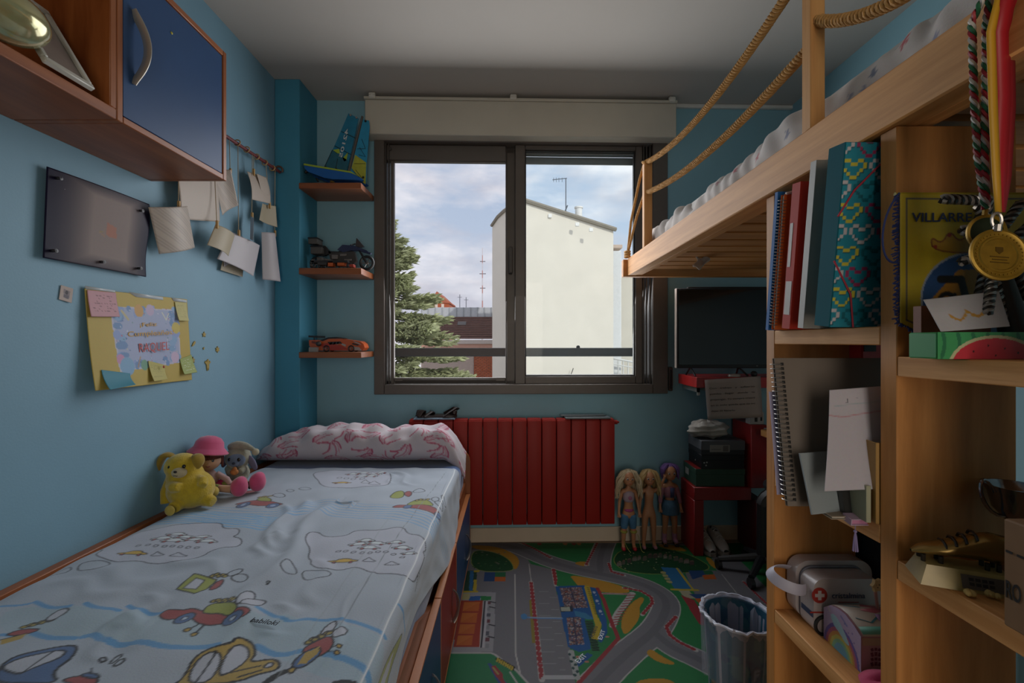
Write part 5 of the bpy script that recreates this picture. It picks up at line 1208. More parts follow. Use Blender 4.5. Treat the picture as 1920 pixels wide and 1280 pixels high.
m = MB(); m.tube(bez([(.80+.018, 1.02, .80), (.795+.018, 1.06, .72), (.80+.018, 1.1, .55)], 10), .012, 6, flat=(.3, 1)); m.build('strap', M('black_nylon', '17181c'), bgk)
st_ = thing('low_stool', 'dark stool carrying the black backpack behind the bookcase', 'stool', (.92, 1.135, 0))
m = MB(); m.box((.82, .96, .385), (1.02, 1.31, .419), .006); m.build('seat', M('stool_dark', '2a211b', .6), st_)
for x, y in ((.84, .98), (1.0, .98), (.84, 1.29), (1.0, 1.29)): boxo('leg', (x-.014, y-.014, 0), (x+.014, y+.014, .385), M('stool_dark', '2a211b'), st_)
# ================================================================ right compartment: pennant, cards, medals
zP = 1.1165
pen = thing('pennant', 'yellow football pennant with navy fringe, in the near compartment', 'pennant', (.70, .70, zP))
py_ = .700
nx, ny = 150, 150
PX0, PX1, PZ1, PZs, PZ0 = pt(1686, 365, py_).x, pt(1960, 365, py_).x, pt(1686, 363, py_).z, pt(1686, 605, py_).z, zP+.001
xm = (PX0+PX1)/2
uu, vv = np.meshgrid(np.linspace(0, 1, nx), np.linspace(0, 1, ny)); Xg = PX0+(PX1-PX0)*uu
zbot = PZs+(PZ0-PZs)*(1-np.abs(Xg-xm)/(xm-PX0)); Zg = PZ1+(zbot-PZ1)*vv
pc = Canvas(Xg, Zg, 'b09a1e'); NV = '1e2a4c'
ins = .010; pc.line([(PX0+ins, PZs+.004), (PX0+ins, PZ1-.008), (PX1-ins, PZ1-.008), (PX1-ins, PZs+.004), (xm, PZ0+.014)], .0022, NV, True)
pcx, pcz = pt(1822, 560, py_).x, pt(1822, 560, py_).z
pc.ell(pcx, pcz, .080, .072, '8f9aa8'); pc.ell(pcx, pcz, .077, .069, '274a78')
pc.fill([(pcx-.062, pcz), (pcx-.02, pcz+.045), (pcx+.02, pcz+.045), (pcx+.062, pcz), (pcx+.02, pcz-.05), (pcx-.02, pcz-.05)], 'a8741f')
BKK = '17140f'
pc.line([(pcx-.048, pcz+.030), (pcx-.016, pcz+.030), (pcx+.0, pcz-.03), (pcx+.016, pcz+.030), (pcx+.048, pcz+.030)], .012, BKK)
pc.line([(pcx-.026, pcz+.006)]+[(pcx-.038+.012*math.cos(a), pcz-.004+.012*math.sin(a)) for a in np.linspace(.6, 2*PI-.6, 14)], .007, BKK)
pc.line([(pcx+.026, pcz+.008), (pcx+.026, pcz-.016)], .007, BKK); pc.line([(pcx+.026, pcz+.008), (pcx+.044, pcz+.008)], .006, BKK); pc.line([(pcx+.026, pcz-.004), (pcx+.04, pcz-.004)], .005, BKK)
crx, crz = pcx-.03, pcz+.072
pc.shape([(crx-.03, crz), (crx-.034, crz+.024), (crx-.016, crz+.012), (crx-.004, crz+.034), (crx+.012, crz+.014), (crx+.03, crz+.034), (crx+.04, crz+.012), (crx+.06, crz+.024), (crx+.055, crz-.002)], 'a07a1e', '6a2a1a', .002)
for dx, dz in ((-.026, .008), (-.004, .026), (.03, .028)): pc.ell(crx+dx, crz+dz, .003, .003, '8a2a1a')
gridobj('cloth', np.stack([Xg, np.full_like(Xg, py_)+.0015*np.sin(20*Xg), Zg], -1), pc.C, printed('satin_print', .5, .1, 300), pen, solid=.001)
a, b = pt(1708, 416, py_-.002), pt(1838, 416, py_-.002)
text('VILLARREAL', a, (1, 0, 0), (0, 0, 1), .0135, M('pennant_navy', NV, .6), pen, 'pennant_lettering', width=(b.x-a.x)*1.10, lift=.002, bold=.01)
m = MB(); rr = random.Random(4)
def fr(p, d):
    n = V((d[0], 0, d[1])); 
    m.tube([p, p+n*.004+V((rr.uniform(-.002, .002), -.002, rr.uniform(-.002, .002))), p+n*.009+V((rr.uniform(-.003, .003), rr.uniform(-.003, .001), rr.uniform(-.003, .003)))], .0012, 4)
for k in range(80): t = k/79; fr(V((PX0, py_, PZ1+(PZs-PZ1)*t)), (-1, -.3))
for k in range(50): t = k/49; fr(V((PX0+(xm-PX0)*t, py_, PZs+(PZ0-PZs)*t)), (-.3, -.5))
for k in range(50): t = k/49; fr(V((PX1+(xm-PX1)*t, py_, PZs+(PZ0-PZs)*t)), (.3, -.5))
f_ = m.build('fringe', M('navy_thread', '1c2a5c', .8), pen); f_['kind'] = 'stuff'
m = MB(); m.tube(bez([pt(1686, 362, py_-.004), pt(1655, 400, py_-.012), pt(1648, 440, py_-.02), pt(1650, 500, py_-.015), pt(1683, 492, py_-.006)], 16), .0015, 6); m.build('cord', M('navy_thread', '1c2a5c'), pen)
m = MB(); m.tube([(PX0-.004, py_+.003, PZ1), (PX1+.004, py_+.003, PZ1)], .003, 8); m.build('rod', M('rod_yellow', 'a8932a', .5), pen)
o, q = book('book', 'brown orange book standing behind the white card', 'book', .590, .655, zP, .10, .075, .014, M('cover_brown', '7a3f1c', .5), lean=0)
card = thing('greeting_card', 'white card with gold laurel print propped above watermelon box', 'card', (.64, .63, 1.16))
cq = [pt(1731, 562, .640), pt(1872, 546, .640), pt(1893, 612, .615), pt(1764, 622, .615)]
nx, ny = 70, 40; uu, vv = np.meshgrid(np.linspace(0, .105, nx), np.linspace(0, .055, ny)); pc = Canvas(uu, vv, 'a9a6a8')
for (x, y, s_) in ((.036, .033, 1), (.064, .028, 1.25)):
    for k in range(5): t = k/4; pc.ell(x-.010*s_+.02*s_*t, y+.006*s_*math.sin(PI*t), .003*s_, .0022*s_, 'b0863a', .6-1.2*t)
    pc.line(smooth([(x-.012*s_, y-.004), (x, y+.009*s_), (x+.012*s_, y-.004)], 2, False), .002, 'a87c30')
gridobj('card_front', bil(*cq, nx, ny), pc.C, printed('matt_print', .6), card, solid=.0008)
wm = thing('watermelon_box', 'flat box with a watermelon slice print, near compartment board', 'box', (.65, .6, zP))
WX0, WX1, WY0, WY1, WZ1 = .570, .735, .610, .655, zP+.036
boxo('carton', (WX0, WY0, zP), (WX1, WY1, WZ1), M('melon_green', '3a8a52', .4), wm)
nx, ny = 150, 40; Xg, Zg = np.meshgrid(np.linspace(WX0, WX1, nx), np.linspace(zP, WZ1, ny)); pc = Canvas(Xg, Zg, '3f9158')
for k in range(9): x = WX0+.006+.02*k; pc.shape([(x-.004, zP), (x+.002, zP+.02), (x-.002, WZ1), (x+.004, WZ1), (x+.007, zP+.02), (x+.002, zP)], '2a6c48', None)
mxc = WX0+.078; pc.ell(mxc, zP-.008, .063, .040, 'b5b58a'); pc.ell(mxc, zP-.009, .059, .037, 'b8303c')
for dx, dz in ((-.03, .01), (-.01, .018), (.012, .014), (.03, .008), (0, .005)): pc.ell(mxc+dx, zP+dz, .001, .0016, '2a1512')
gridobj('front_print', np.stack([Xg, np.full_like(Xg, WY0-.0007), Zg], -1), pc.C, printed('cover_gloss', .4), wm)
# dark striped tinsel pom-pom behind the medals
pom = thing('tinsel_pompom', 'black and silver twisted tinsel pom-pom behind the hanging medals', 'pom-pom', (.70, .645, 1.24))
pcn = pt(1870, 470, .66); rr = random.Random(12); mb1, mb2 = MB(), MB()
def twist(p0, p1, R):
    d = (p1-p0); L = d.length; t = d.normalized(); u = t.orthogonal().normalized(); w = t.cross(u); n = int(L/.0022)
    for s_ in range(4):
        (mb1 if s_ % 2 else mb2).tube([p0+d*(i/n)+R*(math.cos(2*PI*(L*i/n/.020)+s_*PI/2)*u+math.sin(2*PI*(L*i/n/.020)+s_*PI/2)*w) for i in range(n+1)], R*.75, 5)
tips = [(1806, 430), (1803, 490), (1836, 562), (1850, 590), (1905, 600), (1925, 560), (1930, 500), (1935, 420), (1915, 380), (1850, 372), (1880, 610), (1845, 540)]
for i, (px, py) in enumerate(tips): twist(pcn+V((rr.uniform(-.01, .01), rr.uniform(-.005, .01), rr.uniform(-.01, .01))), pt(px, py, .625+.02*(i % 3)), .0042)
twist(pt(1838, 376, .622), pt(1768, 373, .618), .0042); twist(pcn, pt(1834, 384, .625), .0042)
o = mb1.build('silver_strands', M('tinsel_silver', '8d8a86', .3, .5), pom); o['kind'] = 'stuff'
o = mb2.build('black_strands', M('tinsel_black', '171512', .35), pom); o['kind'] = 'stuff'
m = MB(); m.ell(pcn, (.028, .02, .03)); m.build('core', M('pom_core', '3f3631', .7), pom)
m = MB(); m.tube([pcn+V((.0, .0, -.025)), V((pcn.x+.02, .645, zP+.0005))], [.012, .02], 10); m.build('handle', M('pom_handle', '1a1817', .5), pom)
# medals hung from a nail in the beam
gold = M('medal_gold', '8a6c20', .42, .6, noise=.15, scale=90); ylw = M('ribbon_yellow', 'b98a1c', .5); rdr = M('ribbon_red', '9c1420', .45)
md = thing('medal', 'round gold medal on red and yellow ribbon, hanging in front', 'medal', (.57, .54, 1.24))
nail = V((LX, .535, 1.56)); XM_ = .575
boxn = MB(); boxn.cyl((LX+.0, .535, 1.562), (LX-.036, .535, 1.562), .0025, n=8); boxn.cyl((LX-.036, .535, 1.562), (LX-.038, .535, 1.562), .005, n=10); boxn.build('nail', M('steel_nail', '8a8884', .4, .8), loft)
mc = pt(1871, 478, .540)
def band(pts, w, mat_, name, par):
    m = MB(); P = []
    for p, s_ in pts: p = V(p); P.append([p+V((-w/2*s_, 0, 0)), p+V((0, -.0012, 0)), p+V((w/2*s_, 0, 0))])
    m.grid(P); return m.build(name, mat_, par, solid=.0008)
tpz = 1.566
def B(px, py, d=.546): return pt(px, py, d)
band([(V((.5795, .538, tpz)), .6), (B(1858, 60), 1), (B(1862, 200), 1), (B(1868, 330), .9), (B(1872, 398), .7)], .011, ylw, 'ribbon_yellow_band', md)
band([(V((.585, .532, tpz)), .8), (B(1878, 60, .55), 1.0), (B(1882, 180, .55), .9), (B(1876, 300, .55), .85), (B(1878, 395, .55), .4)], .020, rdr, 'ribbon_red_band', md)
band([(V((.590, .530, tpz)), .6), (B(1892, 60, .556), .9), (B(1893, 200, .556), 1), (B(1886, 330, .556), .9), (B(1879, 398, .55), .5)], .015, M('ribbon_dark_red', '86131c', .45), 'ribbon_back_band', md)
m = MB(); m.tube([mc+V((.002+.006*math.cos(a), .003, .042+.009*math.sin(a))) for a in np.linspace(0, 2*PI, 14)[:-1]], .0016, 6, closed=True); m.cyl(mc+V((.0, .001, .028)), mc+V((.001, .001, .036)), .004, n=8); m.build('ring', M('ring_silver', 'a8a29a', .3, .8), md)
MD = Matrix.Translation(mc) @ Euler((PI/2-.14, .1, -.12)).to_matrix().to_4x4()
m = MB(MD); m.lathe([(.0, -.0015), (.030, -.0015), (.0315, .0), (.0315, .0022), (.029, .003), (.027, .0018), (.0225, .0018), (.0215, .003), (.0195, .003), (.0185, .0018), (0, .0018)], 48); m.build('disc', gold, md)
m = MB(MD)
for k in range(36): a = 2*PI*k/36; m.ell((.0248*math.cos(a), .0248*math.sin(a), .0022), .0009, u=6, v=4)
f_ = m.build('rim_beads', gold, md); f_['kind'] = 'stuff'
bz = M('medal_engraving', '5a4312', .4, .5)
m = MB(MD); m.prism([(-.004, .009), (.004, .009), (.004, .004), (0, .0005), (-.004, .004)], .0006, Matrix.Translation((0, 0, .0018)))
for k, w_ in enumerate((.010, .008, .010)): m.box((-w_/1.0, -.0035-.0034*k, .0018), (w_/1.0, -.0024-.0034*k, .0023))
m.build('engraving', bz, md)
md2 = thing('medal', 'smaller dark faced medal on green white red cord behind', 'medal', (.57, .56, 1.28))
mc2 = pt(1848, 436, .575)
m = MB(Matrix.Translation(mc2) @ Euler((PI/2, .2, -.15)).to_matrix().to_4x4()); m.lathe([(0, -.001), (.022, -.001), (.0225, .0), (.0225, .0025), (.0195, .003), (.0185, .002)], 36, caps=False); m.build('rim', gold, md2)
m = MB(Matrix.Translation(mc2) @ Euler((PI/2, .2, -.15)).to_matrix().to_4x4()); m.lathe([(0, .0018), (.0188, .0018), (.0188, -.0005), (0, -.0005)], 32); m.build('face', M('medal_dark_green', '1d2a1a', .3, .3), md2)
m = MB(); m.tube([mc2+V((0, .001, .021)), mc2+V((.001, .001, .03))], .003, 6); m.build('loop', gold, md2)
cords = [M('cord_green', '1f5c3a', .6), M('cord_white', 'b5aea6', .6), M('cord_red', '95202a', .6)]
paths = [[V((.575, .552, 1.562)), B(1822, 40, .568), B(1826, 180, .572), B(1834, 300, .575), mc2+V((0, 0, .03))], [V((.577, .548, 1.562)), B(1849, 40, .562), B(1848, 180, .566), B(1846, 300, .570), mc2+V((.001, 0, .03))]]
for ci in range(3):
    m = MB()
    for P in paths:
        fine = [];
        for a, b in zip(P, P[1:]):
            n = max(2, int((b-a).length/.0016)); fine += [a.lerp(b, i/n) for i in range(n)]
        fine.append(P[-1])
        m.tube([p+.0022*V((math.cos(i*.42+ci*2*PI/3), math.sin(i*.42+ci*2*PI/3), 0)) for i, p in enumerate(fine)], .0022, 5)
    m.build('cord_strand', cords[ci], md2)
# ---- trophies and box on the near lower board
zT = .7945
tr = thing('football_trophy', 'gold football boot trophy on a wooden base with plaque', 'trophy', (.65, .625, zT))
TB = Matrix.Translation((.640, .655, zT)) @ Matrix.Rotation(-.42, 4, 'Z')
m = MB(TB); m.mesh([(-.05, -.03, 0), (.06, -.03, 0), (.06, .03, 0), (-.05, .03, 0), (-.04, -.02, .026), (.05, -.02, .026), (.05, .02, .026), (-.04, .02, .026)], [(0, 3, 2, 1), (4, 5, 6, 7), (0, 1, 5, 4), (1, 2, 6, 5), (2, 3, 7, 6), (3, 0, 4, 7)]); m.build('base', M('marble_cream', '9c8650', .35, noise=.2, scale=25), tr)
PLQ = TB @ Matrix.Translation((.018, -.0278, .004)) @ Matrix.Rotation(-.37, 4, 'X')
MB(PLQ).box((-.022, -.0012, .0), (.024, 0, .018)).build('plaque', M('plaque_silver', '6a6560', .35, .6), tr)
m = MB(PLQ)
for k in range(2):
    for j in range(4): m.box((-.014+.007*j, -.0018, .0105-.006*k), (-.009+.007*j, -.001, .0145-.006*k))
f_ = m.build('plaque_marks', M('label_black', '1d1b1a'), tr); f_['kind'] = 'stuff'
bt = [((-.038, 0, .044), (.018, .016, .014)), ((-.018, 0, .048), (.024, .018, .018)), ((.008, 0, .053), (.024, .017, .022)), ((.032, 0, .058), (.02, .017, .030))]
pr = []
m = MB(TB); P = []
for i in range(13):
    t = i/12; x = -.052+.104*t; h = float(np.interp(t, [0, .1, .35, .6, .8, 1], [.004, .012, .020, .030, .042, .040])); w_ = float(np.interp(t, [0, .12, .4, .7, 1], [.004, .015, .018, .014, .014])); zb2 = .034+.003*math.sin(PI*t)
    P.append([(x, w_*math.cos(a)*1.0, zb2+h*.5*(1+math.sin(a))) for a in np.linspace(0, 2*PI, 17)])
m.grid(P); m.build('boot', M('trophy_gold', '8f7440', .25, .7, noise=.1), tr)
for x in (-.04, -.02, .03, .042):
    for y in (-.008, .008): m = MB(TB); m.cyl((x, y, .026), (x, y, .036), .003, n=8); m.build('stud', M('trophy_dark', '2a2217', .4, .5), tr)
m = MB(TB)
for k in range(4): x = -.016+.011*k; m.tube([(x, w_*math.cos(a), .034+.010+.006*k+.011*math.sin(a)+.002) for a, w_ in ((.3, .016), (.9, .018), (PI/2, .018), (PI-.9, .018), (PI-.3, .016))], .0018, 5)
m.build('laces', M('lace_black', '1d1712', .5), tr)
cup = thing('silver_cup', 'small silver two handled cup trophy behind the cardboard box', 'trophy', (.735, .66, zT))
cb = pt(1905, 905, .68); cx0, cy0 = cb.x, .68
silv = M('trophy_silver', '8f8d92', .15, .9, noise=.02)
m = MB(Matrix.Translation((cx0, cy0, zT))); m.lathe([(.022, 0), (.022, .022), (.018, .026), (.005, .034), (.004, .06), (.007, .066), (.005, .07), (.012, .078), (.026, .095), (.031, .118), (.036, .128), (.037, .130), (.034, .130), (.028, .115), (0, .085)], 28); m.build('cup', silv, cup)
for s_ in (-1, 1):
    m = MB(); m.tube(bez([(cx0+s_*.018, cy0, zT+.085), (cx0+s_*.055, cy0, zT+.085), (cx0+s_*.066, cy0, zT+.145), (cx0+s_*.05, cy0, zT+.155), (cx0+s_*.038, cy0, zT+.135), (cx0+s_*.032, cy0, zT+.12)], 18), .0026, 8); m.build('handle', silv, cup)
cbx = thing('cardboard_box', 'brown cardboard box lettered RO on the near board', 'box', (.65, .52, zT))
kb = M('kraft_card', '7a5c40', .75, noise=.06, scale=30)
MB().box((.600, .470, zT), (.70, .556, zT+.130), .002).build('carton', kb, cbx)
text('RO', (.5998, .5522, .8305), (0, -1, 0), (0, 0, 1), .0205, M('label_black', '1d1b1a'), cbx, 'lettering', width=.0165, bold=.01)
m = MB()
for k in range(6): y = .552-.012*k; m.box((.5990, y-.007, zT+.0905), (.6004, y, zT+.093))
f_ = m.build('perforation', M('label_black', '1d1b1a'), cbx); f_['kind'] = 'stuff'
for i, (px, py) in enumerate(((1819, 1113), (1862, 1116))):
    p = ptz(px, py+6, zT); m = MB(); rr = random.Random(i)
    for k in range(5): m.ell(p+V((rr.uniform(-.004, .004), rr.uniform(-.004, .004), .004+rr.uniform(0, .003))), .0042, u=8, v=6)
    tag(m.build('popcorn_piece', M('popcorn', 'b89a5a', .7)), ['pale popcorn piece on near board, further from the cardboard box', 'pale popcorn piece on near board, touching the cardboard box'][i], 'popcorn')
# ================================================================ play mat on the floor
def fl(px, py): p = ptz(px, py, 0); return (p.x, p.y)
def f1(*P): return [fl(840+x/3.097, 980+y/3.097) for x, y in P]
def f2(*P): return [fl(840+x/6, 1080+y/6) for x, y in P]
nx, ny = 520, 420
Xg, Yg = np.meshgrid(np.linspace(-.35, 1.33, nx), np.linspace(1.24, 2.572, ny))
pc = Canvas(Xg, Yg, '2c7a46'); RG, RW, SAND, DG = '77767c', 'b5b2b0', 'b8882f', '1f4c2e'
BLU, ORG, YEL, RED_ = '1f5690', 'b8602a', 'b8a234', '96343a'
def road(P, w):
    q = smooth(f1(*P), 3, False); pc.line(q, w+.010, RW); return q, w
pc.fill(f1((0, 755), (270, 760), (400, 860), (480, 945), (745, 945), (735, 900), (700, 700), (650, 500), (625, 370), (605, 270), (480, 240), (430, 160), (380, 118), (130, 110), (100, 118), (90, 300), (40, 450), (0, 700)), RG)
pc.fill(f1((1370, 262), (1560, 280), (1530, 200), (1500, 150), (1660, 180), (1900, 430), (1900, 560), (1620, 440), (1440, 430), (1380, 300)), RG)
rs = [road(((130, 112), (300, 118), (430, 155), (560, 215), (700, 258), (860, 292), (1020, 325), (1150, 365), (1245, 420), (1275, 480), (1245, 560), (1190, 640), (1080, 725), (960, 830), (850, 945)), .108),
      road(((1190, 630), (1300, 725), (1420, 775), (1570, 850), (1700, 900)), .100), road(((925, 95), (895, 160), (880, 220), (885, 280)), .105), road(((1010, 105), (1180, 110), (1400, 120)), .05)]
for q, w in rs: pc.line(q, w, RG)
for q, w in rs: pc.line(q, w*.3, '6c6b71')
for P in (((135, 128), (300, 140), (400, 190), (418, 235), (388, 285), (365, 225), (290, 172), (140, 150)), ((720, 235), (790, 222), (822, 242), (800, 258)), ((700, 303), (830, 322), (1000, 362), (1072, 402), (1000, 412), (880, 402), (770, 382), (730, 345)),
          ((1130, 432), (1142, 450), (1110, 490), (1116, 540), (1090, 592), (1030, 657), (1004, 620), (1010, 540), (1060, 470), (1110, 435)), ((1150, 748), (1180, 732), (1230, 770), (1340, 825), (1250, 822), (1170, 782)), ((1080, 945), (1110, 915), (1200, 903), (1290, 910), (1330, 945)),
          ((1215, 122), (1340, 135), (1412, 175), (1240, 148)), ((1488, 195), (1540, 212), (1562, 275), (1525, 250))): pc.shape(f1(*P), SAND, None)
hill = ((960, 205), (1000, 160), (1130, 137), (1300, 155), (1440, 200), (1545, 270), (1400, 290), (1200, 302), (1040, 285), (970, 245))
pc.shape(f1(*hill), DG, '8a9a48', .004); pc.shape(f1((135, 158), (250, 166), (340, 200), (382, 250), (375, 285), (135, 283)), DG, '8a9a48', .004)
rr = random.Random(6)
for k in range(15):
    x = 980+30*k; y = 230-38*math.sin(PI*k/15)+rr.uniform(-8, 8); w_ = rr.uniform(18, 30); pc.fill(f1((x, y), (x+w_, y-4), (x+w_, y+16), (x, y+18)), rr.choice(('5c5a50', '7a736a', '4c4440'))); pc.fill(f1((x, y), (x+w_, y-4), (x+w_*.8, y-11), (x+w_*.3, y-10)), '6d5a4e')
for k in range(60): x, y = rr.uniform(990, 1450), rr.uniform(155, 285); pc.ell(*f1((x, y))[0], .004, .005, rr.choice(('8a9060', '3a6a40', '9a9a80', '163a22')))
for k in range(24): x, y = rr.uniform(145, 340), rr.uniform(170, 270); pc.ell(*f1((x, y))[0], .006, .005, rr.choice(('6a6a50', '3a6a40', '7a7a70', '163a22')))
def dash(P, n, w, off=0):
    q = np.array(f1(*P)); L = np.r_[0, np.cumsum(np.hypot(*np.diff(q, axis=0).T))]
    pc.line(q, w, RW)
    for k in range(n):
        t0, t1 = L[-1]*(k+.05)/n, L[-1]*(k+.55)/n
        pc.line([(np.interp(t, L, q[:, 0]), np.interp(t, L, q[:, 1])) for t in np.linspace(t0+.003, t1, 4)], w*.9, RED_)
dash(((482, 345), (505, 560), (545, 915)), 22, .020); dash(((612, 270), (630, 365)), 5, .022); dash(((872, 108), (800, 248)), 12, .016); dash(((420, 113), (500, 150), (600, 207)), 12, .016)
dash(((932, 235), (950, 285), (1025, 307)), 8, .016); dash(((1020, 378), (1120, 397), (1180, 432), (1188, 465), (1128, 535)), 13, .017); dash(((1325, 545), (1268, 605), (1290, 655), (1340, 692), (1440, 742)), 13, .018); dash(((1715, 342), (1860, 480)), 14, .014)
q = f1((1070, 412), (1030, 470), (980, 530), (955, 600)); pc.line(smooth(q, 2, False), .028, RW)
for k in range(12): t = k/11; a = f1((1042-100*t, 425+170*t))[0]; b = f1((1088-100*t, 420+170*t))[0]; pc.line([a, b], .006, RED_)
pc.line(f1((900, 412), (1060, 415)), .012, RW); pc.line(f1((900, 412), (1060, 415)), .005, RED_)
pc.fill(f1((640, 290), (700, 300), (770, 385), (790, 365), (630, 368)), '2c7a46')
# grandstands
pc.fill(f1((625, 370), (795, 363), (835, 490), (850, 562), (660, 545)), BLU); pc.fill(f1((660, 545), (790, 540), (832, 735), (760, 752), (695, 722)), BLU)
for P in (((650, 380), (772, 375), (812, 492), (680, 500)), ((690, 552), (765, 548), (790, 705), (708, 712))):
    Q_ = np.array(f1(*P)); pc.fill(Q_, '6f5a5c')
    for k in range(420):
        u, v = rr.random(), rr.random(); p_ = (1-u)*(1-v)*Q_[0]+u*(1-v)*Q_[1]+u*v*Q_[2]+(1-u)*v*Q_[3]; pc.ell(p_[0], p_[1], .0032, .0034, rr.choice(('9a5a4c', 'a58f80', '3f4a68', '7a6070', '4c3a38', 'a0a0a8')))
    for t in (.36, .68): pc.line([Q_[0]+(Q_[3]-Q_[0])*t, Q_[1]+(Q_[2]-Q_[1])*t], .006, '3a3a52')
    pc.line([(Q_[0]+Q_[1])/2, (Q_[3]+Q_[2])/2], .006, '3a3a52')
pc.fill(f1((650, 488), (722, 484), (727, 516), (656, 519)), '2a3340'); pc.fill(f1((656, 492), (708, 489), (712, 513), (660, 515)), 'a5a99a')
pc.fill(f1((735, 512), (800, 525), (850, 560), (810, 562), (740, 540)), '3a7aa0')
pc.fill(f1((838, 570), (880, 745), (840, 745), (795, 570)), '2c5a3c')
for k in range(12): t = k/11; a, b = f1((798+40*t, 572+170*t))[0], f1((840+40*t, 572+170*t))[0]; pc.line([a, b], .004, '1a2420'); pc.line([a, f1((840+40*min(1, t+.08), 572+170*min(1, t+.08)))[0]], .003, '1a2420')
pc.fill(f1((790, 365), (822, 370), (866, 540), (892, 590), (872, 682), (830, 672), (856, 590), (830, 510)), YEL); pc.fill(f1((824, 374), (860, 380), (920, 560), (926, 640), (892, 697), (872, 688), (896, 600), (866, 520)), BLU)
for k in range(15): t = k/14; a = f1((808+46*t, 378+150*t))[0]; pc.line([a, (a[0]+.008, a[1]-.004)], .005, '3a3420')
for P in ((848, 405), (865, 455), (884, 515)): a = f1(P)[0]; pc.ell(a[0], a[1], .007, .010, 'a8b4c4'); pc.ell(a[0]+.004, a[1]-.022, .003, .004, 'a8b4c4')
pc.line(f1((868, 382), (905, 450), (950, 580), (990, 672), (760, 930)), .016, RED_)
pc.fill(f1((728, 830), (808, 755), (842, 770), (762, 838)), BLU)
for P in ((755, 780), (805, 808), (925, 663)): a = f1(P)[0]; pc.ell(a[0], a[1], .008, .006, 'b07a6a')
# pit garages
pc.fill(f1((0, 755), (40, 440), (90, 400), (278, 405), (262, 750)), '9a999e'); pc.fill(f1((70, 452), (208, 452), (184, 724), (30, 724)), '9c3a28')
for k in range(4):
    t0, t1 = k/4+.02, (k+1)/4-.02; A_ = lambda t, s_: (85-45*t+s_*(112-8*t), 455+262*t)
    P = [A_(t0, .08), A_(t0, .92), A_(t1, .92), A_(t1, .08)]; pc.fill(f1(*P), ORG); pc.fill(f1(P[0], P[1], P[3]), 'c06c30')
pc.line(f1((213, 458), (192, 722)), .010, '2c2c38'); pc.line(f1((206, 456), (184, 724)), .004, RW); pc.line(f1((226, 460), (206, 722)), .010, 'b5b2b8')
for k in range(8): t = k/7; a = f1((240-12*t, 465+250*t))[0]; pc.fill([(a[0]-.008, a[1]-.012), (a[0]+.006, a[1]-.012), (a[0]+.006, a[1]+.012), (a[0]-.008, a[1]+.012)], ('6a4048', '8a8a90', '5a5a66')[k % 3])
for P in ((262, 462), (258, 492), (255, 595), (252, 665)): a = f1(P)[0]; pc.line([(a[0]-.012, a[1]+.004), (a[0]+.010, a[1]-.004)], .007, '2c2c34')
pc.fill(f1((128, 428), (190, 426), (186, 452), (122, 454)), '2f5f9a'); pc.fill(f1((190, 426), (252, 428), (248, 450), (188, 452)), '2a7a46'); pc.fill(f1((84, 412), (128, 412), (120, 446), (82, 446)), 'b0a878')
pc.fill(f1((100, 280), (168, 278), (165, 400), (92, 402)), '2a4a3a'); pc.fill(f1((128, 280), (150, 280), (142, 398), (122, 398)), '2f6a9a'); pc.fill(f1((150, 330), (168, 330), (165, 398), (145, 398)), YEL); pc.line(f1((92, 402), (168, 400)), .014, YEL); pc.line(f1((160, 282), (172, 282)), .02, YEL)
pc.fill(f1((212, 288), (275, 288), (272, 342), (206, 342)), '2a4a78'); pc.fill(f1((275, 288), (335, 288), (334, 314), (273, 314)), '2a6a46'); pc.fill(f1((273, 314), (336, 314), (334, 342), (272, 342)), ORG)
pc.line(f1((388, 300), (392, 760), (420, 880)), .006, RW); pc.line(f1((470, 240), (484, 345)), .005, RW)
for k in range(7): y = 400+70*k; pc.line(f1((530, y), (580+8*k, y)), .003, '9a999e'); pc.line(f1((590+10*k, y+35), (635+8*k, y+35)), .003, '9a999e')
pc.fill(f1((470, 450), (484, 450), (508, 700), (486, 700)), '8a7a34'); pc.line(f1((430, 545), (475, 552), (660, 556)), .012, '5f86b4'); pc.line(f1((475, 550), (660, 552)), .004, 'a8b4c0'); a = f1((442, 545))[0]; pc.ell(a[0], a[1], .014, .02, '4a80b0')
for k in range(20):
    for j in range(2):
        if (k+j) % 2: a, b = f1((550+9.6*k, 893+11*j))[0], f1((559.6+9.6*k, 893+11*j))[0]; pc.line([a, b], .011, 'b0b0b4')
pc.line(f1((715, 750), (750, 900)), .022, 'a5a9a8')
for k in range(7): a = f1((716+5*k, 765+20*k))[0]; pc.ell(a[0]+(.006 if k % 2 else -.006), a[1], .006, .007, '2a4a4a')
# lower left lawn
pc.fill(f1((-80, 762), (270, 766), (400, 862), (485, 960), (-80, 960)), '2c7a50'); pc.line(f1((0, 757), (250, 757), (275, 768), (400, 862), (480, 950)), .008, RW)
pc.fill(f1((276, 788), (300, 786), (390, 838), (382, 862), (278, 806)), '2a2c26')
for k in range(8): a = f1((286+12*k, 797+7*k))[0]; pc.line([(a[0], a[1]-.007), (a[0]+.002, a[1]+.007)], .007, YEL)
pc.fill(f1((228, 815), (250, 818), (320, 905), (350, 945), (300, 945), (250, 860)), '35508a'); pc.fill(f1((250, 835), (275, 830), (318, 880), (322, 915), (345, 945), (320, 945), (270, 880)), RED_); pc.line(f1((262, 842), (292, 880)), .006, 'a89a5a')
pc.line(f1((360, 868), (410, 945)), .006, RW)
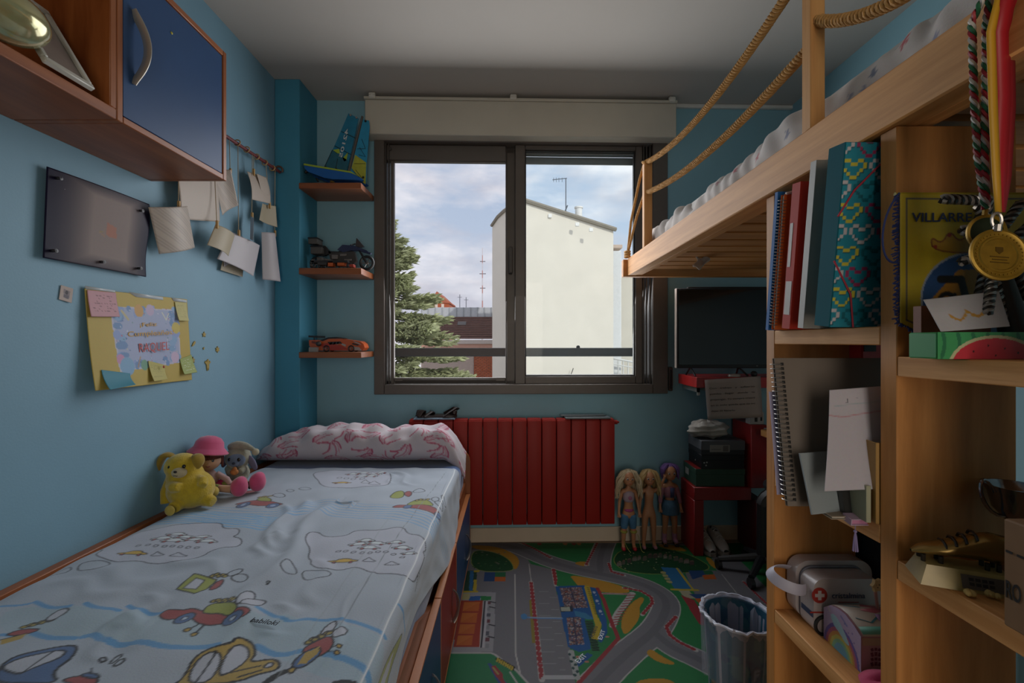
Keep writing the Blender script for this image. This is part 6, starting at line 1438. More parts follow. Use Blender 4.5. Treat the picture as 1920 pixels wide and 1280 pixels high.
# right stand and colours near the bin
pc.fill(f1((1235, 258), (1342, 265), (1432, 388), (1320, 388)), '2f6f9c'); pc.line(f1((1330, 266), (1420, 384)), .012, YEL); pc.line(f1((1300, 388), (1450, 392)), .014, YEL)
for k in range(4): a = f1((1250+12*k, 290+18*k))[0]; pc.ell(a[0], a[1], .014, .012, 'a8a070')
pc.fill(f1((1395, 278), (1480, 278), (1500, 306), (1420, 330)), '2a4a78'); pc.fill(f1((1480, 278), (1530, 278), (1545, 300), (1495, 302)), '2a6a46'); pc.fill(f1((1475, 305), (1545, 300), (1560, 328), (1490, 330)), ORG)
pc.fill(f1((1340, 395), (1400, 395), (1440, 440), (1380, 440)), 'a8a288'); pc.fill(f1((1400, 415), (1500, 415), (1510, 440), (1440, 440)), '2a4a78'); pc.fill(f1((1430, 440), (1560, 440), (1560, 500), (1490, 500)), ORG); pc.fill(f1((1352, 420), (1430, 450), (1500, 560), (1490, 600), (1460, 590)), RED_)
pc.line(f1((1590, 300), (1700, 440)), .004, RW)
for x in (530, 680, 730, 760): pc.ell(*f1((x, 122))[0], .012, .02, ('b07a4a', '8a3a34', 'a8a8b0', '8a3a34')[(x // 10) % 4])
pc.C *= .54
mat_ = gridobj('play_mat', np.stack([Xg, Yg, np.full_like(Xg, .0015)], -1), pc.C, printed('printed_vinyl', .6, .03, 60), solid=.003)
mat_.data.materials[0].node_tree.nodes['Principled BSDF'].inputs['Specular IOR Level'].default_value = .15
tag(mat_, 'vinyl floor play mat printed with race track, stands and garages', 'play mat')
wl = M('mat_lettering_white', 'b8bcc4', .5); kl = M('mat_lettering_black', '23231d', .5)
def mtext(s, a, b, h, m_): A_, B_ = f1(a)[0], f1(b)[0]; r = V((B_[0]-A_[0], B_[1]-A_[1], 0)); text(s, (A_[0], A_[1], .0017), r, V((-r.y, r.x, 0)), h, m_, mat_, 'mat_lettering', width=r.length, bold=.01)
mtext('EXIT', (762, 818), (808, 776), .020, wl); mtext('EXIT', (893, 682), (914, 628), .016, wl); mtext('POINTS', (846, 668), (870, 605), .014, kl)
# ================================================================ waste bin with clear liner
bn = thing('waste_bin', 'round blue printed waste bin with clear bag liner by bookcase', 'bin', (.693, 1.40, 0))
bx, by = .693, 1.40
nth, nz_ = 140, 60; TH, ZZ = np.meshgrid(np.linspace(0, 2*PI, nth), np.linspace(0, .30, nz_)); RR = .076+.021*ZZ/.30
pc = Canvas(TH*.09, ZZ, '2f5a72'); rr = random.Random(9)
for k in range(70): pc.ell(rr.uniform(0, .57), rr.uniform(.1, .29), rr.uniform(.008, .03), rr.uniform(.008, .025), rr.choice(('2a4f6a', '3a6a7c', '456f78', '28456a', '4f6f7a')), rr.random())
for k in range(26): pc.ell(rr.uniform(0, .57), rr.uniform(0, .11), rr.uniform(.008, .025), rr.uniform(.01, .03), rr.choice(('6a4a3a', '2a2320', '7f6a52', '8a7a6a', '4a3a5a')), rr.random())
ang = math.atan2(-by, -bx-.0)  # side facing the camera
U0 = ((ang+.62) % (2*PI))*.09; pc.fill([(U0-.022, .185), (U0, .205), (U0+.022, .185), (U0+.014, .155), (U0-.014, .152)], '1d3050')
pc.line([(U0-.006, .16), (U0-.006, .19), (U0+.007, .19)], .006, '8a8fa0'); pc.line([(U0-.006, .176), (U0+.005, .176)], .006, '8a8fa0')
gridobj('bin_wall', np.stack([bx+RR*np.cos(TH), by+RR*np.sin(TH), ZZ], -1), pc.C, printed('bin_print', .35, coat=.2), bn, solid=.002)
m = MB(Matrix.Translation((bx, by, 0))); m.lathe([(0, .002), (.075, .002)], 40, caps=False); m.build('bin_base', M('bin_base', '2f3a44', .5), bn)
m = MB(); m.tube([(bx+.0975*math.cos(a), by+.0975*math.sin(a), .301) for a in np.linspace(0, 2*PI, 60)[:-1]], .003, 8, closed=True); m.build('bin_rim', M('bin_rim', '7d8ea6', .4), bn)
def liner(th, s):   # s<0 inside, s>0 outside drape
    rip = .0025*math.sin(9*th)+.002*math.sin(17*th+1)+.0012*math.sin(31*th)
    if s < 0: z = .304+s; return V((bx+(.0945+.07*s+rip)*math.cos(th), by+(.0945+.07*s+rip)*math.sin(th), z))
    return V((bx+(.1035-.055*s+rip*(1+6*s))*math.cos(th), by+(.1035-.055*s+rip*(1+6*s))*math.sin(th), .304-s*(1+.12*math.sin(2*th+1)+.05*math.sin(5*th))))
lnr = M('liner_film', 'b4b6c8', .3)
b = lnr.node_tree.nodes['Principled BSDF']; b.inputs['Alpha'].default_value = .62
lno = M('liner_film_outer', 'aeb4c8', .22); lno.node_tree.nodes['Principled BSDF'].inputs['Alpha'].default_value = .24
m = MB(); m.grid([[liner(2*PI*i/90, -s) for i in range(91)] for s in np.linspace(0, .26, 10)]); m.grid([[liner(2*PI*i/90, 0)*(1-t)+liner(2*PI*i/90, -.0001)*t+V((0, 0, .004*math.sin(PI*t))) for i in range(91)] for t in np.linspace(0, 1, 5)]); m.build('bag_liner', lnr, bn)
m = MB(); m.grid([[liner(2*PI*i/90, s) for i in range(91)] for s in np.linspace(0, .175, 14)]); m.build('bag_overhang', lno, bn)
m = MB(); rr = random.Random(2); m.tube([liner(2*PI*i/70, .0)+V((rr.uniform(-.002, .002), rr.uniform(-.002, .002), rr.uniform(-.001, .004))) for i in range(70)], [.0032+.0025*rr.random() for i in range(70)], 6, closed=True); m.build('bag_rim_fold', M('liner_fold', 'b8bccb', .3), bn)
# ================================================================ red furniture, boxes and TV in the far right corner
rdm = M('red_lacquer', '8c1f1f', .4, noise=.05, coat=.1)
rs_ = thing('red_side_table', 'low red lacquered side table carrying shoe boxes by front wall', 'table', (1.13, 2.51, 0))
TX0, TX1, TY0, TY1 = .967, 1.272, 2.416, 2.605
boxo('side_panel', (TX0, TY0, 0), (TX0+.052, TY1, .295), rdm, rs_, bev=.003); boxo('tabletop', (TX0, TY0, .296), (TX1, TY1, .365), rdm, rs_, bev=.003)
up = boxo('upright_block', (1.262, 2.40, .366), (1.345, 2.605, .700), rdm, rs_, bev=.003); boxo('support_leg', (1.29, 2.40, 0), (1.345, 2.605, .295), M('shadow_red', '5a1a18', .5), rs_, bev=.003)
def shoebox(name, lab, x0, x1, y0, y1, z0, z1, body, lid, lh):
    o = thing(name, lab, 'box', ((x0+x1)/2, (y0+y1)/2, z0)); boxo('carton', (x0+.002, y0+.002, z0), (x1-.002, y1-.002, z1-.002), body, o, bev=.001); l = boxo('lid', (x0, y0, z1-lh), (x1, y1, z1), lid, o, bev=.0015); return o, l
gbx, l_ = shoebox('shoe_box', 'green shoe box with red lid, lowest on the red table', .98, 1.245, 2.428, 2.60, .3655, .460, M('box_green', '2c4a3c', .5), M('box_green', '2c4a3c'), .03)
m = MB(); m.box((.981, 2.429, .4602), (1.244, 2.599, .4612)); m.build('red_top', M('box_red_top', '7a1f1f', .4), l_)
m = MB(); m.box((.9788, 2.52, .40), (.9806, 2.57, .435)); m.build('label', M('label_pale', '8c8a86', .5), gbx)
bbx, l_ = shoebox('shoe_box', 'black shoe box with three white dots, middle of the stack', 1.008, 1.240, 2.424, 2.60, .4615, .536, M('box_black', '121114', .4), M('box_black', '121114'), .03)
m = MB()
for dx, dz in ((-.008, .004), (.006, .006), (.002, -.010)): m.ell((1.032+dx, 2.4235, .490+dz), (.0045, .0008, .0045), u=10, v=6)
m.ell((1.0075, 2.50, .49), (.0008, .004, .004), u=8, v=6); d_ = m.build('white_dots', M('dot_white', 'a8a6a2', .5), bbx); d_['kind'] = 'stuff'
gyx, l_ = shoebox('shoe_box', 'grey shoe box with white label, top of the stack', 1.006, 1.240, 2.420, 2.60, .5365, .612, M('box_dark_grey', '26262a', .45), M('box_grey', '54555a', .45), .05)
m = MB(); m.box((1.052, 2.4185, .552), (1.158, 2.4202, .59)); m.build('label', M('label_white', '8f8b86', .5), gyx)
m = MB(); m.box((1.122, 2.4178, .556), (1.150, 2.4188, .586)); m.box((1.06, 2.4178, .565), (1.11, 2.4188, .568)); m.build('label_print', M('label_grey_print', '605c5a', .5), gyx)
m = MB()
nu, nv = 48, 24; P = []
for j in range(nv+1):
    ph = PI*j/nv; row = []
    for i in range(nu+1):
        t = 2*PI*i/nu; k = 1+.10*math.sin(3*t+2*ph)+.07*math.sin(7*t-3*ph)+.05*math.sin(11*ph+2*t)
        row.append((1.072+.105*k*math.sin(ph)*math.cos(t), 2.50+.065*k*math.sin(ph)*math.sin(t), .6135+.046+.046*k*(math.cos(ph) if math.cos(ph) > -.85 else -.85)))
    P.append(row)
m.grid(P); tag(m.build('bundle', M('white_cloth_bundle', 'a8a29a', .7, noise=.12, scale=14, bump=.3, bscale=50)), 'crumpled white cloth bundle lying on the grey shoe box', 'cloth')
wb_ = thing('small_carton', 'small white carton with dark print on the red block', 'box', (1.29, 2.47, .7005))
a, b = pt(1387, 803, 2.41), pt(1426, 780, 2.41); boxo('carton', (1.262, 2.41, .7005), (1.335, 2.46, .765), M('carton_white', 'a09b98', .5), wb_)
m = MB(); m.box((1.285, 2.4085, .715), (1.30, 2.4102, .752)); m.box((1.315, 2.4085, .72), (1.325, 2.4102, .755)); m.build('print', M('label_black', '1d1b1a'), wb_)
dk = thing('desk', 'wooden desk edge under the loft bed right of the red block', 'desk', (1.45, 1.75, 0))
boxo('desktop', (1.268, 1.42, .66), (1.60, 2.32, .692), pine_y, dk); 
for y in (1.46, 2.28): boxo('leg', (1.55, y-.02, 0), (1.59, y+.02, .66), M('desk_leg', '3a2c22', .6), dk)
m = MB(); m.tube(bez([(1.275, 2.30, .70), (1.30, 2.25, .705), (1.36, 2.27, .703), (1.42, 2.2, .70)], 14), .004, 6); m.tube(bez([(1.272, 2.2, .698), (1.33, 2.22, .70), (1.38, 2.15, .699)], 10), .005, 6); tag(m.build('cable', M('cable_pale', '5f5d60', .5)), 'loose cables lying on the desk edge beside the carton', 'cable')
ch = thing('desk_chair', 'black desk chair with round column standing under the desk', 'chair', (1.235, 2.22, 0))
blk = M('black_plastic', '161517', .45); cxx, cyy = 1.225, 2.23
for k in range(5):
    a = 2*PI*k/5+.3; m = MB(); e_ = V((cxx+.20*math.cos(a), cyy+.16*math.sin(a), .05)); m.tube([(cxx, cyy, .085), (cxx, cyy, .085)*0+e_ if False else e_], [.022, .014], 8); m.build('base_arm', blk, ch)
    m = MB(); m.cyl(e_+V((-.01, 0, -.026)), e_+V((.01, 0, -.026)), .024, n=12); m.build('caster', blk, ch)
m = MB(); m.cyl((cxx, cyy, .06), (cxx, cyy, .36), .026, .022, 16); m.build('column', blk, ch)
m = MB(); m.box((cxx+.02, cyy-.2, .40), (cxx+.36, cyy+.05, .46), .03, seg=3); m.build('seat', M('black_fabric', '1a1a1d', .85), ch)
m = MB(); m.tube(bez([(cxx, cyy, .34), (cxx+.02, cyy, .42), (cxx+.12, cyy-.05, .41)], 8), .03, 8); m.build('seat_bracket', blk, ch)
for i, x in enumerate((1.062, 1.135)):
    sn = thing('sneaker', ['left white sneaker under the red side table', 'right white sneaker under the red side table'][i], 'shoe', (x, 2.46, 0)) if i == 0 else None
    if i == 0:
        P = []
        for j in range(13):
            t = j/12; y = 2.405+.19*t; h = float(np.interp(t, [0, .08, .25, .5, .75, 1], [.02, .035, .045, .062, .085, .075])); w_ = float(np.interp(t, [0, .1, .3, .6, 1], [.012, .028, .034, .030, .024]))
            P.append([(x+w_*math.cos(a), y, .016+h*.5*(1+math.sin(a))) for a in np.linspace(0, 2*PI, 17)])
        m = MB(); m.grid(P); m.build('upper', M('sneaker_white', 'b5b0ac', .6), sn)
        sole = [(x+float(np.interp(t, [0, .1, .3, .6, 1], [.014, .031, .037, .032, .026]))*s_, 2.401+.197*t) for s_, ts in ((1, np.linspace(0, 1, 9)), (-1, np.linspace(1, 0, 9))) for t in ts]
        m = MB(); m.prism(sole, .018, Matrix.Translation((0, 0, .0032))); m.build('sole', M('sneaker_sole', '8a827a', .6), sn)
        m = MB()
        for k in range(4): y = 2.46+.022*k; z = .068+.009*k; m.tube([(x-.018, y, z-.008), (x, y+.004, z+.002), (x+.018, y, z-.008)], .003, 5)
        m.build('laces', M('lace_white', 'bdb8b4', .7), sn); m = MB(); m.ell((x, 2.555, .088), (.018, .035, .008)); m.build('opening', M('shoe_lining', '3c3632', .8), sn); s0_ = sn
    else: dup(s0_, delta=(.073, .006, 0), label='right white sneaker under the red side table')
# TV on its red wall shelf
rsh = thing('red_wall_shelf', 'red wall shelf carrying the television in the far corner', 'shelf', (1.28, 2.48, .90))
boxo('board', (.955, 2.354, .900), (1.60, 2.612, .955), M('red_gloss', '9c1f1e', .35, coat=.15), rsh, bev=.002)
for s_ in (.985, 1.05): m = MB(); m.box((s_-.006, 2.40, .872), (s_+.006, 2.61, .8995)); m.box((s_-.006, 2.40, .855), (s_+.006, 2.412, .8995)); m.build('bracket', steel, rsh)
tv = thing('television', 'flat black television with silver left edge on red shelf', 'television', (1.24, 2.42, .9555))
a, b = pt(1270, 540, 2.40), pt(1270, 690, 2.40); tz1, tz0 = a.z, b.z; tx0 = a.x
boxo('housing', (tx0, 2.403, tz0), (1.598, 2.43, tz1), blk, tv, bev=.003); boxo('screen', (tx0+.008, 2.4005, tz0+.018), (1.590, 2.4035, tz1-.008), M('tv_screen', '0b0b0d', .12, coat=.3), tv, bev=.0005)
boxo('silver_edge', (tx0-.004, 2.402, tz0), (tx0, 2.43, tz1), M('edge_silver', 'a5958a', .3, .7), tv, bev=.001); boxo('rear_bulge', (tx0+.07, 2.43, tz0+.05), (1.55, 2.48, tz1-.02), blk, tv, bev=.01)
m = MB(); m.tube([(tx0+.075, 2.41, tz0+.002), (tx0+.085, 2.375, .960)], .005, 6); m.tube([(tx0+.075, 2.42, tz0+.002), (tx0+.085, 2.50, .960)], .005, 6); m.build('foot', blk, tv)
m = MB(); m.tube([(tx0+.33, 2.41, tz0+.002), (tx0+.36, 2.375, .960)], .005, 6); m.tube([(tx0+.33, 2.42, tz0+.002), (tx0+.36, 2.50, .960)], .005, 6); m.build('foot', blk, tv)
m = MB(); m.ell((tx0+.42, 2.399, tz0+.012), (.004, .001, .002), u=8, v=5); m.build('logo_light', M('logo_grey', '8a8a8c', .4), tv)
m = MB(); m.box((tx0+.07, 2.44, tz1), (1.57, 2.46, tz1+.012), .003); m.build('top_edge', blk, tv)
m = MB(); m.lathe([(.0, 0), (.036, 0), (.038, .004), (.036, .012), (.012, .016), (0, .016)], 24, Matrix.Translation((1.165, 2.385, .9555)) @ Matrix.Diagonal((.85, .6, 1, 1))); tag(m.build('white_puck', M('puck_white', 'a39a92', .5)), 'small flat white puck on the red shelf under the television', 'gadget')
m = MB(); m.box((1.255, 2.375, .9555), (1.285, 2.40, .985), .008); tag(m.build('black_gadget', blk), 'small black gadget on the red shelf under the television', 'gadget')
# handwritten note hung on the shelf front
na, nb_, nc_, nd = pt(1321, 712, 2.346), pt(1426, 705, 2.346), pt(1430, 782, 2.340), pt(1327, 786, 2.338)
m = MB(); P = bil(na, nb_, nc_, nd, 12, 10); P[..., 1] -= .0015*np.sin(np.linspace(0, PI, 12))[None, :]
nt_ = tag(gridobj('handwritten_note', P, None, M('note_paper', '9c918c', .6), solid=.0005), 'white handwritten note hanging from the red shelf front', 'note')
ink = M('note_ink', '3c3638', .7)
LN = ['Con   trabajo   y   esfuerzo', 'puedes   llegar   donde   te', 'propongas. Yo siempre creeré', 'en ti, solo queda que tú no', 'dejes de hacerlo.']
for k, s_ in enumerate(LN):
    y0_ = 728+10.6*k; a, b = pt(1330+.9*k, y0_+1.6, 2.3355), pt((1415 if k < 4 else 1378)+.3*k, y0_-(2.6 if k < 4 else .3), 2.3355); text(s_, a, b-a, V((0, 0, 1)), .0085, ink, nt_, 'note_line', width=(b-a).length)
# ================================================================ soft toys on the bed
def plush(name, lab, cat, base): return thing(name, lab, cat, base)
def fused(name, parts, m_, par, vox=.004, it=4):
    mb = MB()
    for p in parts:
        if p[0] == 'e': mb.ell(V(p[1]), p[2], p[3] if len(p) > 3 else (0, 0, 0), 20, 12)
        else: mb.tube([V(q) for q in p[1]], p[2], 12)
    o = mb.build(name, m_, par)
    r = o.modifiers.new('fuse', 'REMESH'); r.mode = 'VOXEL'; r.voxel_size = vox; r.use_smooth_shade = True
    s = o.modifiers.new('soften', 'SMOOTH'); s.factor = .5; s.iterations = it
    return o
zS = ZS+.004
yb = pt(342, 955, 1.60); bx0, by0 = -1.140, 1.60
yp = plush('plush_dog', 'yellow plush dog with drooping ears sitting on bed by left wall', 'soft toy', (bx0, by0, zS))
yel = M('plush_yellow', 'b99d1e', .9, noise=.12, scale=60, bump=.35, bscale=260, sheen=.4); yeld = M('plush_yellow_pad', 'b8a04a', .9, noise=.1, scale=60, sheen=.3)
def y_(x, y, z): return V((bx0+x, by0+y, zS+z))
fused('body', [('e', y_(.012, 0, .062), (.074, .068, .066)), ('e', y_(-.012, .005, .105), (.058, .055, .055)), ('e', y_(-.018, -.002, .142), (.056, .05, .046)), 
      ('t', [y_(-.05, -.015, .10), y_(-.062, -.02, .06), y_(-.056, -.03, .02)], [.016, .017, .015]), ('t', [y_(-.035, -.035, .088), y_(.0, -.065, .088), y_(.022, -.07, .090)], [.017, .018, .015]), ('t', [y_(.04, -.01, .10), y_(.07, -.025, .098), y_(.078, -.04, .085)], [.018, .017, .014]),
      ('t', [y_(.0, -.03, .03), y_(.005, -.075, .022)], [.026, .020]), ('t', [y_(.05, .0, .03), y_(.095, -.01, .02)], [.026, .018])], yel, yp, .0035)
eard = M('plush_ear_ochre', '8f7420', .9, noise=.1, scale=60, sheen=.3)
for P_ in (((-.050, .0, .176), (-.082, -.004, .196), (-.096, -.010, .165), (-.090, -.012, .130)), ((.024, .0, .176), (.044, -.010, .188), (.054, -.018, .165), (.050, -.022, .138))):
    m = MB(); m.tube(bez([y_(*q_) for q_ in P_], 12), [.011, .014, .016, .018, .019, .020, .020, .0195, .018, .015, .010, .004], 12, flat=(1, .55)); m.build('ear', eard, yp)
m = MB(); m.ell(y_(.007, -.094, .02), (.017, .006, .017)); m.build('foot_pad', yeld, yp)
dkn = M('thread_dark', '1d1512', .5)
for dx, dy, dz in ((-.030, -.046, .150), (.016, -.042, .152)): m = MB(); m.ell(y_(dx, dy, dz), (.0062, .004, .0068)); m.build('eye', M('bead_black', '15110f', .15), yp)
m = MB(); m.ell(y_(.002, -.044, .132), (.024, .020, .018)); m.build('muzzle', M('plush_cream_muzzle', 'b5a684', .9, sheen=.3), yp)
m = MB(); m.ell(y_(.002, -.063, .139), (.006, .003, .004)); m.build('nose', dkn, yp)
m = MB(); m.tube([y_(-.008, -.060, .128), y_(-.003, -.0635, .125), y_(.002, -.0645, .127), y_(.007, -.0630, .125), y_(.012, -.058, .128)], .0009, 5); m.build('mouth', dkn, yp)
m = MB(); m.ell(y_(.055, .05, .035), .02); m.build('tail', yeld, yp)
# rag doll with pink hat
dl = plush('rag_doll', 'rag doll in pink bucket hat and pink boots sitting on bed', 'soft toy', (-1.13, 1.72, zS))
skinc = M('doll_skin_cloth', 'b8927a', .75, noise=.05); hotp = M('felt_pink', 'bd4a72', .85, noise=.06, scale=30, sheen=.4)
def d_(x, y, z): return V((-1.158+x, 1.735+y, zS+z))
fused('body', [('e', d_(.0, .0, .050), (.036, .030, .045)), ('t', [d_(.0, 0, .08), d_(.002, -.002, .10)], [.018, .016]), ('t', [d_(.028, .005, .075), d_(.065, .01, .052), d_(.085, .0, .034)], [.012, .011, .009]), ('t', [d_(-.02, -.02, .075), d_(-.01, -.05, .05), d_(.02, -.058, .04)], [.012, .011, .009])], M('doll_top', 'a88c8c', .8), dl, .003)
hd = fused('head', [('e', d_(.002, -.004, .130), (.046, .043, .041)), ('e', d_(.018, -.032, .120), (.014, .012, .012))], skinc, dl, .003)
fd = V((.50, -.866, 0)); fr_ = V((.866, .5, 0))
def face(r, u, z): return d_(.002, -.004, .130)+fd*r+fr_*u+V((0, 0, z))
for u in (-.019, .016):
    m = MB(); m.ell(face(.0385, u, .004), (.0055, .004, .0075), (0, 0, .5)); ey = m.build('eye', M('bead_grey', '3f464e', .15), dl)
    m = MB(); m.ell(face(.0425, u-.001, .007), .0014, u=8, v=6); m.build('eye_glint', M('dot_white', 'a8a6a2'), ey)
m = MB(); m.ell(face(.044, .003, -.006), (.0035, .003, .003)); m.build('nose', skinc, dl)
m = MB(); m.tube([face(.042, -.004, -.016), face(.0445, .002, -.018), face(.042, .008, -.016)], .0014, 5); m.build('mouth', M('lip_pink', '8f3f4c', .6), dl)
hairb = M('yarn_auburn', '4c2018', .8, noise=.2, scale=60)
m = MB(); rr = random.Random(1)
for k in range(46):
    a = 2*PI*k/46; dr_ = V((math.cos(a), math.sin(a), 0)); fr2 = dr_.dot(fd); ln = .010 if fr2 > .3 else .045
    p0 = d_(.002, -.004, .165)+dr_*.034; p1 = d_(.002, -.004, .148)+dr_*.047; p2 = p1+V((0, 0, -ln))+dr_*.002*rr.uniform(-1, 1); m.tube([p0, p1, p2], [.005, .0055, .003], 5)
h_ = m.build('hair', hairb, dl); h_['kind'] = 'stuff'
m = MB(Matrix.Translation(d_(-.003, .004, .164)) @ Euler((-.16, .12, 0)).to_matrix().to_4x4()); m.lathe([(.066, -.010), (.068, -.007), (.055, .006), (.049, .012), (.045, .032), (.034, .046), (.016, .053), (0, .054)], 36, caps=False)
m.build('bucket_hat', hotp, dl, solid=.003)
m = MB()
for k in range(16): a = 2*PI*k/16; m.ell(d_(.004, -.004, .036)+V((.037*math.cos(a), .034*math.sin(a), .006*math.sin(5*a))), (.013, .011, .010), u=10, v=6)
m.build('ruffle_skirt', M('felt_fuchsia', 'b02f6c', .85), dl)
lgr = M('sock_green', '8a9450', .85)
for (x1, y1, z1_), (x2, y2) in (((.06, -.03, .026), (.125, -.032)), ((.075, .02, .026), (.160, .028))):
    m = MB(); m.tube([d_(.012, -.005, .028), d_(x1, y1, z1_+.004)], [.015, .013], 10); lg = m.build('leg', lgr, dl)
    m = MB(); m.tube([d_(x1, y1, z1_+.004), d_(x2*.9, y2*.95, .026)], [.0125, .014], 10); m.build('shin', skinc, lg)
    m = MB(); a_ = d_(x2*.9, y2*.95, .026); m.tube([a_+V((0, .0145*math.cos(t), .0145*math.sin(t))) for t in np.linspace(0, 2*PI, 16)[:-1]], .0022, 5, closed=True); m.build('ankle_band', dkn, lg)
    fused('boot', [('e', d_(x2+.012, y2, .036), (.030, .030, .036)), ('e', d_(x2+.018, y2-.002, .050), (.022, .026, .026))], hotp, lg, .003)
# small grey plush
gy = plush('plush_cub', 'small grey blue plush cub with cream hood behind rag doll', 'soft toy', (-1.14, 1.87, zS))
def g_(x, y, z): return V((-1.125+x, 1.87+y, zS+z))
gcr = M('plush_cream', '8f8d7c', .9, noise=.1, scale=50, bump=.3, bscale=240, sheen=.3); gbl = M('plush_greyblue', '66768f', .9, noise=.1, scale=50, sheen=.3)
fused('body', [('e', g_(0, 0, .040), (.044, .038, .042)), ('e', g_(-.002, .002, .103), (.050, .046, .044)), ('t', [g_(-.02, -.03, .02), g_(-.025, -.06, .015)], [.018, .015]), ('t', [g_(.025, -.02, .02), g_(.05, -.045, .015)], [.018, .015]), ('t', [g_(.03, -.01, .062), g_(.03, -.042, .055)], [.014, .012]), ('t', [g_(-.035, -.01, .062), g_(-.01, -.045, .055)], [.014, .012])], gcr, gy, .0035)
m = MB(); m.ell(g_(.006, -.022, .100), (.036, .028, .030)); m.ell(g_(.012, -.042, .090), (.016, .012, .012)); m.build('face', gbl, gy)
for u in (-.012, .026): m = MB(); m.ell(g_(u+.003, -.0455, .106), (.0065, .004, .0075)); m.build('eye', M('bead_black', '15110f'), gy)
m = MB(); m.ell(g_(.013, -.0535, .093), (.007, .004, .005)); m.build('nose', M('nose_navy', '2a3448', .4), gy)
m = MB(); m.ell(g_(.058, .0, .082), (.014, .008, .034), (0, -.5, 0)); m.build('ear', M('plush_mauve', '67647c', .9), gy); m = MB(); m.ell(g_(-.054, .0, .09), (.012, .008, .03), (0, .4, 0)); m.build('ear', M('plush_mauve', '67647c'), gy)
m = MB(); m.tube(bez([g_(-.03, 0, .142), g_(.01, -.005, .165), g_(.055, -.01, .15), g_(.075, -.015, .135)], 10), [.018, .02, .02, .018, .016, .014, .012, .010, .009, .008], 10); hoodt = m.build('hood_tip', gcr, gy); m = MB(); m.ell(g_(.080, -.016, .130), .014); m.build('pompom', M('pom_cream', 'a39c86', .95), hoodt)
m = MB(); m.ell(g_(.018, -.056, .060), (.016, .012, .013)); m.ell(g_(.02, -.058, .072), (.008, .008, .009)); m.build('held_toy', M('toy_orange', 'b5743c', .7, noise=.3, scale=60), gy)
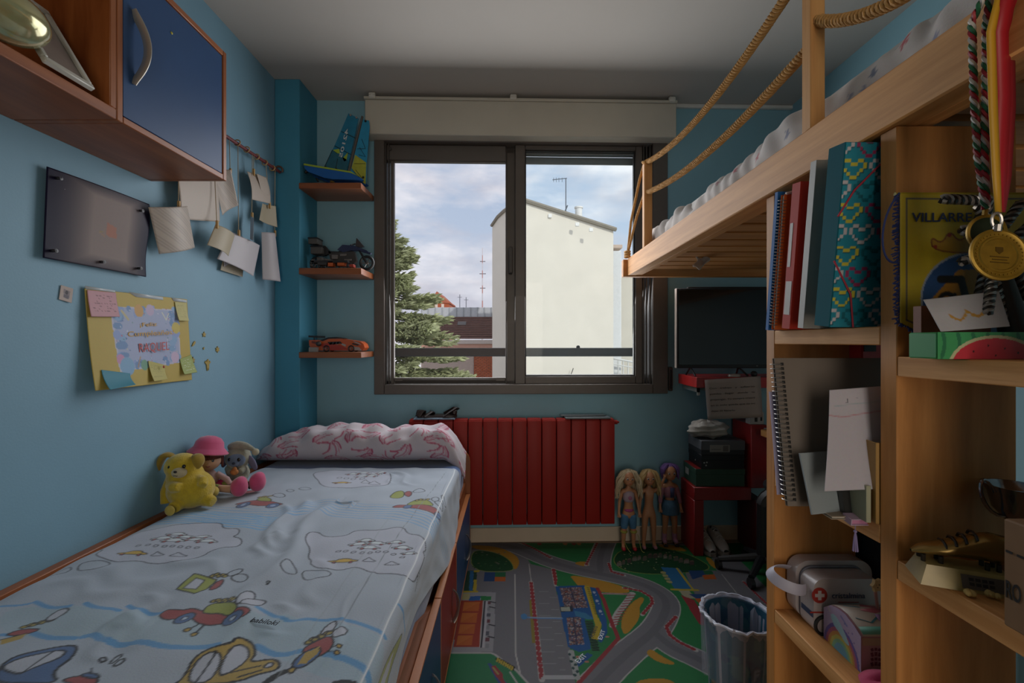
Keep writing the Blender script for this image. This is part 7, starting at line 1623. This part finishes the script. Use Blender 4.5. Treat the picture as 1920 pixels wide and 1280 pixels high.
# ================================================================ three fashion dolls standing by the wall
def doll(lab, x, y, H, hair, name='fashion_doll', pose='down', yaw=0):
    o = thing(name, lab, 'doll', (x, y, 0)); s = H/.45; R_ = Matrix.Rotation(yaw, 3, 'Z')
    P = lambda a, b, c: V((x, y, 0))+R_ @ V((a*s, b*s, c*s))
    vs, es, rs = [], [], []
    def add(p, r, par=None):
        vs.append(P(*p)); rs.append(r*s)
        if par is not None: es.append((par, len(vs)-1))
        return len(vs)-1
    pel = add((0, 0, .205), .030); wst = add((0, 0, .245), .022, pel); cst = add((0, -.001, .290), .028, wst); shd = add((0, 0, .322), .022, cst); nk = add((0, 0, .345), .011, shd); add((0, 0, .362), .012, nk)
    for sd in (-1, 1):
        hip = add((sd*.020, 0, .190), .023, pel); kn = add((sd*.026, -.004, .108), .0155, hip); an = add((sd*.029, .002, .024), .010, kn); add((sd*.031, -.026, .010), .010, an)
        up_ = pose == 'wave' and sd == 1
        sh = add((sd*.036, 0, .322), .0125, shd); el = add((sd*.062, -.012, .345) if up_ else (sd*.050, .0, .265), .0095, sh); wr = add((sd*.080, -.02, .395) if up_ else (sd*.056, -.012, .212), .0068, el)
        dz = 1 if up_ else -1; hnd = add((sd*(.084 if up_ else .057), -.022 if up_ else -.016, (.405 if up_ else .200)), .0068, wr)
        bx_, bz_ = (.084, .405) if up_ else (.057, .200)
        for f in range(4): q = add((sd*bx_+(f-1.5)*.0045, -.018-.002*f, bz_+dz*.010), .0024, hnd); add((sd*bx_+(f-1.5)*.0050, -.021-.002*f, bz_+dz*(.019-.002*abs(f-1.5))), .0020, q)
        q = add((sd*(bx_-.007), -.022, bz_+dz*.003), .0026, hnd); add((sd*(bx_-.009), -.026, bz_+dz*.010), .0021, q)
    sk_ = M('doll_skin', 'b07a56', .45, noise=.03)
    skin('body', vs, es, rs, sk_, o, 2)
    hc_ = P(0, -.004, .395)
    HR = R_.to_4x4()
    hdm = MB(Matrix.Translation(hc_) @ HR); hdm.ell((0, 0, 0), (.034*s, .035*s, .042*s), u=24, v=16); hdm.ell((0, -.010*s, -.018*s), (.024*s, .024*s, .022*s), u=18, v=12); hdm.ell((0, -.0365*s, -.006*s), (.0035*s, .004*s, .005*s), u=8, v=6)
    for sd in (-1, 1): hdm.ell((sd*.034*s, .002*s, -.004*s), (.004*s, .006*s, .009*s), u=8, v=6)
    hd = hdm.build('head', sk_, o)
    for sd in (-1, 1):
        m = MB(Matrix.Translation(hc_) @ HR); m.ell((sd*.0135*s, -.0315*s, .002*s), (.0065*s, .0035*s, .0052*s), u=10, v=8); ew = m.build('eye', M('doll_eye_white', 'b8b2ac', .25), hd)
        m = MB(Matrix.Translation(hc_) @ HR); m.ell((sd*.0132*s, -.0345*s, .002*s), (.0036*s, .002*s, .0042*s), u=10, v=8); m.build('iris', M('doll_iris', '2a2c3a', .2), hd)
        m = MB(Matrix.Translation(hc_) @ HR); m.tube([(sd*.007*s, -.0345*s, .0125*s), (sd*.014*s, -.0335*s, .0145*s), (sd*.021*s, -.029*s, .012*s)], .001*s, 5); m.build('eyebrow', M('doll_brow', '6a4a30', .6), hd)
    m = MB(Matrix.Translation(hc_) @ HR); m.tube([(-.007*s, -.0335*s, -.020*s), (0, -.0355*s, -.0215*s), (.007*s, -.0335*s, -.020*s)], .0017*s, 6); m.build('mouth', M('doll_lips', '9a4a50', .4), hd)
    rr = random.Random(len(lab)); hm = MB(Matrix.Translation(hc_) @ HR)
    hm.ell((0, .008*s, .007*s), (.0385*s, .036*s, .041*s), u=22, v=14)
    for k in range(70):
        a = rr.uniform(-.15, PI+.15) if k < 52 else rr.choice((rr.uniform(-.55, -.1), rr.uniform(PI+.1, PI+.55))); c_, s_ = math.cos(a), math.sin(a); L = hair[1]*rr.uniform(.75, 1.1); wv_ = rr.uniform(0, 6)
        pts = [(.012*c_*s, .012*s_*s, .046*s)]
        for q in range(1, 8): t = q/7; rad = (.020+.024*min(1, t*2.4)+hair[2]*t)*s; pts.append((rad*c_+.006*s*math.sin(wv_+5*t)*hair[3], rad*s_*.9+.004*s*math.cos(wv_+6*t)*hair[3], (.046-L*t**1.15)*s))
        hm.tube(pts, [.004*s, .0065*s, .0068*s, .0065*s, .006*s, .0055*s, .0045*s, .002*s], 6)
    h_ = hm.build('hair', hair[0], hd); h_['kind'] = 'stuff'
    return o, P, s
blond = M('hair_pale_blond', 'b5a283', .5, noise=.12, scale=80); blond2 = M('hair_blond', 'a88c5c', .5, noise=.12, scale=80); purp = M('hair_purple', '6a4c86', .5, noise=.12, scale=80)
d1, P, s = doll('fashion doll with wavy pale blond hair, leggings and red shoes', .640, 2.50, .445, (blond, .145, .020, 1.8))
def over(name, pts, rad, m_, o, edges=None, sub=2, root=0): return skin(name, pts, edges or [(i, i+1) for i in range(len(pts)-1)], rad, m_, o, sub, root)
over('crop_top', [P(0, 0, .258), P(0, -.001, .295), P(0, 0, .334)], [.033*s, .036*s, .032*s], M('top_pinkwhite', 'a38f9a', .8), d1)
m = MB(); m.ell(P(0, -.0375, .295), (.011, .002, .011), u=12, v=8); m.build('top_print', M('top_print', '9a5a78', .7), d1)
over('waistband', [P(0, 0, .206), P(0, 0, .236)], [.036*s, .031*s], M('waist_pink', '9c3f72', .8), d1)
for sd in (-1, 1):
    over('legging', [P(sd*.018, 0, .200), P(sd*.020, 0, .185), P(sd*.0235, -.002, .145), P(sd*.026, -.004, .105)], [.028*s, .027*s, .0225*s, .0185*s], M('legging_blue', '3f6a8c', .8, noise=.2, scale=30), d1)
    over('cuff', [P(sd*.026, -.004, .112), P(sd*.027, -.003, .088)], [.023*s, .024*s], M('cuff_yellow', '8f8a3c', .8), d1)
    over('shoe', [P(sd*.029, .006, .012), P(sd*.031, -.018, .010), P(sd*.032, -.034, .008)], [.013*s, .013*s, .010*s], M('shoe_red', '9c1f28', .4), d1)
m = MB(); m.tube(bez([P(.045, -.02, .09), P(.06, -.03, .05), P(.05, -.04, .0), P(.075, -.05, .004)], 14), .0016, 5); m.tube(bez([P(-.03, -.02, .06), P(-.02, -.03, .02), P(.0, -.05, .003)], 10), .0016, 5); m.build('cord', M('cord_yellow', '8a8a48', .7), d1)
d2, P, s = doll('bare plastic blond doll raising one arm, between the other dolls', .758, 2.52, .440, (blond2, .135, .014, 1.3), pose='wave')
for sd in (-1, 1): over('shoe', [P(sd*.029, .006, .012), P(sd*.031, -.018, .010), P(sd*.032, -.034, .008)], [.012*s, .012*s, .0095*s], M('shoe_pink', 'a8707c', .4), d2)
d3, P, s = doll('purple haired doll in pink jacket, denim skirt and roller skates', .885, 2.555, .462, (purp, .07, .0, .4))
over('jacket', [P(0, .002, .252), P(0, .002, .292), P(0, 0, .334)], [.034*s, .037*s, .033*s], M('jacket_pink', '9c6a78', .8), d3)
for sd in (-1, 1): over('sleeve', [P(sd*.034, 0, .322), P(sd*.050, .0, .265), P(sd*.055, -.010, .226)], [.0155*s, .0130*s, .0115*s], M('jacket_pink', '9c6a78'), d3)
m = MB(); m.mesh([P(-.010, -.0385, .322), P(.014, -.0385, .322), P(.012, -.0395, .27), P(-.008, -.0395, .27)], [(0, 1, 2, 3)]); m.build('undershirt', M('shirt_navy', '3a3f62', .8), d3, solid=.002)
m = MB(Matrix.Translation(P(0, 0, .172)) @ Matrix.Diagonal((1, .85, 1, 1))); m.lathe([(.048*s, 0), (.049*s, .004*s), (.042*s, .04*s), (.032*s, .078*s)], 28, caps=False); m.build('denim_skirt', M('denim', '3f6078', .85, noise=.2, scale=40), d3, solid=.002)
for sd in (-1, 1):
    over('boot', [P(sd*.027, .0, .075), P(sd*.029, .002, .035), P(sd*.030, -.004, .024), P(sd*.031, -.030, .022)], [.015*s, .014*s, .0155*s, .0125*s], M('boot_pink', 'a87890', .5), d3)
    for yy_ in (-.030, .004):
        m = MB(); m.cyl(P(sd*.030-.010, yy_, .0065), P(sd*.030+.010, yy_, .0065), .0065*s, n=12); m.build('skate_wheel', M('wheel_black', '1c1b1d', .5), d3)
    m = MB(); m.tube([P(sd*.029, .008, .013), P(sd*.031, -.036, .013)], .0035*s, 6); m.build('skate_plate', M('wheel_black', '1c1b1d'), d3)
# ================================================================ toys on the three wall shelves
def b5(x, y, d=2.43): return pt(560+x/7.11, 200+y/7.11, d)
bo = thing('toy_sailboat', 'blue toy catamaran with teal and lime sails on top shelf', 'toy boat', (-.93, 2.43, 1.9595))
sh_ = 1.9595-b5(0, 1018).z
def bs(x, y, d=2.43): p = b5(x, y, d); return V((p.x, p.y, p.z))
hullb = M('toy_blue', '1c5aa0', .35); limeg = M('toy_lime', '9aae34', .4); tgrey = M('toy_grey', '57524e', .45); tblk = M('toy_black', '1a1a1c', .4)
def yprism(pts, y0_, y1_, name, m_, par):
    q = [(p.x, p.z) for p in pts]; m = MB(); m.prism(q, y1_-y0_, Matrix.Translation((0, y1_, 0)) @ XZ); return m.build(name, m_, par)
hullP = [(120, 815), (150, 820), (740, 922), (850, 975), (885, 1000), (860, 1014), (500, 1006), (380, 985), (170, 905), (130, 860)]
for i, y0_ in enumerate((2.385, 2.465)):
    yprism([bs(*p) for p in hullP], y0_, y0_+.03, 'hull', hullb, bo)
    yprism([bs(*p) for p in ((120, 800), (740, 906), (860, 985), (850, 975), (740, 926), (120, 824))], y0_-.002, y0_+.032, 'hull_trim', limeg, bo)
yprism([bs(*p) for p in ((200, 835), (680, 915), (680, 935), (200, 860))], 2.415, 2.465, 'deck', tblk, bo)
for (x, y) in ((110, 860), (95, 870), (130, 800)): m = MB(); m.ell(bs(x, y, 2.40), .008, u=10, v=8); m.build('rudder_joint', tblk, bo)
m = MB(); m.tube([bs(235, 950, 2.40), bs(260, 1000, 2.40)], .005, 6); m.build('rudder', tblk, bo); m = MB(); m.ell(bs(450, 1005, 2.42), (.012, .02, .004)); m.build('keel_stand', M('toy_tan', '9a8040', .5), bo)
m = MB(); m.tube([bs(850, 130, 2.435), bs(660, 900, 2.435)], [.008, .011], 10, flat=(1, .7)); m.build('mast', tgrey, bo)
teal = M('sail_teal', '16708f', .5, noise=.12, scale=30); teal2 = M('sail_dark_teal', '1f5a6c', .5, noise=.2, scale=30); sail2 = M('sail_light_blue', '2388ae', .5, noise=.08, scale=30)
ms = yprism([bs(*p) for p in ((665, 90), (800, 160), (640, 870), (490, 840), (345, 800), (480, 520))], 2.428, 2.431, 'main_sail', teal, bo)
for P_, m_ in ((((345, 800), (450, 575), (660, 720), (640, 870), (490, 840)), teal2), (((460, 580), (545, 565), (555, 630), (500, 620)), limeg), (((590, 690), (660, 610), (640, 720), (610, 735)), limeg)):
    yprism([bs(*p) for p in P_], 2.4262, 2.4275, 'sail_panel', m_, ms)
for P_ in (((480, 520), (700, 640)), ((570, 330), (760, 420)), ((345, 800), (450, 575)), ((520, 690), (490, 850))): m = MB(); m.tube([bs(*P_[0], 2.426), bs(*P_[1], 2.426)], .0015, 5); m.build('batten', tblk, ms)
js = yprism([bs(*p) for p in ((855, 170), (935, 180), (945, 260), (905, 740), (900, 1000), (700, 820))], 2.432, 2.435, 'jib_sail', sail2, bo)
yprism([bs(*p) for p in ((752, 640), (900, 745), (890, 1035), (850, 1000), (705, 815))], 2.4302, 2.4315, 'sail_panel', M('sail_lime', 'a5a634', .5, noise=.1, scale=40), js)
yprism([bs(*p) for p in ((700, 825), (800, 950), (760, 950), (690, 880))], 2.4302, 2.4315, 'sail_panel', sail2, js)
for P_ in (((780, 560), (890, 560), (840, 430)), ((800, 640), (890, 665), (810, 540)), ((740, 760), (890, 760)), ((760, 840), (850, 960))): m = MB(); m.tube([bs(*q_, 2.430) for q_ in P_], .0012, 5); m.build('seam_line', tblk, js)
for (x, y) in ((690, 110), (770, 145), (890, 190), (360, 805), (500, 830), (600, 860), (860, 940)): m = MB(); m.ell(bs(x, y, 2.425), .006, u=10, v=8); m.build('connector', M('toy_pale', '8a8682', .4) if x in (690, 770) else tblk, bo)
a, b = bs(668, 300, 2.4255), bs(578, 680, 2.4255); r_v = b-a
text('42105', a+V((.0, 0, 0)), r_v, V((-r_v.z, 0, r_v.x))*-1, .0165, M('sail_number', 'c5c8c8', .5), bo, 'sail_number', width=r_v.length, lift=-.0008, bold=.012)
# motorbike
def b6(x, y, d=2.44): return pt(560+x/5.12, 430+y/5.12, d)
mk = thing('toy_motorbike', 'dark toy motorbike with grey panniers on the middle shelf', 'toy motorbike', (-.94, 2.44, 1.520))
chz = M('toy_chrome', '7d7a78', .3, .6); torg = M('toy_orange_brick', 'b2521f', .45); tnav = M('toy_navy', '1f2c4e', .4)
def wheel(c, r, par, w=.014):
    m = MB(); m.tube([c+V((r*.82*math.cos(a), 0, r*.82*math.sin(a))) for a in np.linspace(0, 2*PI, 26)[:-1]], r*.19, 8, closed=True, flat=(1, 1)); t_ = m.build('tyre', tblk, par)
    m = MB(); m.cyl(c+V((0, -w*.5, 0)), c+V((0, w*.5, 0)), r*.2, n=12)
    for k in range(6): a = PI*k/3; m.tube([c, c+V((r*.7*math.cos(a), 0, r*.7*math.sin(a)))], r*.06, 5)
    m.build('rim', chz, t_)
fw = b6(655, 322); fw.z = 1.5200+.041; wheel(fw, .041, mk); rwc = V((b6(175, 0).x, 2.44, 1.5200+.038)); wheel(rwc, .038, mk)
def bp_(x, y, d=2.44): return b6(x, y, d)
yprism([bp_(*p) for p in ((380, 200), (430, 152), (540, 160), (660, 205), (690, 232), (600, 205), (520, 205), (440, 225))], 2.425, 2.455, 'fairing', tnav, mk)
yprism([bp_(*p) for p in ((290, 210), (385, 215), (430, 190), (400, 240), (300, 250))], 2.43, 2.45, 'seat', tblk, mk)
yprism([bp_(*p) for p in ((300, 240), (400, 225), (540, 215), (560, 300), (520, 350), (330, 350))], 2.425, 2.455, 'engine_block', M('toy_dark_grey', '33302f', .45), mk)
for (x0, y0_, x1, y1_) in ((330, 250, 390, 290), (410, 240, 470, 262), (450, 290, 520, 310), (360, 300, 420, 330)): a, b = bp_(x0, y1_), bp_(x1, y0_); boxo('engine_detail', (a.x, 2.420, a.z), (b.x, 2.426, b.z), chz, mk, bev=.001)
m = MB(); m.tube([bp_(575, 190, 2.435), fw+V((0, -.012, 0))], .005, 6); m.tube([bp_(575, 190, 2.445), fw+V((0, .012, 0))], .005, 6); m.build('fork', tblk, mk)
m = MB(); m.tube([bp_(330, 300), rwc], .006, 6); m.build('swing_arm', tblk, mk)
yprism([bp_(*p) for p in ((560, 85), (575, 100), (630, 165), (600, 175), (550, 165))], 2.430, 2.45, 'windscreen', M('screen_smoke', '3c3e42', .2), mk)
m = MB(); m.tube([bp_(500, 150, 2.40), bp_(540, 140, 2.44), bp_(500, 150, 2.48)], .004, 6); m.build('handlebar', tblk, mk)
yprism([bp_(*p) for p in ((590, 195), (700, 228), (690, 240), (600, 215))], 2.43, 2.45, 'front_beak', tnav, mk)
pgr = M('toy_pannier', '4a4744', .5)
for (x0, y0_, x1, y1_) in ((118, 92, 205, 152), (140, 172, 252, 246)): a, b = bp_(x0, y1_), bp_(x1, y0_); pn = boxo('pannier', (a.x, 2.405, a.z), (b.x, 2.475, b.z), pgr, mk, bev=.003); boxo('lid', (a.x-.002, 2.403, b.z-.006), (b.x+.002, 2.477, b.z+.002), tblk, pn)
yprism([bp_(*p) for p in ((200, 150), (260, 160), (320, 230), (230, 260))], 2.43, 2.45, 'rear_frame', tblk, mk)
m = MB(); m.tube([bp_(420, 330, 2.42), bp_(300, 300, 2.415), bp_(180, 285, 2.41)], [.006, .008, .010], 10); m.build('exhaust', chz, mk)
bg_ = thing('toy_buggy', 'low black and orange toy kart in front of the motorbike', 'toy car', (-.96, 2.375, 1.520))
for x in (140, 490, 250, 400): c = V((b6(x, 0, 2.375).x, 2.368 if x in (140, 490) else 2.392, 1.520+.015)); wheel(c, .015, bg_, .012)
for (x0, y0_, x1, y1_, m_) in ((130, 300, 480, 325, tblk), (290, 310, 340, 358, torg), (380, 320, 450, 352, torg), (495, 338, 535, 364, M('toy_red', '9a3322', .45)), (190, 320, 280, 345, M('toy_dark_grey', '33302f')), (185, 270, 235, 305, pgr), (130, 295, 160, 320, chz)):
    a, b = b6(x0, y1_, 2.375), b6(x1, y0_, 2.375); boxo('brick', (a.x, 2.36, max(1.5205, a.z)), (b.x, 2.395, b.z), m_, bg_, bev=.001)
# orange racing car
rc = thing('toy_racing_car', 'orange toy racing car with black rear wing on lowest shelf', 'toy car', (-.94, 2.43, 1.085))
rz_ = 1.0852
def b7(x, y, d=2.43): p = b6(x, y, d); return p
bodyP = [(150, 1160), (125, 1110), (122, 1062), (200, 1060), (250, 1075), (310, 1050), (430, 1048), (520, 1062), (610, 1075), (640, 1100), (652, 1135), (630, 1162)]
yprism([b7(*p) for p in bodyP], 2.40, 2.47, 'body', M('race_orange', 'b8501c', .3, coat=.3), rc)
yprism([b7(*p) for p in ((225, 1062), (300, 1036), (380, 1032), (450, 1046), (430, 1056), (310, 1056), (250, 1074))], 2.405, 2.465, 'cockpit', tblk, rc)
wb2 = yprism([b7(*p) for p in ((130, 1018), (215, 1022), (215, 1040), (130, 1036))], 2.385, 2.485, 'rear_wing', tblk, rc)
for y_w in (2.40, 2.465): m = MB(); a, b = b7(150, 1062, y_w), b7(150, 1036, y_w); m.tube([a, b], .003, 6); m.build('wing_strut', tblk, rc)
for x in (290, 525):
    for yw in (2.396, 2.474): c = V((b7(x, 0).x, yw, rz_+.0175)); wheel(c, .0175, rc, .014)
wht = M('toy_white_trim', '9a9290', .4)
for P_, m_ in ((((230, 1100), (300, 1090), (420, 1110), (500, 1150), (340, 1160), (250, 1130)), M('race_red', '9a2f22', .35)), (((300, 1080), (420, 1075), (440, 1095), (320, 1105)), tblk), (((330, 1085), (345, 1085), (335, 1105), (320, 1105)), wht), (((365, 1083), (380, 1083), (370, 1104), (355, 1104)), wht), (((395, 1082), (408, 1082), (400, 1103), (385, 1103)), wht),
               (((440, 1092), (475, 1105), (470, 1125), (430, 1105)), wht), (((540, 1068), (600, 1090), (620, 1110), (560, 1085)), wht), (((530, 1120), (600, 1130), (625, 1160), (560, 1160)), wht), (((150, 1070), (230, 1085), (220, 1110), (150, 1090)), M('race_dark', '6a2a18', .35)), (((540, 1090), (600, 1105), (590, 1115), (530, 1100)), tblk)):
    yprism([b7(*p) for p in P_], 2.3975, 2.3995, 'body_panel', m_, rc)
yprism([b7(*p) for p in ((145, 1130), (222, 1130), (222, 1176), (145, 1176))], 2.37, 2.392, 'display_block', M('toy_pale', '8a8682'), rc)
m = MB(); c = b7(192, 1098, 2.385); m.ell(c, (.014, .012, .013)); m.build('engine_cover', M('toy_dark_grey', '33302f'), rc)
